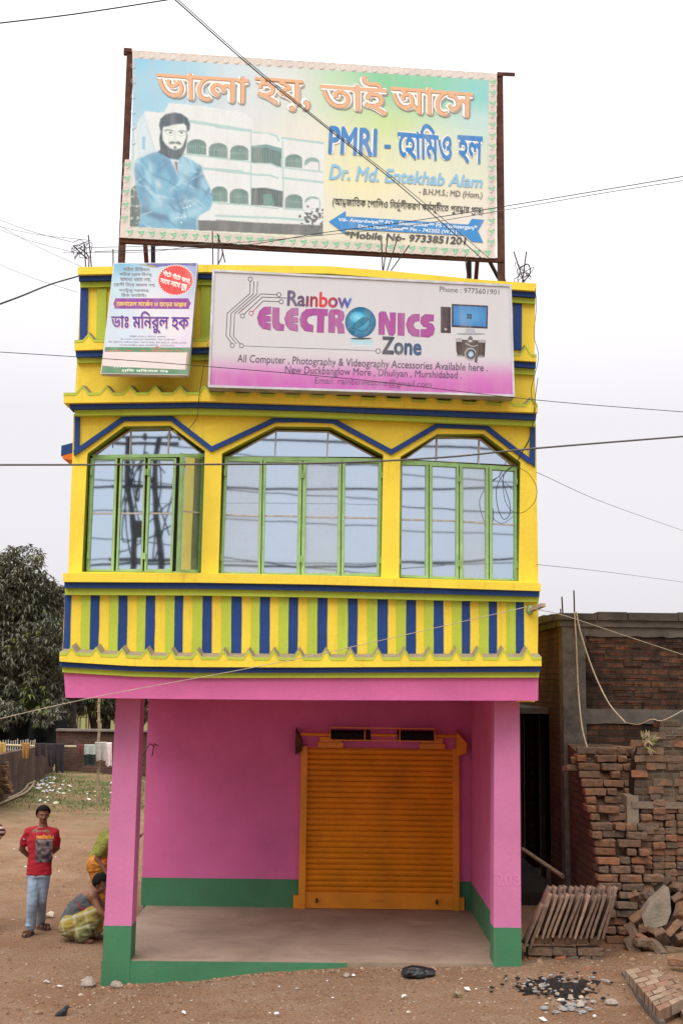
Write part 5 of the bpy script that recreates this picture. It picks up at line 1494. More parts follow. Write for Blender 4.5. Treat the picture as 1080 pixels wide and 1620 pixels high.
# --- loose bricks (every one an object of its own)
bm_ = MB(); bm_.box((0, 0, 0), (.25, .125, .082), M['brick'], None, .004)
BR = []
for v_ in range(4):
    mb_ = MB(); mb_.box((0, 0, 0), (.25, .12, .08), M['brick'], None, .009)
    me_o = mb_.build('brick')
    bmx = bmesh.new(); bmx.from_mesh(me_o.data)
    bmesh.ops.remove_doubles(bmx, verts=bmx.verts, dist=1e-5)
    bmesh.ops.bevel(bmx, geom=list(bmx.edges), offset=.008, segments=1, affect='EDGES')
    for vv_ in bmx.verts: vv_.co += Vector([rnd.uniform(-.0025, .0025) for _ in range(3)])
    bmesh.ops.subdivide_edges(bmx, edges=[e_ for e_ in bmx.edges if e_.calc_length() > .05], cuts=3, use_grid_fill=True)
    for vv_ in bmx.verts: vv_.co += Vector((noise.noise(vv_.co * 22 + Vector((v_ * 7, 0, 0))), noise.noise(vv_.co * 22 + Vector((0, v_ * 7 + 3, 0))), noise.noise(vv_.co * 22 + Vector((0, 5, v_ * 7))))) * .0085
    bmx.to_mesh(me_o.data); bmx.free()
    BR.append(me_o.data); bpy.data.objects.remove(me_o)
def brick(loc, rot=(0, 0, 0), scale=(1, 1, 1), label=None, group=None):
    o = bpy.data.objects.new('brick', rnd.choice(BR)); COL.objects.link(o)
    o.location = loc; o.rotation_euler = rot; o.scale = scale
    return tag(o, label, 'brick', group)
# broken wall running forward from the building's corner, its end raked and toothed
bw = thing('broken_wall', (3.5, 15.4, ZG), 'broken brick garden wall with a ragged raking end, in front of the sooty building', 'wall')
M['brickcore'] = brick_mat('rough old brickwork', [(.15, .085, .052), (.20, .115, .068), (.13, .085, .06)], (.10, .07, .048), axis='Y', row=.098, width=.28, stain=.35, msize=.016)
b = MB()
prof_ = [(14.75, ZG - .2), (14.85, .7), (14.98, 1.2), (15.15, 1.7), (15.5, 2.1), (15.8, 2.42), (16.5, 2.5), (16.5, ZG - .2)]
b.prism([Vector((3.20 - .03 * (z > 1.5), y, z)) for y, z in prof_], [Vector((3.80, y, z)) for y, z in prof_], M['brickcore'], M['brickcore'])
b.build('wall_core', bw)
GRP = 'loose weathered bricks at the ragged end of the broken wall'
LBL = 'weathered brick laid dry in the ragged end of the broken wall'
hc_ = .098
for k in range(24):
    z = ZG + .045 + hc_ * k
    if z > 2.5: break
    ye = pl([(ZG, 14.52), (.9, 14.70), (1.5, 14.9), (1.8, 15.1), (2.2, 15.5), (2.5, 15.7)], z)
    xl_ = pl([(.25, 3.24), (1.0, 3.17), (1.8, 3.12), (2.5, 3.10)], z)
    x = xl_ + rnd.uniform(-.02, .03)
    while x < 3.74:
        if rnd.random() < .55:
            brick((x + .135, ye + .06 + rnd.uniform(-.07, .07), z), (rnd.uniform(-.04, .04), rnd.uniform(-.045, .045), rnd.uniform(-.13, .13)), (rnd.uniform(.98, 1.1), 1, rnd.uniform(.98, 1.1)), LBL, GRP); x += .285
        else:
            brick((x + .068, ye + .12 + rnd.uniform(-.05, .05), z), (0, rnd.uniform(-.03, .03), math.pi / 2 + rnd.uniform(-.08, .08)), (1.06, 1, 1.08), LBL, GRP); x += .145
        if rnd.random() < .16: x += .1
# tumbled bricks, tiles and a pipe on top of the broken wall
GRT = 'bricks tumbled on top of the broken wall'
for px, py in ((905, 1216), (918, 1203), (930, 1213), (944, 1198), (960, 1205), (976, 1196), (990, 1204), (1000, 1192), (985, 1186), (1014, 1188), (968, 1190)):
    p = atY(px, py, 15.75); brick(p, (rnd.uniform(-.2, .2), rnd.uniform(-.25, .25), rnd.uniform(-.6, .6)), (1, 1, 1), 'brick tumbled on top of the broken wall under the hanging rope', GRT)
# dry stack filling the gap under the plastered lintel
GRS = 'bricks stacked under the plastered lintel'
for r in range(13):
    for c_ in range(5):
        if r == 12 and c_ in (0, 3): continue
        p = atY(1022 + c_ * 19.0 + rnd.uniform(-.8, .8), 1403 - r * 11.0, 15.0)
        brick((p.x, 15.1 + rnd.uniform(-.04, .04), p.z), (rnd.uniform(-.03, .03), rnd.uniform(-.04, .04), math.pi / 2 + rnd.uniform(-.06, .06)), (1, 1.2, 1.05), 'brick laid end-on in the neat stack under the plastered lintel', GRS)
# plastered pier and lintel
plm = plain('stained lime plaster', (.19, .155, .115), .95, .4, 2.2, .9)
pw = thing('plastered_wall', (4.6, 15.2, ZG), 'stained beige plastered wall with a crumbling top, above the neat stack of bricks', 'wall')
b = MB()
zz0, zz1 = atY(1040, 1268, 15.0).z, atY(1040, 1140, 15.0).z
X0_ = atY(1003, 1200, 15.0).x
tp = [(X0_ - .02, zz0), (X0_, zz0 + .25), (X0_ + .03, zz0 + .5), (X0_ + .09, zz0 + .63), (X0_ + .12, zz0 + .78), (X0_ + .3, zz0 + .80), (X0_ + .33, zz1), (X0_ + .55, zz1 + .03), (X0_ + .62, zz1 - .06), (X0_ + 1.2, zz1 - .02), (X0_ + 2.4, zz1 - .1), (X0_ + 2.4, zz0)]
fr_ = [Vector((x, 15.0 + .02 * math.sin(x * 9), z)) for x, z in tp]
b.prism(fr_, [p + Vector((0, .3, 0)) for p in fr_], brick_mat('plaster-smeared brickwork', [(.15, .105, .072), (.21, .14, .092), (.17, .125, .09)], (.165, .132, .095), row=.095, width=.26, stain=.4, msize=.02), M['brickfront']); b.build('plaster_panel', pw)
b = MB(); bx(b, X0_ - .05, X0_ + 2.4, 14.97, 15.29, zz0 - .075, zz0 - .004, plm, .012); b.build('lintel', pw)
b = MB(); xa_, xb_ = atY(992, 1350, 15.0).x, atY(1011, 1350, 15.0).x; b.box(((xa_ + xb_) / 2, 15.12, (ZG + zz0 - .08) / 2), (xb_ - xa_, .26, zz0 - .085 - ZG + .3), plm, None, .012); b.build('pier', pw)
b = MB(); bx(b, X0_ + .06, X0_ + 2.4, 15.27, 15.34, ZG - .1, zz0 - .08, M['shutterdark']); b.build('gap_shade_sheet', pw)  # near-black sheet painting the darkness of the gap behind the stack
for k in range(24):                              # bricks showing through lost plaster
    pass
b = MB()
for _ in range(60):
    X = rnd.uniform(X0_ + .05, X0_ + 1.0); z = zz0 + .05 + .095 * rnd.randint(0, 8)
    if z > zz1 - .1: continue
    b.box((X, 15.0, z), (rnd.choice((.12, .2, .23)), .03, .075), M['brick'], None, .012)
b.build('exposed_brick', pw)
# rubble heap
GRR = 'bricks tipped in the rubble heap around the concrete chunk'
for px, py, dY in ((1012, 1415, 0), (1004, 1424, -.1), (1022, 1404, .1), (1048, 1398, .15), (1066, 1404, .1), (1078, 1412, .1), (1076, 1440, -.2), (1062, 1470, -.4), (1046, 1484, -.5), (1030, 1474, -.4), (1076, 1488, -.5), (1018, 1468, -.3), (1078, 1462, -.3), (1020, 1490, -.6), (1040, 1500, -.7), (1068, 1505, -.7), (1002, 1478, -.4), (1000, 1500, -.6), (1012, 1450, -.2), (1072, 1425, 0)):
    p = atY(px, py, 14.75 + dY * .9); brick(p, (rnd.uniform(-.7, .7), rnd.uniform(-.8, .8), rnd.uniform(0, 3)), (1, 1.05, 1.05), 'brick tipped askew in the rubble heap around the concrete chunk', GRR)
for px, py, l_ in ((1018, 1491, 'brick lying flat at the foot of the rubble heap, nearest the tile stack'), (1075, 1522, 'brick lying at the right edge above the brick path')):
    p = atZ(px, py, .36); brick(p, (.05, .05, rnd.uniform(0, 3)), (1, 1, 1.05), l_)
heap = MB()
hv = []
for i in range(13):
    for j in range(13):
        u, v = i / 12, j / 12
        x, y = lerp(3.72, 6.0, u), lerp(13.2, 15.1, v)
        h = ZG - .06 + 1.0 * sstep(v * 1.1 - .1) * sstep(u * 3) * (.8 + .5 * noise.noise(Vector((x * 2, y * 2, 1)))) * .55
        hv.append(Vector((x, y, h + .03 * rnd.uniform(-1, 1))))
heap.mesh(hv, [(i * 13 + j, (i + 1) * 13 + j, (i + 1) * 13 + j + 1, i * 13 + j + 1) for i in range(12) for j in range(12)], plain('rubble earth', (.17, .115, .075), .95, .35, 8, .8))
tag(heap.build('rubble', org=(4.8, 14.2, .2)), kind='stuff')
ck = MB()
cp = [atY(x, y, 14.35) for x, y in Q('t', (998, 592), (1005, 640), (1010, 730), (985, 800), (930, 820), (860, 815), (845, 760), (890, 690), (950, 640))]
c0 = sum(cp, Vector()) / len(cp)
ck.prism(cp, [p + Vector((.03, .28, .03)) + (c0 - p) * .15 for p in cp], plain('broken concrete', (.27, .225, .17), .95, .3, 6, 1.0))
lump = MB()
ch = ck.build('concrete_chunk', org=(c0.x, 14.4, .5)); tag(ch, 'pale pointed chunk of broken concrete leaning on the rubble heap', 'rubble')
for _ in range(16):
    pass
# brick path at the lower right
M['brickpath'] = brick_mat('worn brick paving', [(.28, .185, .12), (.34, .23, .15), (.30, .205, .135)], (.20, .14, .09), row=.13, width=.27, axis='X', axis2='Y', stain=.15)
M['brickpathside'] = brick_mat('worn brick paving edge', [(.24, .15, .095), (.30, .19, .12), (.25, .17, .11)], (.20, .14, .09), axis='Y', stain=.2)
b = MB()
PB = [plain('worn paving brick', (.22, .145, .095), .95, .3, 9, .5), plain('dusty paving brick', (.27, .19, .13), .95, .25, 9, .5), plain('reddish paving brick', (.21, .12, .075), .95, .3, 9, .5)]
def paving(quad, z, rows, cols, h):
    qa = Q('t', *quad)
    for r in range(rows):
        us = [0] + [(c + (.5 if r % 2 else 0)) / cols for c in range(1 if not r % 2 else 0, cols + 1)] + [1]
        us = sorted(set(min(1, max(0, u)) for u in us))
        for u0, u1 in zip(us, us[1:]):
            if u1 - u0 < .02: continue
            g0, g1 = u0 + .012, u1 - .012
            zz_ = z + rnd.uniform(-.012, .008)
            P = [atZ(*bil(qa, u, v), zz_) + Vector((rnd.uniform(-.006, .006), rnd.uniform(-.006, .006), rnd.uniform(-.004, .004))) for u, v in ((g0, (r + .06) / rows), (g1, (r + .06) / rows), (g1, (r + .94) / rows), (g0, (r + .94) / rows))]
            b.prism(P, [Vector((p.x, p.y, zz_ - h)) for p in P], rnd.choice(PB))
    P = [atZ(*p, z - .02) for p in qa]
    b.prism(P, [Vector((p.x, p.y, .0)) for p in P], plain('path bedding', (.19, .13, .085), .95, .3, 9, .5), M['brickpathside'])
paving(((748, 1062), (905, 1028), (1090, 1225), (942, 1292)), .37, 9, 2, .10)
paving(((920, 1105), (1010, 1080), (1330, 1400), (1180, 1440)), .30, 12, 2, .10)
tag(b.build('path', org=(3.6, 12.6, .2)), kind='structure')
b = MB()
pts = [atZ(x, y, .25) for x, y in Q('t', (742, 1085), (830, 1215), (962, 1372))]
for p, q in zip(pts, pts[1:]): b.bar(p, q, .05, .06, M['concrete'])
tag(b.build('kerb', org=pts[1]), kind='structure')
# --- roof tiles stacked on edge on a little base of bricks
GRB = 'bricks of the low base under the stacked roof tiles'
for y_, sp in ((892, [(205, 270), (272, 338), (342, 408), (410, 472), (476, 542), (550, 618)]), (960, [(198, 335), (340, 475), (482, 620)]), (1010, [(165, 196), (198, 265), (268, 340), (345, 413), (418, 486), (490, 558), (562, 622)])):
    for a, c_ in sp:
        p = atY(*Q('t', ((a + c_) / 2, y_)), 13.78); w = (c_ - a) * REG['t'][2] / 1850 * 13.78
        if w > .2: brick((p.x, 13.84, p.z), (0, 0, rnd.uniform(-.03, .03)), (w / .25 * .97, 1, 1.12), 'brick in the low base under the stacked roof tiles', GRB)
        else: brick((p.x, 13.90, p.z), (0, rnd.uniform(-.04, .04), math.pi / 2 + rnd.uniform(-.05, .05)), (1, w / .12 * .95, 1.12), 'brick in the low base under the stacked roof tiles', GRB)
TM = []
tile_m = plain('weathered clay tile', (.21, .135, .095), .92, .35, 9, .5, 0, .35)
for v_ in range(3):
    mb_ = MB(); L_, W_ = .50, .19
    sec = []
    for k in range(9):
        a = lerp(-1, 1, k / 8); sec.append((a * W_ / 2, .028 * (1 - a * a)))
    V = []; rows = 7
    for r in range(rows):
        t = r / (rows - 1); nar = lerp(1, .82, t)
        if r == rows - 1: nar *= .72
        for (a, h) in sec: V.append(Vector((h + .010 * (abs(a) > .09), a * nar, t * L_)))
        for (a, h) in sec[::-1]: V.append(Vector((h - .022, a * nar, t * L_)))
    n_ = 18; F_ = []
    for r in range(rows - 1):
        for k in range(n_): F_.append((r * n_ + k, r * n_ + (k + 1) % n_, (r + 1) * n_ + (k + 1) % n_, (r + 1) * n_ + k))
    F_ += [tuple(range(n_))[::-1], tuple(range((rows - 1) * n_, rows * n_))]
    V = [p + Vector([rnd.uniform(-.002, .002) for _ in range(3)]) for p in V]
    mb_.mesh(V, F_, tile_m, None, True)
    for side in (-1, 1):                          # rolled rims
        mb_.tube([(.0, side * W_ / 2, 0), (.0, side * W_ / 2 * .9, L_ * .6), (.0, side * W_ / 2 * .8, L_ * .97)], .013, tile_m, 6)
    o_ = mb_.build('roof_tile'); TM.append(o_.data); bpy.data.objects.remove(o_)
zb_ = atY(*Q('t', (400, 872)), 13.8).z
for row, (y_, n_, x0_, dx, lift) in enumerate(((13.80, 15, 172, 31.5, 0), (14.02, 13, 232, 32, .05))):
    for k in range(n_):
        p = atY(*Q('t', (x0_ + dx * k, 880)), y_)
        o = bpy.data.objects.new('roof_tile', TM[(k + row) % 3]); COL.objects.link(o)
        drop = (-.10 if (row == 0 and k < 2) else 0)
        o.location = (p.x, y_, zb_ + lift + drop + rnd.uniform(-.004, .012)); o.rotation_euler = (rnd.uniform(-.04, .04), R(23) + rnd.uniform(-.05, .05) - (.004 * k), rnd.uniform(-.10, .10))
        tag(o, 'weathered clay roof tile leaning on edge in the front row of tiles' if row == 0 else 'weathered clay roof tile leaning in the back row of tiles behind the front row', 'roof tile', 'clay roof tiles stacked on edge')
o = None
# --- burnt rubbish, plastic bag and other small things near the front
ash = MB()
av = []
n_ = 44
ctr = atZ(886, 1562, .23)
for i in range(n_ + 1):
    for j in range(n_ + 1):
        u, v = i / n_ * 2 - 1, j / n_ * 2 - 1
        r = math.hypot(u, v); x, y = ctr.x + u * .62, ctr.y + v * .55
        e = 1 - sstep((r + .62 * noise.noise(Vector((u * 2.6, v * 2.6, 4))) + .3 * noise.noise(Vector((u * 7, v * 7, 1)))) / .85)
        av.append(Vector((x, y, gz(x, y) - .012 + .085 * e * (.7 + .6 * noise.noise(Vector((u * 6, v * 6, 8)))))))
ash.mesh(av, [(i * (n_ + 1) + j, (i + 1) * (n_ + 1) + j, (i + 1) * (n_ + 1) + j + 1, i * (n_ + 1) + j + 1) for i in range(n_) for j in range(n_)], plain('burnt ash', (.014, .010, .008), .95, .5, 12, .8))
ashgrey = plain('grey ash flake', (.24, .23, .22), .9, .3, 12)
for _ in range(150):
    x, y = ctr.x + rnd.gauss(-.03, .30), ctr.y + rnd.gauss(.02, .22)
    s = rnd.uniform(.008, .034)
    ash.ball((x, y, gz(x, y) + .03), (s, s * .8, s * .45), rnd.choice([ashgrey, M['shutterdark'], M['shutterdark'], ST[1], ST[0], M['shutterdark'], ashgrey]), 6, 4, Matrix.Rotation(rnd.uniform(0, 6), 3, 'Z'), .25, False)
for _ in range(38):
    p = atZ(rnd.gauss(905, 18), rnd.gauss(1588, 6), .22); s = rnd.uniform(.015, .045)
    ash.ball((p.x, p.y, gz(p.x, p.y) + .015), (s, s, s * .5), rnd.choice([ashgrey, ashgrey, ST[0], ST[2]]), 6, 4, None, .3, False)
tag(ash.build('ash', org=(ctr.x, ctr.y, .2)), kind='stuff')
bag = MB()
p = atZ(659, 1549, .2)
bagm = plain('black plastic', (.008, .008, .009), .32, .2, 8, .6, 0, 0, .5)
vs_, fs_ = [], []
bb_ = MB(); bb_.ball((0, 0, 0), (.165, .10, .075), bagm, 22, 12)
vv_ = []
for q in bb_.v:
    k = 1 + .22 * noise.noise(q * 14) + .16 * noise.noise(q * 34)
    vv_.append(Vector((q.x * k + .02 * (q.x > .1), q.y * k, max(q.z * k, -.05))) + Vector((p.x, p.y, gz(p.x, p.y) + .045)))
bag.mesh(vv_, bb_.f, bagm, None, False)
tag(bag.build('plastic_bag', org=(p.x, p.y, gz(p.x, p.y))), 'crumpled black plastic bag lying on the earth before the porch', 'bag')
dw = MB()
p = atZ(722, 1577, .2)
for k in range(40):
    a = rnd.uniform(0, 6.28); e = Vector((math.cos(a), math.sin(a), rnd.uniform(.1, 1))) * rnd.uniform(.03, .085)
    q = Vector((p.x, p.y, gz(p.x, p.y) + .005)); dw.tube([q, q + e * .6, q + e], [.006, .004, .002], M['woodgrey'] if k % 3 else GR[1], 4)
tag(dw.build('dried_weed', org=(p.x, p.y, gz(p.x, p.y))), 'small dried yellowish weed lying on the bare earth', 'weed')
for px, py, s, lab in ((140, 1550, .12, 'broken grey brick lump beside the green foot of the left pillar'), (185, 1556, .085, 'grey stone against the green plinth by the left pillar'), (548, 1545, .055, 'small round grey stone before the porch edge'), (966, 1591, .07, 'flat pale stone between the ash and the brick path'), (470, 1557, .03, 'small dark stone on the reddish earth left of centre')):
    p = atZ(px, py, .05 if px < 200 else .2); q = MB()
    q.ball((p.x, p.y, gz(p.x, p.y) + s * .3), (s, s * .7, s * .5), ST[0], 9, 6, Matrix.Rotation(rnd.uniform(0, 3), 3, 'Z'), .14, False)
    tag(q.build('stone', org=(p.x, p.y, gz(p.x, p.y))), lab, 'stone')

# ================================================================ the yard on the left
Y2 = 41.5
zt_ = atY(160, 1157, Y2).z
b = MB()
xa_, xb_ = atY(90, 1157, Y2).x, -2.0
bx(b, xa_, xb_, Y2, Y2 + .25, -.3, zt_, M['brickfar']); 
bwk = thing('boundary_wall', (xa_ + 3, Y2, 0), 'low weathered brick boundary wall running level across the back of the yard', 'wall'); b.build('wall', bwk)
b = MB(); bx(b, xa_, xb_, Y2 - .12, Y2 + .26, zt_ - .002, zt_ + .07, plain('wall cap', (.2, .165, .14), .95, .3, 3, .4)); b.build('coping', bwk)
b = MB(); bx(b, xa_ + 1.0, xb_, Y2 - .32, Y2 - .001, -.3, atY(150, 1213, Y2).z, M['brickfar']); b.build('plinth', bwk)
P0, P1 = atY(9, 1192, 30.5), atY(86, 1176.5, 41.4)
P0 = P0 + (P0 - P1) * .25
b = MB()
dv = Vector((-.22, 0, 0))
lo = lambda p: Vector((p.x, p.y, -.3))
b.prism([lo(P0), lo(P1), P1, P0], [lo(P0) + dv, lo(P1) + dv, P1 + dv, P0 + dv], M['brickfary'])
tag(b.build('boundary_wall', org=(P1.x, 36, 0)), 'brown brick boundary wall sloping in perspective along the left of the yard', 'wall')
pf = thing('picket_fence', (atY(28, 1190, 43).x, 43, 0), 'row of pale thin bamboo pickets behind the left boundary wall', 'fence')
for k in range(17):
    px = -6 + k * 3.9 + rnd.uniform(-.8, .8); a = atY(px, 1169 + .2 * k + rnd.uniform(-3, 3), 43.0)
    q = MB(); q.bar((a.x + rnd.uniform(-.04, .04), 43, .1), a, .045, .03, plain('bleached cane', (.40, .36, .30), .8, .2, 5) if k == 0 else pcm); o = q.build('picket', pf); pcm = o.data.materials[0]
q = MB(); a, c_ = atY(-8, 1184, 43.05), atY(58, 1188, 43.05); q.bar(a, c_, .04, .03, pcm); q.build('rail', pf)
net = MB(); nv = []
for i in range(25):
    for j in range(9):
        p = atY(lerp(-30, 103, i / 24), lerp(1128, 1215, j / 8), 44.2); p.y += .35 * math.sin(i * 1.1 + j * .3) + .1 * rnd.random(); nv.append(p)
net.mesh(nv, [(i * 9 + j, i * 9 + j + 1, (i + 1) * 9 + j + 1, (i + 1) * 9 + j) for i in range(24) for j in range(8)], plain('dark green shade net', (.006, .009, .008), .9, .5, 2), None, True)
tag(net.build('shade_net', org=(atY(40, 1200, 44).x, 44.2, 0)), 'dark green shade net hung under the trees behind the pickets', 'netting')

# --- clothes pole
Y3 = 31.6
cp_ = MB(); a, c_ = atY(-30, 1177.5, Y3), atY(172, 1181.5, Y3)
cp_.tube([a, a.lerp(c_, .4) + Vector((0, 0, -.02)), c_], [.035, .03, .024], plain('yellowish bamboo', (.42, .35, .22), .6, .2, 4), 8)
tag(cp_.build('clothes_pole', org=((a.x + c_.x) / 2, Y3, a.z)), 'horizontal bamboo pole hung with drying clothes', 'pole')
vp = MB(); a, c_ = atY(155.5, 1276, Y3 + .12), atY(157.5, 1095, Y3 + .12); a.z = gz(a.x, a.y) - .1
n_ = 12
pts = [a.lerp(c_, k / n_) + Vector((.012 * math.sin(k * 1.7), 0, 0)) for k in range(n_ + 1)]
vp.tube(pts, [.045 - .001 * k for k in range(n_ + 1)], M['bamboo'], 8)
for p in pts[1:-1]: vp.tube([p - Vector((0, 0, .012)), p + Vector((0, 0, .012))], .049, M['bamboo'], 8)
tag(vp.build('bamboo_post', org=(a.x, a.y, 0)), 'upright grey bamboo post propping the clothes pole in the yard', 'post')
def garment(x0, x1, y0, y1, c, lab, taper=0.0, leg=False, name='garment', cat='clothing', c2=None):
    q = MB(); m = plain('cloth ' + lab[:12], c, .9, .25, 9); m2 = plain('cloth b ' + lab[:12], c2, .9, .2, 9) if c2 else m
    nx_, nz_ = 10, 9
    for side in (-1, 1):
        vs = []
        for j in range(nz_ + 1):
            for i in range(nx_ + 1):
                u, v = i / nx_, j / nz_
                w = 1 - taper * v
                px = lerp(lerp(x0, x1, .5) + (x0 - x1) * .5 * w, lerp(x0, x1, .5) + (x1 - x0) * .5 * w, u)
                py = lerp(y0, y1 * (1 if side < 0 else 1) - (0 if side < 0 else (y1 - y0) * .3), v) + 1.2 * math.sin(u * 9 + x0) * v
                p = atY(px, py, Y3 + side * (.035 + .05 * v) + .05 * math.sin(u * 11 + x0) * v)
                vs.append(p)
        f = []
        for j in range(nz_):
            for i in range(nx_):
                if leg and j > 3 and i in (4, 5): continue
                f.append((j * (nx_ + 1) + i, j * (nx_ + 1) + i + 1, (j + 1) * (nx_ + 1) + i + 1, (j + 1) * (nx_ + 1) + i))
        k = len(f) if not c2 else int(len(f) * .45)
        q.mesh(vs, f[k:] if c2 else [], m, None, True)
        q.mesh(vs, f[:k], m2, None, True)
    p0, p1 = atY(x0, y0, Y3), atY(x1, y0, Y3)
    q.tube([p0, p1], .04, m2, 8)
    tag(q.build(name, org=((p0.x + p1.x) / 2, Y3, p0.z)), lab, cat, 'clothes drying on the bamboo pole')
garment(-6, 9, 1177, 1201, (.36, .22, .06), 'mustard cloth at the far left end of the clothes pole')
garment(35, 47, 1177.5, 1200, (.28, .14, .035), 'brownish mustard cloth bunched on the clothes pole', .25)
garment(56, 73, 1178, 1196, (.030, .018, .020), 'short dark maroon cloth on the clothes pole')
garment(74, 89, 1178.5, 1213, (.028, .026, .028), 'dark grey shirt hanging on the clothes pole', .45)
garment(88, 102, 1178.5, 1222, (.022, .022, .025), 'long black trousers hanging on the clothes pole', .1, True)
garment(122, 134, 1180, 1192, (.10, .03, .025), 'small maroon cloth on the clothes pole', .4)
garment(133, 152, 1180, 1210, (.012, .02, .016), 'dark green and white shirt on the clothes pole', .1, False, 'garment', 'clothing', (.30, .33, .30))
garment(151, 169, 1176, 1203, (.33, .30, .27), 'crumpled grey shirt hung over the bamboo post', .15)
garment(168, 177, 1177, 1212, (.66, .56, .55), 'white towel at the right end of the clothes pole', -.1)
# bamboo poles lying on the ground
for pts, r, lab in (([(-6, 1272), (18, 1262), (40, 1252), (52, 1242), (53, 1237)], .034, 'longest curved bamboo pole lying on the ground at the left edge'), ([(-6, 1266), (20, 1259), (38, 1249), (46, 1240)], .030, 'second curved bamboo pole on the ground, behind the longest'), ([(-6, 1262), (16, 1254), (34, 1246), (56, 1236)], .032, 'straight bamboo pole lying nearest the rubbish heap'), ([(-6, 1258), (10, 1254), (24, 1250)], .028, 'short bamboo pole end lying at the left edge')):
    P = [atZ(x, y, .22) for x, y in pts]; P = [Vector((p.x, p.y, gz(p.x, p.y) + .07)) for p in P]
    q = MB(); q.tube(spline(P, 6), r, M['bamboo'], 7)
    tag(q.build('bamboo_pole', org=P[2]), lab, 'pole', 'bamboo poles lying in the yard')
# heap of bricks at the left edge
for k in range(58):
    r = k % 10; col_ = k // 10
    p = atY(rnd.uniform(-9, 15 - r * .9), 1253 - r * 5.0, 30.0 + col_ * .12)
    brick(p, (rnd.uniform(-.15, .15), rnd.uniform(-.15, .15), rnd.uniform(-.4, .4)), (1, 1, 1), 'reddish brick in the tall heap at the left edge of the yard', 'bricks heaped at the left edge of the yard')

# ================================================================ trees
BARK = plain('dark bark', (.035, .028, .022), .95, .4, 4, .6)
def leaf_mat(name, a, c):
    m, n, b = newmat(name)
    v = coord(n)
    col = mixc(n, ramp(n, noi(n, .7, 4, .7, v), [(.35, 0), (.65, 1)]), a, c)
    geo = N(n, 'ShaderNodeNewGeometry')
    hv = N(n, 'ShaderNodeHueSaturation'); mr = N(n, 'ShaderNodeMapRange'); mr.inputs[3].default_value = .55; mr.inputs[4].default_value = 1.5
    n.links.new(geo.outputs['Random Per Island'], mr.inputs[0]); n.links.new(mr.outputs[0], hv.inputs['Value']); n.links.new(col, hv.inputs['Color'])
    n.links.new(hv.outputs[0], b.inputs['Base Color']); b.inputs['Roughness'].default_value = .6; b.inputs['Specular IOR Level'].default_value = .3
    return m
LEAF = [leaf_mat('dusty mango leaves', (.080, .090, .056), (.165, .160, .112)), leaf_mat('fresh mango leaves', (.10, .13, .03), (.15, .17, .05))]
def tree(px, Y, lobes, trunk, label, seed):
    """lobes: (px, py, radius m, dY) of the crown; trunk: list of pixel chains"""
    rr = random.Random(seed)
    base = atY(px, 1200, Y); base.z = 0
    t = thing('tree', base, label, 'tree', 'mango trees behind the yard')
    q = MB()
    for ch in trunk:
        P = [atY(x, y, Y + d) for x, y, d, r in ch]
        q.tube(spline(P, 5), [lerp(ch[0][3], ch[-1][3], i / (5 * (len(P) - 1))) for i in range(5 * (len(P) - 1) + 1)], BARK, 8)
    q.build('trunk', t)
    V = [[], []]; F_ = [[], []]
    for lx, ly, r, d in lobes:
        c = atY(lx, ly, Y + d)
        n = int(185 * r * r)
        for _ in range(n):
            th = rr.uniform(0, 2 * math.pi); ph = math.acos(rr.uniform(-.9, 1))
            dirv = Vector((math.sin(ph) * math.cos(th), math.sin(ph) * math.sin(th), math.cos(ph)))
            rad = r * (rr.uniform(.45, 1.0) ** .6) * (1 + .28 * noise.noise(dirv * 2.2 + c))
            p = c + Vector((dirv.x * rad, dirv.y * rad, dirv.z * rad * .9))
            k = 1 if rr.random() < .035 or (noise.noise(p * .5) > .42) else 0
            for _l in range(rr.randint(6, 9)):
                a = rr.uniform(0, 6.28); el = rr.uniform(-1.1, .35)
                l = rr.uniform(.16, .30); w = l * .15
                dv = Vector((math.cos(a) * math.cos(el), math.sin(a) * math.cos(el), math.sin(el)))
                sd = dv.cross(Vector((0, 0, 1))).normalized() * w
                if sd.length < 1e-5: continue
                i0 = len(V[k])
                V[k] += [p + dv * .03, p + dv * l * .5 + sd, p + dv * l - Vector((0, 0, l * .25)), p + dv * l * .5 - sd]
                F_[k].append((i0, i0 + 1, i0 + 2, i0 + 3))
    q = MB()
    for k in (0, 1): q.mesh(V[k], F_[k], LEAF[k])
    q.build('crown', t)
L1 = []
rr_ = random.Random(3)
for y, x0_, x1_, n_ in ((905, -20, 48, 3), (935, -30, 72, 5), (970, -35, 84, 5), (1005, -35, 92, 6), (1040, -35, 90, 6), (1075, -30, 80, 6), (1100, -30, 64, 5), (1128, -30, 98, 6)):
    for k in range(n_): L1.append((lerp(x0_, x1_, (k + .5) / n_) + rr_.uniform(-8, 8), y + rr_.uniform(-9, 9), rr_.uniform(.75, 1.1) * (.62 if y > 1110 else 1), rr_.uniform(-1.2, 1.2) - (1.6 if y > 1110 else 0)))
tree(12, 46, L1, [[(30, 1215, 0, .3), (28, 1150, 0, .26), (20, 1060, 0, .2), (10, 960, 0, .08)], [(27, 1130, 0, .16), (52, 1080, -.2, .1), (70, 1000, 0, .04)]], 'tall dense dusty mango tree at the left edge of the picture', 11)
L2 = []
for y, x0_, x1_, n_ in ((960, 80, 130, 3), (995, 80, 150, 4), (1035, 80, 170, 5), (1075, 78, 178, 6), (1105, 90, 170, 4)):
    for k in range(n_): L2.append((lerp(x0_, x1_, (k + .5) / n_) + rr_.uniform(-6, 6), y + rr_.uniform(-7, 7), rr_.uniform(.7, 1.0), rr_.uniform(.5, 2.5)))
tree(112, 48, L2, [[(110, 1205, 0, .42), (110, 1160, 0, .36), (112, 1110, 0, .28), (118, 1040, 0, .12)], [(113, 1140, 0, .2), (92, 1105, 0, .12), (85, 1060, 0, .05)]], 'mango tree whose thick dark trunk shows under the balcony corner', 12)
L3 = []
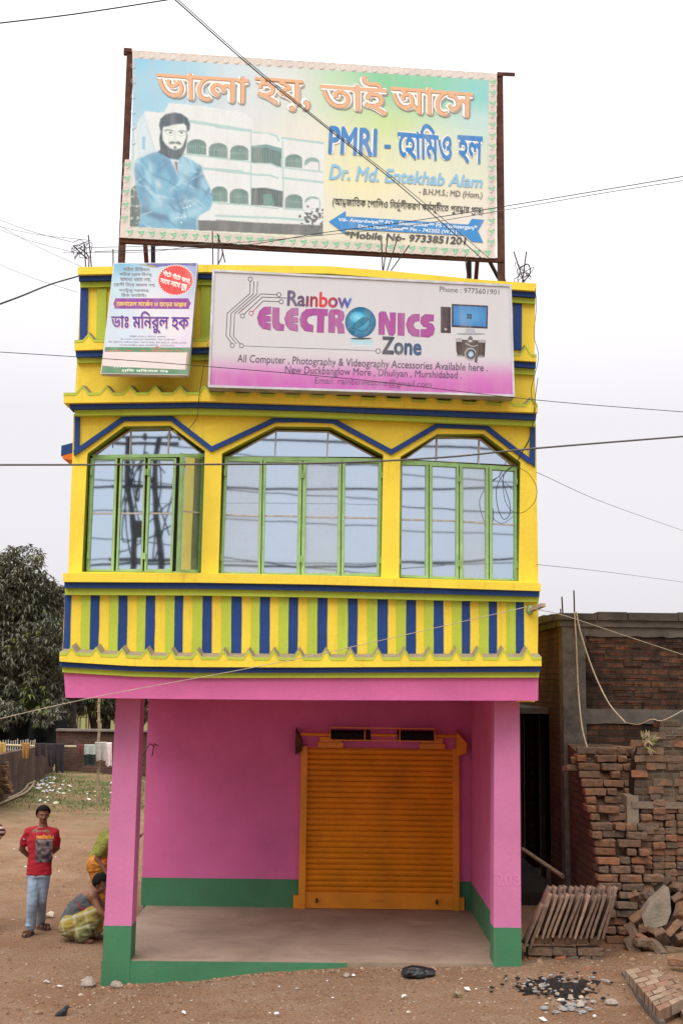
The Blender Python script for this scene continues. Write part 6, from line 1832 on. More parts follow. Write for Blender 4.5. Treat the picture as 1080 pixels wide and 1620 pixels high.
for y, x0_, x1_, n_ in ((1010, 150, 240, 4), (1050, 140, 250, 5), (1085, 140, 260, 6), (1112, 160, 250, 4)):
    for k in range(n_): L3.append((lerp(x0_, x1_, (k + .5) / n_) + rr_.uniform(-6, 6), y + rr_.uniform(-7, 7), rr_.uniform(.7, 1.0), rr_.uniform(.5, 3)))
tree(170, 50, L3, [[(152, 1205, 0, .22), (150, 1155, 0, .2), (140, 1110, 0, .14), (132, 1070, 0, .06)], [(170, 1205, .5, .26), (168, 1150, .5, .24), (178, 1100, .5, .14), (190, 1050, .5, .06)], [(168, 1140, .5, .14), (158, 1110, .5, .08)]], 'mango tree with forked trunks just left of the pink pillar', 13)
# low scrub far across the field
hz = MB()
V, F_ = [], []
for _ in range(5200):
    x = rnd.uniform(-75, 60); y = rnd.uniform(108, 122); h = 5.2 + 2.4 * noise.noise(Vector((x * .09, 0, 4)))
    p = Vector((x, y, rnd.uniform(0, max(.5, h)))); i0 = len(V); a = rnd.uniform(0, 3.14); s = rnd.uniform(.4, .9)
    V += [p + Vector((math.cos(a) * s, math.sin(a) * s, 0)), p + Vector((0, 0, s)), p - Vector((math.cos(a) * s, math.sin(a) * s, 0)), p - Vector((0, 0, s))]; F_.append((i0, i0 + 1, i0 + 2, i0 + 3))
hz.mesh(V, F_, LEAF[0]); tag(hz.build('far_wood', org=(0, 115, 0)), kind='stuff')
# a thin stick fence at the edge of the field, seen between the trunks
sf = thing('stick_fence', (atY(128, 1150, 52).x, 52, 0), 'thin stick fence at the field edge, seen between the tree trunks', 'fence')
for k in range(9):
    a = atY(112 + k * 6 + rnd.uniform(-2, 2), 1112 + rnd.uniform(0, 14), 52); q = MB(); q.bar((a.x + rnd.uniform(-.1, .1), 52, 0), a, .05, .05, M['bamboo']); q.build('stick', sf)
q = MB(); q.bar(atY(108, 1134, 52), atY(172, 1136, 52), .04, .04, M['bamboo']); q.build('rail', sf)

# ================================================================ people
def remesh(name, parts, vox, mats, parent, smooth=6, color=None, decide=None, folds=0.0):
    """join overlapping rounded volumes into one continuous skin"""
    q = parts.build(name + '_src')
    m = q.modifiers.new('r', 'REMESH'); m.mode = 'VOXEL'; m.voxel_size = vox
    s_ = q.modifiers.new('s', 'SMOOTH'); s_.iterations = smooth; s_.factor = .5
    bpy.context.view_layer.update()
    dg = bpy.context.evaluated_depsgraph_get()
    me = bpy.data.meshes.new_from_object(q.evaluated_get(dg))
    old = q.data; bpy.data.objects.remove(q); bpy.data.meshes.remove(old)
    me.name = name
    base = wpos[parent.name]
    me.materials.clear()
    for mm in mats: me.materials.append(mm)
    idx = [0] * len(me.polygons)
    if decide:
        for p in me.polygons: idx[p.index] = decide(p.center)
    me.polygons.foreach_set('material_index', idx)
    me.polygons.foreach_set('use_smooth', [True] * len(me.polygons))
    if folds:                                        # creases of the cloth
        nn_ = [v.normal.copy() for v in me.vertices]
        for v, n_ in zip(me.vertices, nn_):
            c_ = v.co
            k_ = noise.noise(Vector((c_.x * 5 + c_.z * 7, c_.y * 5, c_.z * 16 - c_.x * 6)))
            v.co = c_ + n_ * folds * (1 - 2.4 * abs(k_) ** .8 + .5 * noise.noise(c_ * 26))
    me.transform(Matrix.Translation(-base))
    o = bpy.data.objects.new(name, me); COL.objects.link(o); o.parent = parent; wpos[o.name] = base
    return o
_bm = M['wire']
def cap(q, a, b, ra, rb, n=10):                      # a tapered limb with round ends
    a, b = Vector(a), Vector(b); k = 5
    P = [a.lerp(b, i / k) for i in range(k + 1)]
    q.tube(P, [lerp(ra, rb, i / k) for i in range(k + 1)], _bm, n)
    q.ball(a, ra * .995, _bm, n, 7); q.ball(b, rb * .995, _bm, n, 7)
def loft(q, secs, n=16):                              # elliptical sections (centre, rx, ry) stacked, for a trunk
    V = []
    for c, rx, ry in secs:
        for k in range(n):
            a = 2 * math.pi * k / n; V.append(Vector(c) + Vector((rx * math.cos(a), ry * math.sin(a), 0)))
    F_ = [(r * n + k, r * n + (k + 1) % n, (r + 1) * n + (k + 1) % n, (r + 1) * n + k) for r in range(len(secs) - 1) for k in range(n)]
    F_ += [tuple(range(n))[::-1], tuple(range((len(secs) - 1) * n, len(secs) * n))]
    q.mesh(V, F_, _bm)
SKIN = plain('brown skin', (.185, .085, .048), .5, .12, 20, .05, 0, 0, .35)
HAIR = plain('black hair', (.008, .0065, .006), .75, .3, 60, .4, 0, 0, .12)
EYEW = plain('eye white', (.34, .28, .24), .4, .05); EYED = plain('dark iris', (.012, .008, .006), .3, .05); LIP = plain('lips', (.16, .055, .042), .5, .1)
def hand(q, wrist, direc, side, s=1.0, curl=.5):
    """palm, four unequal bent fingers and a thumb leaving the side of the palm"""
    d = Vector(direc).normalized(); sd = Vector(side); sd = (sd - d * sd.dot(d)).normalized(); up = d.cross(sd)
    w = Vector(wrist)
    for t in (-.028, -.009, .010, .029): cap(q, w, w + d * .085 * s + sd * t * s, .017 * s, .012 * s, 7)
    for i, (t, l) in enumerate(((-.030, .062), (-.010, .075), (.011, .070), (.030, .052))):
        k0 = w + d * .088 * s + sd * t * s; k1 = k0 + (d * math.cos(curl) + up * math.sin(curl)) * l * .5 * s; k2 = k1 + (d * math.cos(curl * 2) + up * math.sin(curl * 2)) * l * .5 * s
        cap(q, k0, k1, .0095 * s, .0085 * s, 7); cap(q, k1, k2, .0085 * s, .007 * s, 7)
    k0 = w + d * .03 * s - sd * .03 * s; k1 = k0 + (d * .6 - sd * .8).normalized() * .04 * s; k2 = k1 + d * .035 * s + up * .01 * s
    cap(q, k0, k1, .012 * s, .010 * s, 7); cap(q, k1, k2, .010 * s, .008 * s, 7)
def head_parts(q, c, f, s=1.0):
    """skull, jaw, nose, ears about the head centre c; f is the way the face looks"""
    f = Vector(f).normalized(); z = Vector((0, 0, 1)); z = (z - f * z.dot(f)).normalized(); x = f.cross(z)
    P = lambda a, b_, d_: c + (x * a + f * b_ + z * d_) * s
    q.ball(P(0, -.012, .028), (.080 * s, .080 * s, .088 * s), _bm, 14, 10)
    q.ball(P(0, .018, -.035), (.062 * s, .062 * s, .070 * s), _bm, 14, 10)
    q.ball(P(0, .048, -.082), (.030 * s, .028 * s, .026 * s), _bm, 10, 7)
    cap(q, P(0, .078, .012), P(0, .098, -.028), .010 * s, .016 * s, 8)
    for e in (-1, 1):
        q.ball(P(e * .080, -.012, -.008), (.014 * s, .022 * s, .034 * s), _bm, 9, 7)
        q.ball(P(e * .045, .055, -.025), (.024 * s, .02 * s, .022 * s), _bm, 9, 7)
        cap(q, P(e * .050, .070, .026), P(e * .014, .080, .026), .009 * s, .010 * s, 7)
    return P
def face_parts(P, s, parent, smile=False):
    g = MB()
    for e in (-1, 1):
        g.ball(P(e * .031, .0745, .004), (.010 * s, .008 * s, .005 * s), EYEW, 10, 7); g.ball(P(e * .031, .083, .004), (.0058 * s, .0045 * s, .0058 * s), EYED, 8, 6)
    g.build('eye', parent)
    g = MB()
    for e in (-1, 1): g.tube([P(e * .050, .076, .022), P(e * .032, .086, .030), P(e * .013, .088, .025)], [.003 * s, .0048 * s, .004 * s], HAIR, 6)
    g.build('eyebrow', parent)
    g = MB(); g.tube([P(-.026, .073, -.058), P(0, .089, -.062 - (.004 if smile else 0)), P(.026, .073, -.058)], [.003 * s, .0075 * s, .003 * s], LIP, 8)
    g.build('mouth', parent)
def hair_cap(P, s, parent, front=.05, low=-.02):
    g = MB()
    c = P(0, -.014, .034)
    f = (P(0, 1, 0) - P(0, 0, 0)).normalized(); z = (P(0, 0, 1) - P(0, 0, 0)).normalized(); x = f.cross(z)
    n, m = 22, 12; V = []; keep = []
    for i in range(m + 1):
        th = math.pi * .72 * i / m
        for k in range(n):
            ph = 2 * math.pi * k / n
            d = x * math.sin(th) * math.cos(ph) + f * math.sin(th) * math.sin(ph) + z * math.cos(th)
            r = (.094 + .004 * noise.noise(d * 9)) * s
            V.append(c + Vector((d.x * r, d.y * r, d.z * r * 1.06))); keep.append((math.sin(th) * math.sin(ph), math.cos(th)))
    F_ = []
    for i in range(m):
        for k in range(n):
            a = i * n + k; fy, cz = keep[a]
            if fy > .25 and cz < .52: continue
            if fy > -.1 and cz < .05: continue
            F_.append((a, i * n + (k + 1) % n, (i + 1) * n + (k + 1) % n, (i + 1) * n + k))
    g.mesh(V, F_, HAIR, None, True); o = g.build('hair', parent)
    sm = o.modifiers.new('t', 'SOLIDIFY'); sm.thickness = .012
class Surf:
    """places flat print on a curved garment: a camera ray meets the cloth, a hair in front of it"""
    def __init__(s, o):
        from mathutils.bvhtree import BVHTree
        me = o.data; base = wpos[o.name]
        s.t = BVHTree.FromPolygons([v.co + base for v in me.vertices], [list(p.vertices) for p in me.polygons])
    def at(s, px, py, off=0):
        d = ray(px, py).normalized()
        h = s.t.ray_cast(CAM, d)
        return h[0] - d * (.003 + off) if h[0] is not None else CAM + d * 15.7
def J(px, py, Y): return atY(px, py, Y)
# ---- the standing man in a red T-shirt
YM = 15.82
feet0 = atZ(48, 1480, 0); 
man = thing('person', (atZ(57, 1476, 0).x, YM, 0), 'person standing with hands behind the back, in a red printed T-shirt and pale jeans', 'person')
hd_ = J(68.8, 1289.5, YM - .02); nk = J(68.2, 1304, YM); ch = J(67, 1328, YM + .01); wa = J(64.5, 1356, YM); pv = J(62.5, 1376, YM)
sL, sR = J(46.5, 1316.5, YM + .02), J(86.5, 1317.5, YM)
eL, wL = J(34.5, 1343, YM + .12), J(49, 1357, YM + .22); eR, wR = J(91, 1341, YM + .14), J(74, 1357, YM + .22)
hL, hR = J(56, 1380, YM), J(69.5, 1380, YM)
kL, kR = J(51.5, 1426, YM - .05), J(66, 1423, YM + .08)
gL, gR = atZ(47.5, 1480, .0), atZ(65.5, 1470, .0)
aL, aR = Vector((gL.x, gL.y + .05, gz(gL.x, gL.y) + .09)), Vector((gR.x - .02, gR.y + .03, gz(gR.x, gR.y) + .09))
q = MB()
fdir = Vector((.42, -1, -.05))
PH = head_parts(q, hd_, fdir, .90)
cap(q, nk + Vector((0, .01, .05)), nk + Vector((0, .02, -.06)), .052, .062)
loft(q, [(pv + Vector((0, 0, -.06)), .13, .10), (wa, .14, .10), (ch, .19, .12), (nk + Vector((0, .02, -.07)), .175, .09), (nk + Vector((0, .02, -.03)), .07, .06)])
for s_, e_, w_, o_ in ((sL, eL, wL, wR), (sR, eR, wR, wL)):
    cap(q, s_, e_, .052, .040); cap(q, e_, w_, .041, .027); hand(q, w_, (o_ - w_) + Vector((0, .05, -.02)), (0, 0, 1), .95, .5)
for h_, k_, a_ in ((hL, kL, aL), (hR, kR, aR)):
    cap(q, h_, k_, .085, .055); cap(q, k_, a_, .055, .036)
for a_, t_ in ((aL, Vector((-.04, -.155, -.062))), (aR, Vector((.13, -.09, -.062)))):
    cap(q, a_ + Vector((0, 0, -.05)), a_ + t_, .036, .028); 
remesh('body', q, .0105, [SKIN], man, 4)
RED = plain('red cotton', (.30, .012, .022), .85, .25, 7, .2)
q = MB()
loft(q, [(pv + Vector((.0, 0, -.065)), .165, .125), (pv + Vector((0, 0, .05)), .158, .122), (wa + Vector((0, 0, .04)), .158, .125), (ch, .205, .140), (nk + Vector((0, .02, -.12)), .190, .112), (nk + Vector((0, .02, -.085)), .13, .095), (nk + Vector((0, .015, -.035)), .085, .075)])
for s_, e_ in ((sL, eL), (sR, eR)): cap(q, nk + Vector((0, .02, -.075)), s_ + Vector((0, 0, -.005)), .066, .070); cap(q, s_ + (ch - s_) * .04, s_.lerp(e_, .62), .066, .066)
shirt = remesh('tshirt', q, .011, [RED], man, 7, folds=0.006)
q = MB()
JEAN = plain('pale blue denim', (.27, .36, .47), .85, .30, 5, .4)
loft(q, [(pv + Vector((0, 0, .04)), .145, .112), (pv + Vector((0, 0, -.05)), .155, .12), ((hL + hR) / 2 + Vector((0, 0, -.06)), .15, .115)])
for h_, k_, a_ in ((hL, kL, aL), (hR, kR, aR)):
    cap(q, h_ + Vector((0, 0, -.02)), k_, .094, .072); cap(q, k_, a_ + Vector((0, 0, .01)), .072, .064)
    for t in (.12, .9): q.ball(k_.lerp(a_, t) + Vector((rnd.uniform(-.012, .012), -.012, 0)), (.070, .068, .02), _bm, 10, 6)
remesh('jeans', q, .012, [JEAN], man, 4, folds=0.002)
SAN = plain('brown leather', (.075, .035, .022), .6, .2, 12)
for a_, t_ in ((aL, Vector((-.04, -.155, -.062))), (aR, Vector((.13, -.09, -.062)))):
    q = MB(); d = Vector((t_.x, t_.y, 0)).normalized(); c_ = a_ + Vector((0, 0, -.082)) + d * .06
    rot = Matrix.Rotation(math.atan2(d.y, d.x), 3, 'Z')
    q.ball(c_, (.135, .050, .016), SAN, 16, 6, rot)
    for u in (.03, .08): q.tube([c_ + rot @ Vector((u, -.048, .0)), c_ + rot @ Vector((u, -.02, .062)), c_ + rot @ Vector((u, .02, .062)), c_ + rot @ Vector((u, .048, 0))], .012, SAN, 6)
    q.tube([c_ + rot @ Vector((-.08, -.04, .0)), c_ + rot @ Vector((-.09, 0, .06)), c_ + rot @ Vector((-.08, .04, 0))], .011, SAN, 6)
    q.build('sandal', man)
hair_cap(PH, .90, man); face_parts(PH, .90, man, True)
g = MB()
g.tube([PH(-.022, .086, -.048), PH(0, .094, -.046), PH(.022, .086, -.048)], [.002, .0045, .002], HAIR, 6); g.build('moustache', man)
T_ = Art(Surf(shirt), .0006)
T_.grid(Q('m', (231, 437), (341, 437), (337, 585), (229, 583)), 12, 14, lambda u, v: (lambda k: (.035 + .20 * k, .028 + .155 * k, .035 + .155 * k))(max(0, min(1, .5 + 1.3 * noise.noise(Vector((u * 5, v * 6, 2))) - .35 * v + (.35 if .35 < v < .5 else 0)))), 1)
T_.text("mechanics", Q('m', (236, 404), (347, 402), (347, 432), (236, 434)), (.62, .26, .03), 2, .03, 12)
T_.line(Q('m', (150, 432), (160, 440)), 1.2, (.6, .55, .55), 2)
T_.mb.build('printing', man)
# ---- the squatting man in a lungi
YS = 15.55
sq = thing('person', (atZ(130, 1487, 0).x, YS, 0), 'person squatting beside the left pillar, in a grey vest and a yellow-green checked lungi', 'person')
hd_ = J(159, 1399, YS); fdir = Vector((.92, -.15, -.42))
shn, shf = J(146, 1418, YS - .15), J(150, 1418, YS + .17); spn = J(140, 1423, YS); mid = J(122, 1441, YS); hip = J(114.5, 1460, YS)
kn, kf = J(149, 1443, YS - .17), J(155, 1443, YS + .15); gn = atZ(136, 1487, 0); gf = Vector((gn.x + .1, YS + .13, 0))
an, af = Vector((gn.x - .03, YS - .15, gz(gn.x, YS) + .08)), Vector((gf.x - .03, YS + .13, .08))
q = MB(); PH = head_parts(q, hd_, fdir, 1.0)
cap(q, hd_ + Vector((-.04, 0, -.05)), spn + Vector((.04, 0, .02)), .055, .065)
for a_, b_, ra, rb in ((spn, mid, .125, .13), (mid, hip, .13, .15)): cap(q, a_, b_, ra, rb, 14)
cap(q, shn, shf, .07, .07)
elb, wr = J(159, 1443, YS - .20), J(172, 1452, YS - .18); elf, wf = J(170, 1440, YS + .22), J(180, 1450, YS + .05)
for s_, e_, w_ in ((shn, elb, wr), (shf, elf, wf)):
    cap(q, s_, e_, .052, .041); cap(q, e_, w_, .041, .028); hand(q, w_, (1, .1, -.3), (0, 1, .2), .95, .5)
for k_, a_, h_ in ((kn, an, hip + Vector((0, -.10, -.02))), (kf, af, hip + Vector((0, .10, -.02)))):
    cap(q, h_, k_, .085, .058); cap(q, k_, a_, .055, .036); cap(q, a_ + Vector((-.03, 0, -.045)), a_ + Vector((.15, -.02, -.055)), .036, .026)
remesh('body', q, .0105, [SKIN], sq, 4)
VEST = plain('grey vest cotton', (.075, .08, .09), .9, .25, 8, .2)
VRED = plain('red trim', (.35, .02, .03), .85, .1)
q = MB()
for a_, b_, ra, rb in ((spn + (mid - spn) * .28, mid, .136, .143), (mid, hip + Vector((-.01, 0, -.01)), .143, .158)): cap(q, a_, b_, ra, rb, 16)
cap(q, J(136, 1421, YS - .09), J(150, 1440, YS - .07), .04, .07); cap(q, J(136, 1421, YS + .09), J(150, 1440, YS + .07), .04, .07)
remesh('vest', q, .011, [VEST], sq, 3, folds=0.008)
q = MB(); q.tube(spline([J(123, 1426, YS - .165), J(127, 1436, YS - .178), J(135, 1439, YS - .17), J(141, 1434, YS - .15)], 6), .008, VRED, 6); q.build('vest_trim', sq)
def lungi_mat():
    m, n, b = newmat('checked lungi cloth')
    v = coord(n)
    col = mixc(n, ramp(n, noi(n, 3, 4, .6, v), [(.35, 0), (.62, 1)]), (.33, .22, .03), (.12, .15, .06))
    for ax, sc in (((38, 0, 12), 1.0), ((-14, 0, 40), 1.0)):
        dp = N(n, 'ShaderNodeVectorMath', operation='DOT_PRODUCT'); n.links.new(v, dp.inputs[0]); dp.inputs[1].default_value = ax
        fr = N(n, 'ShaderNodeMath', operation='SINE'); n.links.new(dp.outputs['Value'], fr.inputs[0])
        col = mixc(n, ramp(n, fr.outputs[0], [(.80, 0), (.95, .55)]), col, (.34, .36, .26))
    n.links.new(col, b.inputs['Base Color']); b.inputs['Roughness'].default_value = .9
    return m
q = MB()
for k_, a_, h_ in ((kn, an, hip + Vector((0, -.08, -.02))), (kf, af, hip + Vector((0, .10, -.02)))):
    cap(q, h_ + Vector((-.01, 0, -.01)), k_, .125, .082, 14); cap(q, k_, a_ + Vector((.02, 0, .04)), .08, .105, 14)
    for t in (.3, .6, .9): q.ball(k_.lerp(a_, t) + Vector((rnd.uniform(-.03, .05), 0, 0)), (.10, .11, .03), _bm, 12, 6)
cap(q, hip + Vector((0, -.1, -.02)), hip + Vector((0, .1, -.02)), .15, .15, 14)
cap(q, kn + Vector((.01, 0, -.12)), kf + Vector((.01, 0, -.12)), .06, .06)
remesh('lungi', q, .012, [lungi_mat()], sq, 3, folds=0.008)
hair_cap(PH, 1.02, sq); face_parts(PH, 1.0, sq)
# ---- the person in green and orange, bending behind the pillar
YW = 17.2
wm = thing('person', (atZ(165, 1466, 0).x, YW, 0), 'person in a green top and orange wrap bending forward, mostly hidden behind the left pillar', 'person')
hd_ = J(196, 1318, YW); shn, shf = J(172, 1329, YW - .16), J(176, 1328, YW + .16); hip = J(158, 1368, YW); 
q = MB(); PH = head_parts(q, hd_, (.9, -.1, -.4), 1.0); cap(q, hd_ + Vector((-.05, 0, -.05)), (shn + shf) / 2, .055, .07)
cap(q, (shn + shf) / 2, hip, .13, .15, 14); cap(q, shn, shf, .07, .07)
el1, w1_ = J(153, 1357, YW - .22), J(168, 1380, YW - .25); el2, w2_ = J(205, 1335, YW + .1), J(223, 1321, YW + .12)
for s_, e_, w_ in ((shn, el1, w1_), (shf, el2, w2_)):
    cap(q, s_, e_, .05, .04); cap(q, e_, w_, .04, .027); hand(q, w_, (w_ - e_), (0, 1, .3), .95, .3)
fx = []
for dy in (-.1, .1):
    gx_ = Vector((hip.x + .04 + dy * .3, YW + dy, gz(hip.x, YW) + .08)); kx = (hip + gx_) / 2 + Vector((.06, dy, 0)); fx.append((kx, gx_))
    cap(q, hip + Vector((0, dy, 0)), kx, .085, .058); cap(q, kx, gx_, .055, .036); cap(q, gx_ + Vector((-.03, 0, -.045)), gx_ + Vector((.15, 0, -.055)), .036, .026)
remesh('body', q, .012, [SKIN], wm, 4)
q = MB(); cap(q, (shn + shf) / 2 + Vector((-.03, 0, -.01)), hip + Vector((0, 0, .06)), .15, .165, 16); cap(q, shn, shn.lerp(el1, .75), .075, .07); cap(q, shf, shf.lerp(el2, .5), .075, .065)
remesh('blouse', q, .012, [plain('green cotton', (.17, .175, .03), .85, .45, 6, .2)], wm, 3, folds=0.006)
q = MB()
for kx, gx_ in fx: cap(q, hip + Vector((0, (gx_.y - YW), -.02)), kx, .14, .115, 14); cap(q, kx, gx_ + Vector((0, 0, .03)), .115, .12, 14)
cap(q, hip + Vector((0, -.1, .0)), hip + Vector((0, .1, 0)), .17, .17, 14)
remesh('wrap', q, .012, [plain('orange patterned cotton', (.42, .16, .022), .85, .5, 9, .2)], wm, 3, folds=0.009)
hair_cap(PH, 1.04, wm); face_parts(PH, 1.0, wm)
q = MB(); q.ball(PH(0, -.11, .0), (.05, .05, .05), HAIR, 10, 7); q.build('hair_bun', wm)
# ---- the person at the very left edge, only a striped sleeve in view
YE = 16.0
ed = thing('person', (atZ(-28, 1470, 0).x, YE, 0), 'person at the left edge of the picture, only a striped maroon and white sleeve showing', 'person')
c0 = J(-26, 1300, YE); q = MB()
dvx = lambda x, z, y=0: Vector((c0.x + x, YE + y, z))
zt_ = c0.z
PH = head_parts(q, dvx(-.02, zt_ + .22), (.7, -.7, 0), 1.0); cap(q, dvx(-.02, zt_ + .15), dvx(-.02, zt_ + .02), .052, .06)
loft(q, [(dvx(0, .78), .13, .1), (dvx(0, zt_ - .25), .16, .11), (dvx(0, zt_ - .02), .15, .09)])
eS, wS = J(0.5, 1316, YE - .05), J(-16, 1336, YE - .15)
for s_, e_, w_ in ((dvx(.15, zt_ - .05), eS, wS), (dvx(-.17, zt_ - .05), dvx(-.22, zt_ - .3), dvx(-.1, zt_ - .45, -.15))):
    cap(q, s_, e_, .052, .042); cap(q, e_, w_, .042, .028); hand(q, w_, (-1, -.2, -.2), (0, 0, 1), .95, .4)
for sx in (-.09, .09): cap(q, dvx(sx, .80), dvx(sx, .43), .085, .055); cap(q, dvx(sx, .43), dvx(sx, .09), .055, .036); cap(q, dvx(sx, .045), dvx(sx, .035, -.17), .036, .027)
remesh('body', q, .012, [SKIN], ed, 4)
q = MB(); loft(q, [(dvx(0, .62), .17, .13), (dvx(0, zt_ - .25), .175, .13), (dvx(0, zt_ - .03), .165, .11)]); cap(q, dvx(.15, zt_ - .05), eS, .075, .07); cap(q, eS, eS.lerp(wS, .6), .07, .06); cap(q, dvx(-.17, zt_ - .05), dvx(-.21, zt_ - .22), .075, .07)
def stripe_mat():
    m, n, b = newmat('striped cotton')
    w = N(n, 'ShaderNodeTexWave'); w.bands_direction = 'Z'; w.inputs['Scale'].default_value = 5.5; n.links.new(coord(n), w.inputs[0]); w.inputs['Distortion'].default_value = 1.2
    n.links.new(mixc(n, ramp(n, w.outputs['Fac'], [(.5, 0), (.6, 1)]), (.06, .015, .02), (.42, .33, .30)), b.inputs['Base Color']); b.inputs['Roughness'].default_value = .9
    return m
remesh('shirt', q, .012, [stripe_mat()], ed, 3, folds=0.01)
q = MB()
for sx in (-.09, .09): cap(q, dvx(sx, .78), dvx(sx, .15), .11, .09)
remesh('trousers', q, .012, [VEST], ed, 2, folds=0.01)
hair_cap(PH, 1.02, ed); face_parts(PH, 1.0, ed)
# ---- the bird
gB = atZ(96, 1611, -.03); gB.z = gz(gB.x, gB.y)
bd = thing('bird', gB, 'small slate-dark bird standing on the earth at the lower left', 'bird')
FE = plain('slate feathers', (.028, .032, .038), .55, .3, 30, .3); BK = plain('bird beak', (.02, .018, .016), .4, .1)
yB = gB.y
q = MB()
tail, tb, bc, br, hd_ = [J(x, y, yB) for x, y in ((85.5, 1613), (91.5, 1607.5), (98, 1603.5), (102.5, 1599), (105.6, 1593.5))]
cap(q, tb, bc, .022, .040); cap(q, bc, br, .040, .033); cap(q, br, hd_, .028, .023); cap(q, tail, tb, .012, .02); q.ball(hd_, .025, _bm, 10, 8)
remesh('body', q, .005, [FE], bd, 3)
q = MB(); q.bar(tail + Vector((-.03, 0, -.012)), tb, .035, .008, FE); q.build('tail', bd)
for sy in (-1, 1):
    q = MB(); q.ball(bc + Vector((-.02, sy * .034, .0)), (.062, .010, .026), FE, 12, 7, Matrix.Rotation(R(-38), 3, 'Y')); q.build('wing', bd)
    q = MB(); q.tube([bc + Vector((.01, sy * .014, -.03)), Vector((bc.x + .015, yB + sy * .014, gB.z + .008))], .004, BK, 5); q.tube([Vector((bc.x + .015, yB + sy * .014, gB.z + .006)), Vector((bc.x + .05, yB + sy * .016, gB.z + .004))], .003, BK, 5); q.build('leg', bd)
q = MB(); q.tube([hd_ + Vector((.02, 0, 0)), hd_ + Vector((.052, 0, -.002))], [.007, .001], BK, 6); q.build('beak', bd)

# ================================================================ wires, ropes, roof irons
def cable(name, pts, r, m, lab, cat='cable', group=None, tw=None):
    """pts: (px, py, Y)"""
    P = spline([atY(*p) for p in pts], 10)
    q = MB(); q.tube(P, r, M[m], 6)
    if tw:
        q.tube([p + Vector((0, 0, tw * math.sin(i * .8) * .6 + tw)) for i, p in enumerate(P)], r * .8, M[m], 5)
    tag(q.build(name, org=P[len(P) // 2]), lab, cat, group)
cable('overhead_cable', [(-30, 40, 7), (120, 22, 7.2), (275, -2, 7.5), (330, -12, 7.6)], .0048, 'wire', 'dark cable crossing the top left corner of the sky')
cable('overhead_cable', [(255, -20, 7.4), (400, 108, 9), (500, 189, 10.2), (640, 301, 11.6), (764, 411, 13.0)], .0050, 'wire', 'dark cable running diagonally down across the billboard')
cable('overhead_cable', [(262, -18, 7.4), (400, 104, 9), (510, 194, 10.2), (650, 304, 11.6), (782, 416, 13.0)], .0034, 'wire', 'thinner dark wire alongside the diagonal cable across the billboard')
cable('overhead_cable', [(1110, 274, 10), (950, 301, 10.8), (800, 326, 11.6), (650, 350, 12.2), (512, 368, 12.6), (364, 390, 13.0), (150, 398, 13.0)], .0042, 'wire', 'upper dark wire crossing low over the billboard from the right')
cable('overhead_cable', [(1110, 281, 10), (950, 306, 10.8), (800, 332, 11.6), (640, 358, 12.2), (500, 373, 12.6), (340, 386, 13.0), (130, 392, 13.0)], .0034, 'wiregrey', 'lower grey wire crossing low over the billboard from the right')
cable('overhead_cable', [(-30, 735.5, 8), (200, 735, 8), (500, 733, 8.1), (700, 723.5, 8.2), (850, 709, 8.3), (1110, 688, 8.4)], .0068, 'wiregrey', 'thick grey cable sagging straight across the first-floor windows')
cable('overhead_cable', [(-30, 555, 9), (160, 567, 9.2), (300, 577.5, 9.3), (560, 600, 9.6), (850, 633, 10), (1110, 654, 10.2)], .0030, 'wire', 'thin wire crossing in front of the two shop signs')
cable('overhead_cable', [(-30, 492, 10), (30, 470, 10.6), (80, 450, 11.6), (124, 437, 12.8)], .0085, 'wire', 'thick black cable reaching the top left corner of the parapet')
for k, (a, c_) in enumerate((((-30, 336), (118, 384)), ((-30, 352), (128, 402)), ((-30, 340), (136, 425)), ((-30, 405), (122, 462)), ((-30, 352), (140, 380)))):
    cable('overhead_cable', [(a[0], a[1], 16), ((a[0] + c_[0]) / 2, (a[1] + c_[1]) / 2 + 4, 14.4), (c_[0], c_[1], 12.95)], .0028 if k else .0034, 'wiregrey', 'thin wire of the fan reaching the left roof corner', 'cable', 'fan of thin wires at the left roof corner')
cable('rope', [(-30, 1144, 11.4), (160, 1101, 11.9), (480, 1040, 12.4), (833, 960, 12.78)], .0036, 'rope', 'pale rope strung across the balcony from the left to the wall peg', 'rope')
cable('rope', [(838, 962, 12.8), (889, 973, 13.2), (980, 1003, 14), (1110, 1046, 15)], .0042, 'rope', 'pale rope from the wall peg off to the right edge', 'rope')
cable('overhead_cable', [(848, 747, 13.1), (960, 797, 17), (1110, 850, 23)], .0034, 'wiregrey', 'faint wire going right from the window storey', 'cable')
cable('overhead_cable', [(848, 893, 13.1), (960, 905, 17), (1110, 925, 23)], .0034, 'wiregrey', 'faint wire going right at the sill height of the window storey', 'cable')
fo = lambda p, o: Fp(p, o)
def wcable(name, k, pts, r, lab, off=.05):
    P = spline([Fp(Q(k, p), off + .03 * math.sin(i * 2.0)) for i, p in enumerate(pts)], 9)
    q = MB(); q.tube(P, r, M['wire'], 5); tag(q.build(name, org=P[0]), lab, 'cable')
wcable('wall_cable', '5', [(1000, -60), (990, 10), (985, 60), (972, 180), (935, 255), (905, 308), (860, 340), (824, 410), (828, 490), (852, 543), (878, 525), (880, 480), (862, 420), (850, 380), (862, 345), (900, 312)], .0042, 'looped black cable hanging down the front at the right-hand window', .26)
wcable('wall_cable', '5', [(992, 60), (965, 190), (928, 262), (908, 312), (960, 350), (994, 410), (985, 470), (940, 513), (893, 512), (862, 470), (850, 400), (852, 350)], .0034, 'wide thin cable loop hung at the right corner of the window storey', .27)
wcable('wall_cable', '3', [(1052, 112), (1056, 170), (1048, 260), (1062, 330), (1040, 430), (1046, 480)], .0034, 'black cable running down the right edge of the parapet wall', .24)
wcable('wall_cable', '2', [(640, 420), (622, 520), (604, 640), (598, 715), (585, 740), (560, 772)], .0036, 'black cable hanging below the gap between the two shop signs', .26)
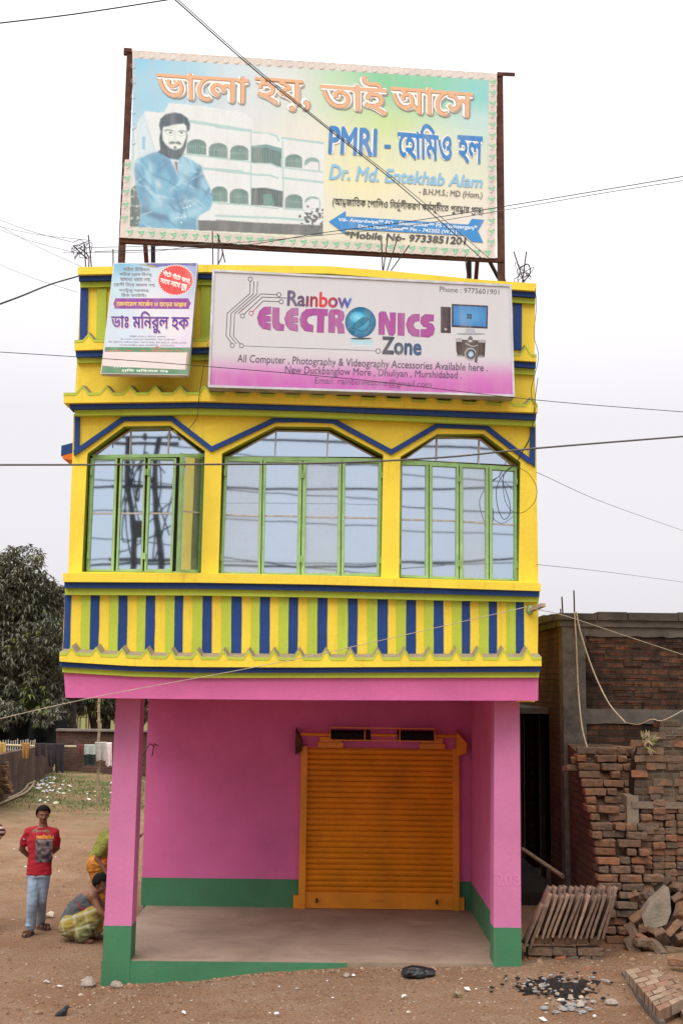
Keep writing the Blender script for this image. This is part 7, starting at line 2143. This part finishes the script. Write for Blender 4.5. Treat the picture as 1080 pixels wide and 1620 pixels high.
# peg
q = MB(); pA, pB = Fp((834, 967), -.02), Fp((859, 957), .30); q.bar(pA, pB, .055, .04, M['woodgrey']); q.ball(Fp((838, 965), .03), (.04, .05, .06), M['wingreen'], 8, 6)
q.build('wooden_peg', shop)
# irons left standing out of the roof corners
for pts in ([(140, 372), (143, 400), (145, 424)], [(133.5, 386), (136, 424)], [(126, 392), (140, 405), (141, 424)], [(116, 388), (128, 400), (139, 410)], [(179, 394), (179.3, 424)], [(197, 402), (197, 424)],
            [(336, 366), (337, 424)], [(346, 372), (345, 424)], [(350, 388), (356, 415)], [(344, 370), (352, 400), (342, 424)], [(603, 380), (605, 428)], [(612.5, 379), (606, 428)], [(630.5, 370), (612, 428)], [(647, 388), (618, 428)],
            [(812, 398), (830, 452)], [(832, 398), (825, 452)], [(788, 412), (800, 448)], [(820, 425), (834, 418), (838, 432), (828, 445)], [(735, 405), (740, 445)]):
    P = [atY(x, y, 13.05 + (.25 if x > 600 else 0)) for x, y in pts]
    q = MB(); q.tube(spline(P, 5) if len(P) > 2 else P, .0075, M['rebar'], 5); q.build('rebar', shop)
for cx, cy, n_, lab in ((130, 398, 5, 'tangle of thin wire on the left roof corner'), (828, 436, 5, 'coiled tangle of wire on the right roof corner')):
    q = MB()
    for _ in range(n_):
        P = [atY(cx + rnd.uniform(-16, 16), cy + rnd.uniform(-18, 14), 13.0 + (.25 if cx > 600 else 0) + rnd.uniform(-.08, .08)) for _k in range(5)]
        q.tube(spline(P, 6), .0036, M['wire'], 4)
    tag(q.build('wire_tangle', org=atY(cx, cy + 20, 13.05)), lab, 'wire')
cable('overhead_cable', [(100, 400, 13.0), (240, 398, 13.05), (344, 384, 13.1), (420, 396, 13.2)], .003, 'wiregrey', 'thin slack wire strung between the roof irons under the billboard')
# ropes and weed on the brick building
cable('rope', [(908, 968, YB - .13), (911, 1020, YB - .16), (914, 1090, YB - .2), (920, 1150, YB - .5), (929, 1186, 15.9)], .0105, 'rope', 'pale rope hanging straight down from the roof of the brick building', 'rope')
cable('rope', [(911, 968, YB - .13), (918, 1002, YB - .18), (938, 1062, YB - .3), (962, 1112, YB - .6), (988, 1143, 15.8)], .0105, 'rope', 'pale rope curving out from the roof of the brick building', 'rope')
cable('rope', [(988, 1143, 15.6), (1010, 1146, 15.2), (1030, 1138, 15.0), (1050, 1139, 15.0), (1100, 1112, 15.2)], .006, 'rope', 'thin pale cord lying along the top of the plastered wall', 'rope')
q = MB(); P0 = atY(1022, 1172, 14.92)
for k in range(26):
    a = rnd.uniform(-1.2, 1.9); l = rnd.uniform(.06, .20); d = Vector((math.cos(a) * .8, rnd.uniform(-.4, .1), math.sin(a))); s_ = d.cross(Vector((0, 1, 0))).normalized() * .014
    c_ = P0 + Vector((rnd.uniform(-.06, .06), 0, rnd.uniform(-.08, .05)))
    q.face([c_, c_ + d * l * .5 + s_, c_ + d * l, c_ + d * l * .5 - s_], M['woodgrey'] if k % 2 else GR[1])
tag(q.build('weed', org=P0), 'pale withered weed sprouting at the left end of the plastered wall', 'weed')
q = MB(); a, c_ = atY(*Q('t', (165, 372)), 17.2), atY(*Q('t', (395, 528)), 16.2); q.tube([a, c_], .03, M['bamboo'], 7); tag(q.build('bamboo_pole', org=c_), 'bamboo pole leaning in the dark passage beside the brick building', 'pole')
# chalk scribble on the right pillar
pp = Plane(atY(781, 1400, 13.4395), atY(821, 1400, 13.4395), atY(781, 1300, 13.4395)); cs = Art(pp, .0008)
cs.text("208", Q('s', (930, 815), (1032, 818), (1034, 868), (932, 866)), (.66, .185, .38), 3, 0, 18); cs.mb.build('chalk_scribble', shop)

# ================================================================ the road side behind the camera, seen mirrored in the panes
def mirrored(px, py, depth):
    p = atY(px, py, 26.1 + depth); return Vector((p.x, 26.1 - p.y, p.z))
up_ = thing('utility_pole', (mirrored(228, 800, 5.5).x, -5.5, 0), 'double concrete utility pole with crossarms and a transformer, mirrored in the left window', 'utility pole')
px0, px1 = mirrored(207, 800, 5.5).x, mirrored(252, 800, 5.5).x
zA = mirrored(228, 692, 5.5).z
for X in (px0, px1):
    q = MB(); q.tube([(X + .16 * math.sin(z_ * 1.1 + X), -5.5, z_) for z_ in [zA * k / 14 for k in range(15)]], [.115 - .003 * k for k in range(15)], M['darksteel'], 10); q.build('pole', up_)
for dz_ in (-.2, -1.4, -3.4):
    q = MB(); q.bar((px0 - .5, -5.4, zA + dz_), (px1 + .5, -5.4, zA + dz_), .08, .08, M['darksteel']); q.build('crossarm', up_)
q = MB()
for dz_, xs_ in ((-.2, (-.4, .35, 1.0, 1.3)), (-1.4, (-.3, .5, 1.2)), (-3.4, (-.3, .9))):
    for x_ in xs_: q.ball((px0 + x_, -5.4, zA + dz_ + .2), (.07, .07, .12), M['darksteel'], 8, 6)
for _ in range(7):
    P = [Vector((px0 + rnd.uniform(-.3, 1.3), -5.4 + rnd.uniform(-.2, .2), zA - rnd.uniform(.1, 4))) for _k in range(4)]; q.tube(spline(P, 6), .022, M['wire'], 5)
q.build('insulator', up_)
q = MB(); q.box((px0 + .35, -5.15, zA - 2.6), (.3, .3, .45), M['darksteel']); q.build('transformer', up_)
for k, (dz_, sag, sl_) in enumerate(((0, .5, .02), (-.15, .7, -.03), (-.6, .9, .04), (-1.2, .6, -.02), (-1.3, 1.0, .05), (-2.0, .8, .0), (-2.8, 1.1, -.05), (-3.3, .7, .03), (-3.4, 1.2, .06), (-4.2, .9, -.02), (-5, .9, .04))):
    q = MB(); P = []
    for i in range(25):
        t = i / 24; P.append(Vector((px0 - 12 + 36 * t, -5.4 - .08 * k, zA + dz_ + sl_ * (36 * t - 12) - sag * 4 * (t - .33) * (1 - t) * (1 if t > .33 else -.3))))
    q.tube(P, .018 if k % 4 else .036, M['wire'], 5)
    tag(q.build('street_cable', org=P[12]), 'cable strung along the road behind the viewer, mirrored in the panes', 'cable', 'road cables mirrored in the panes')
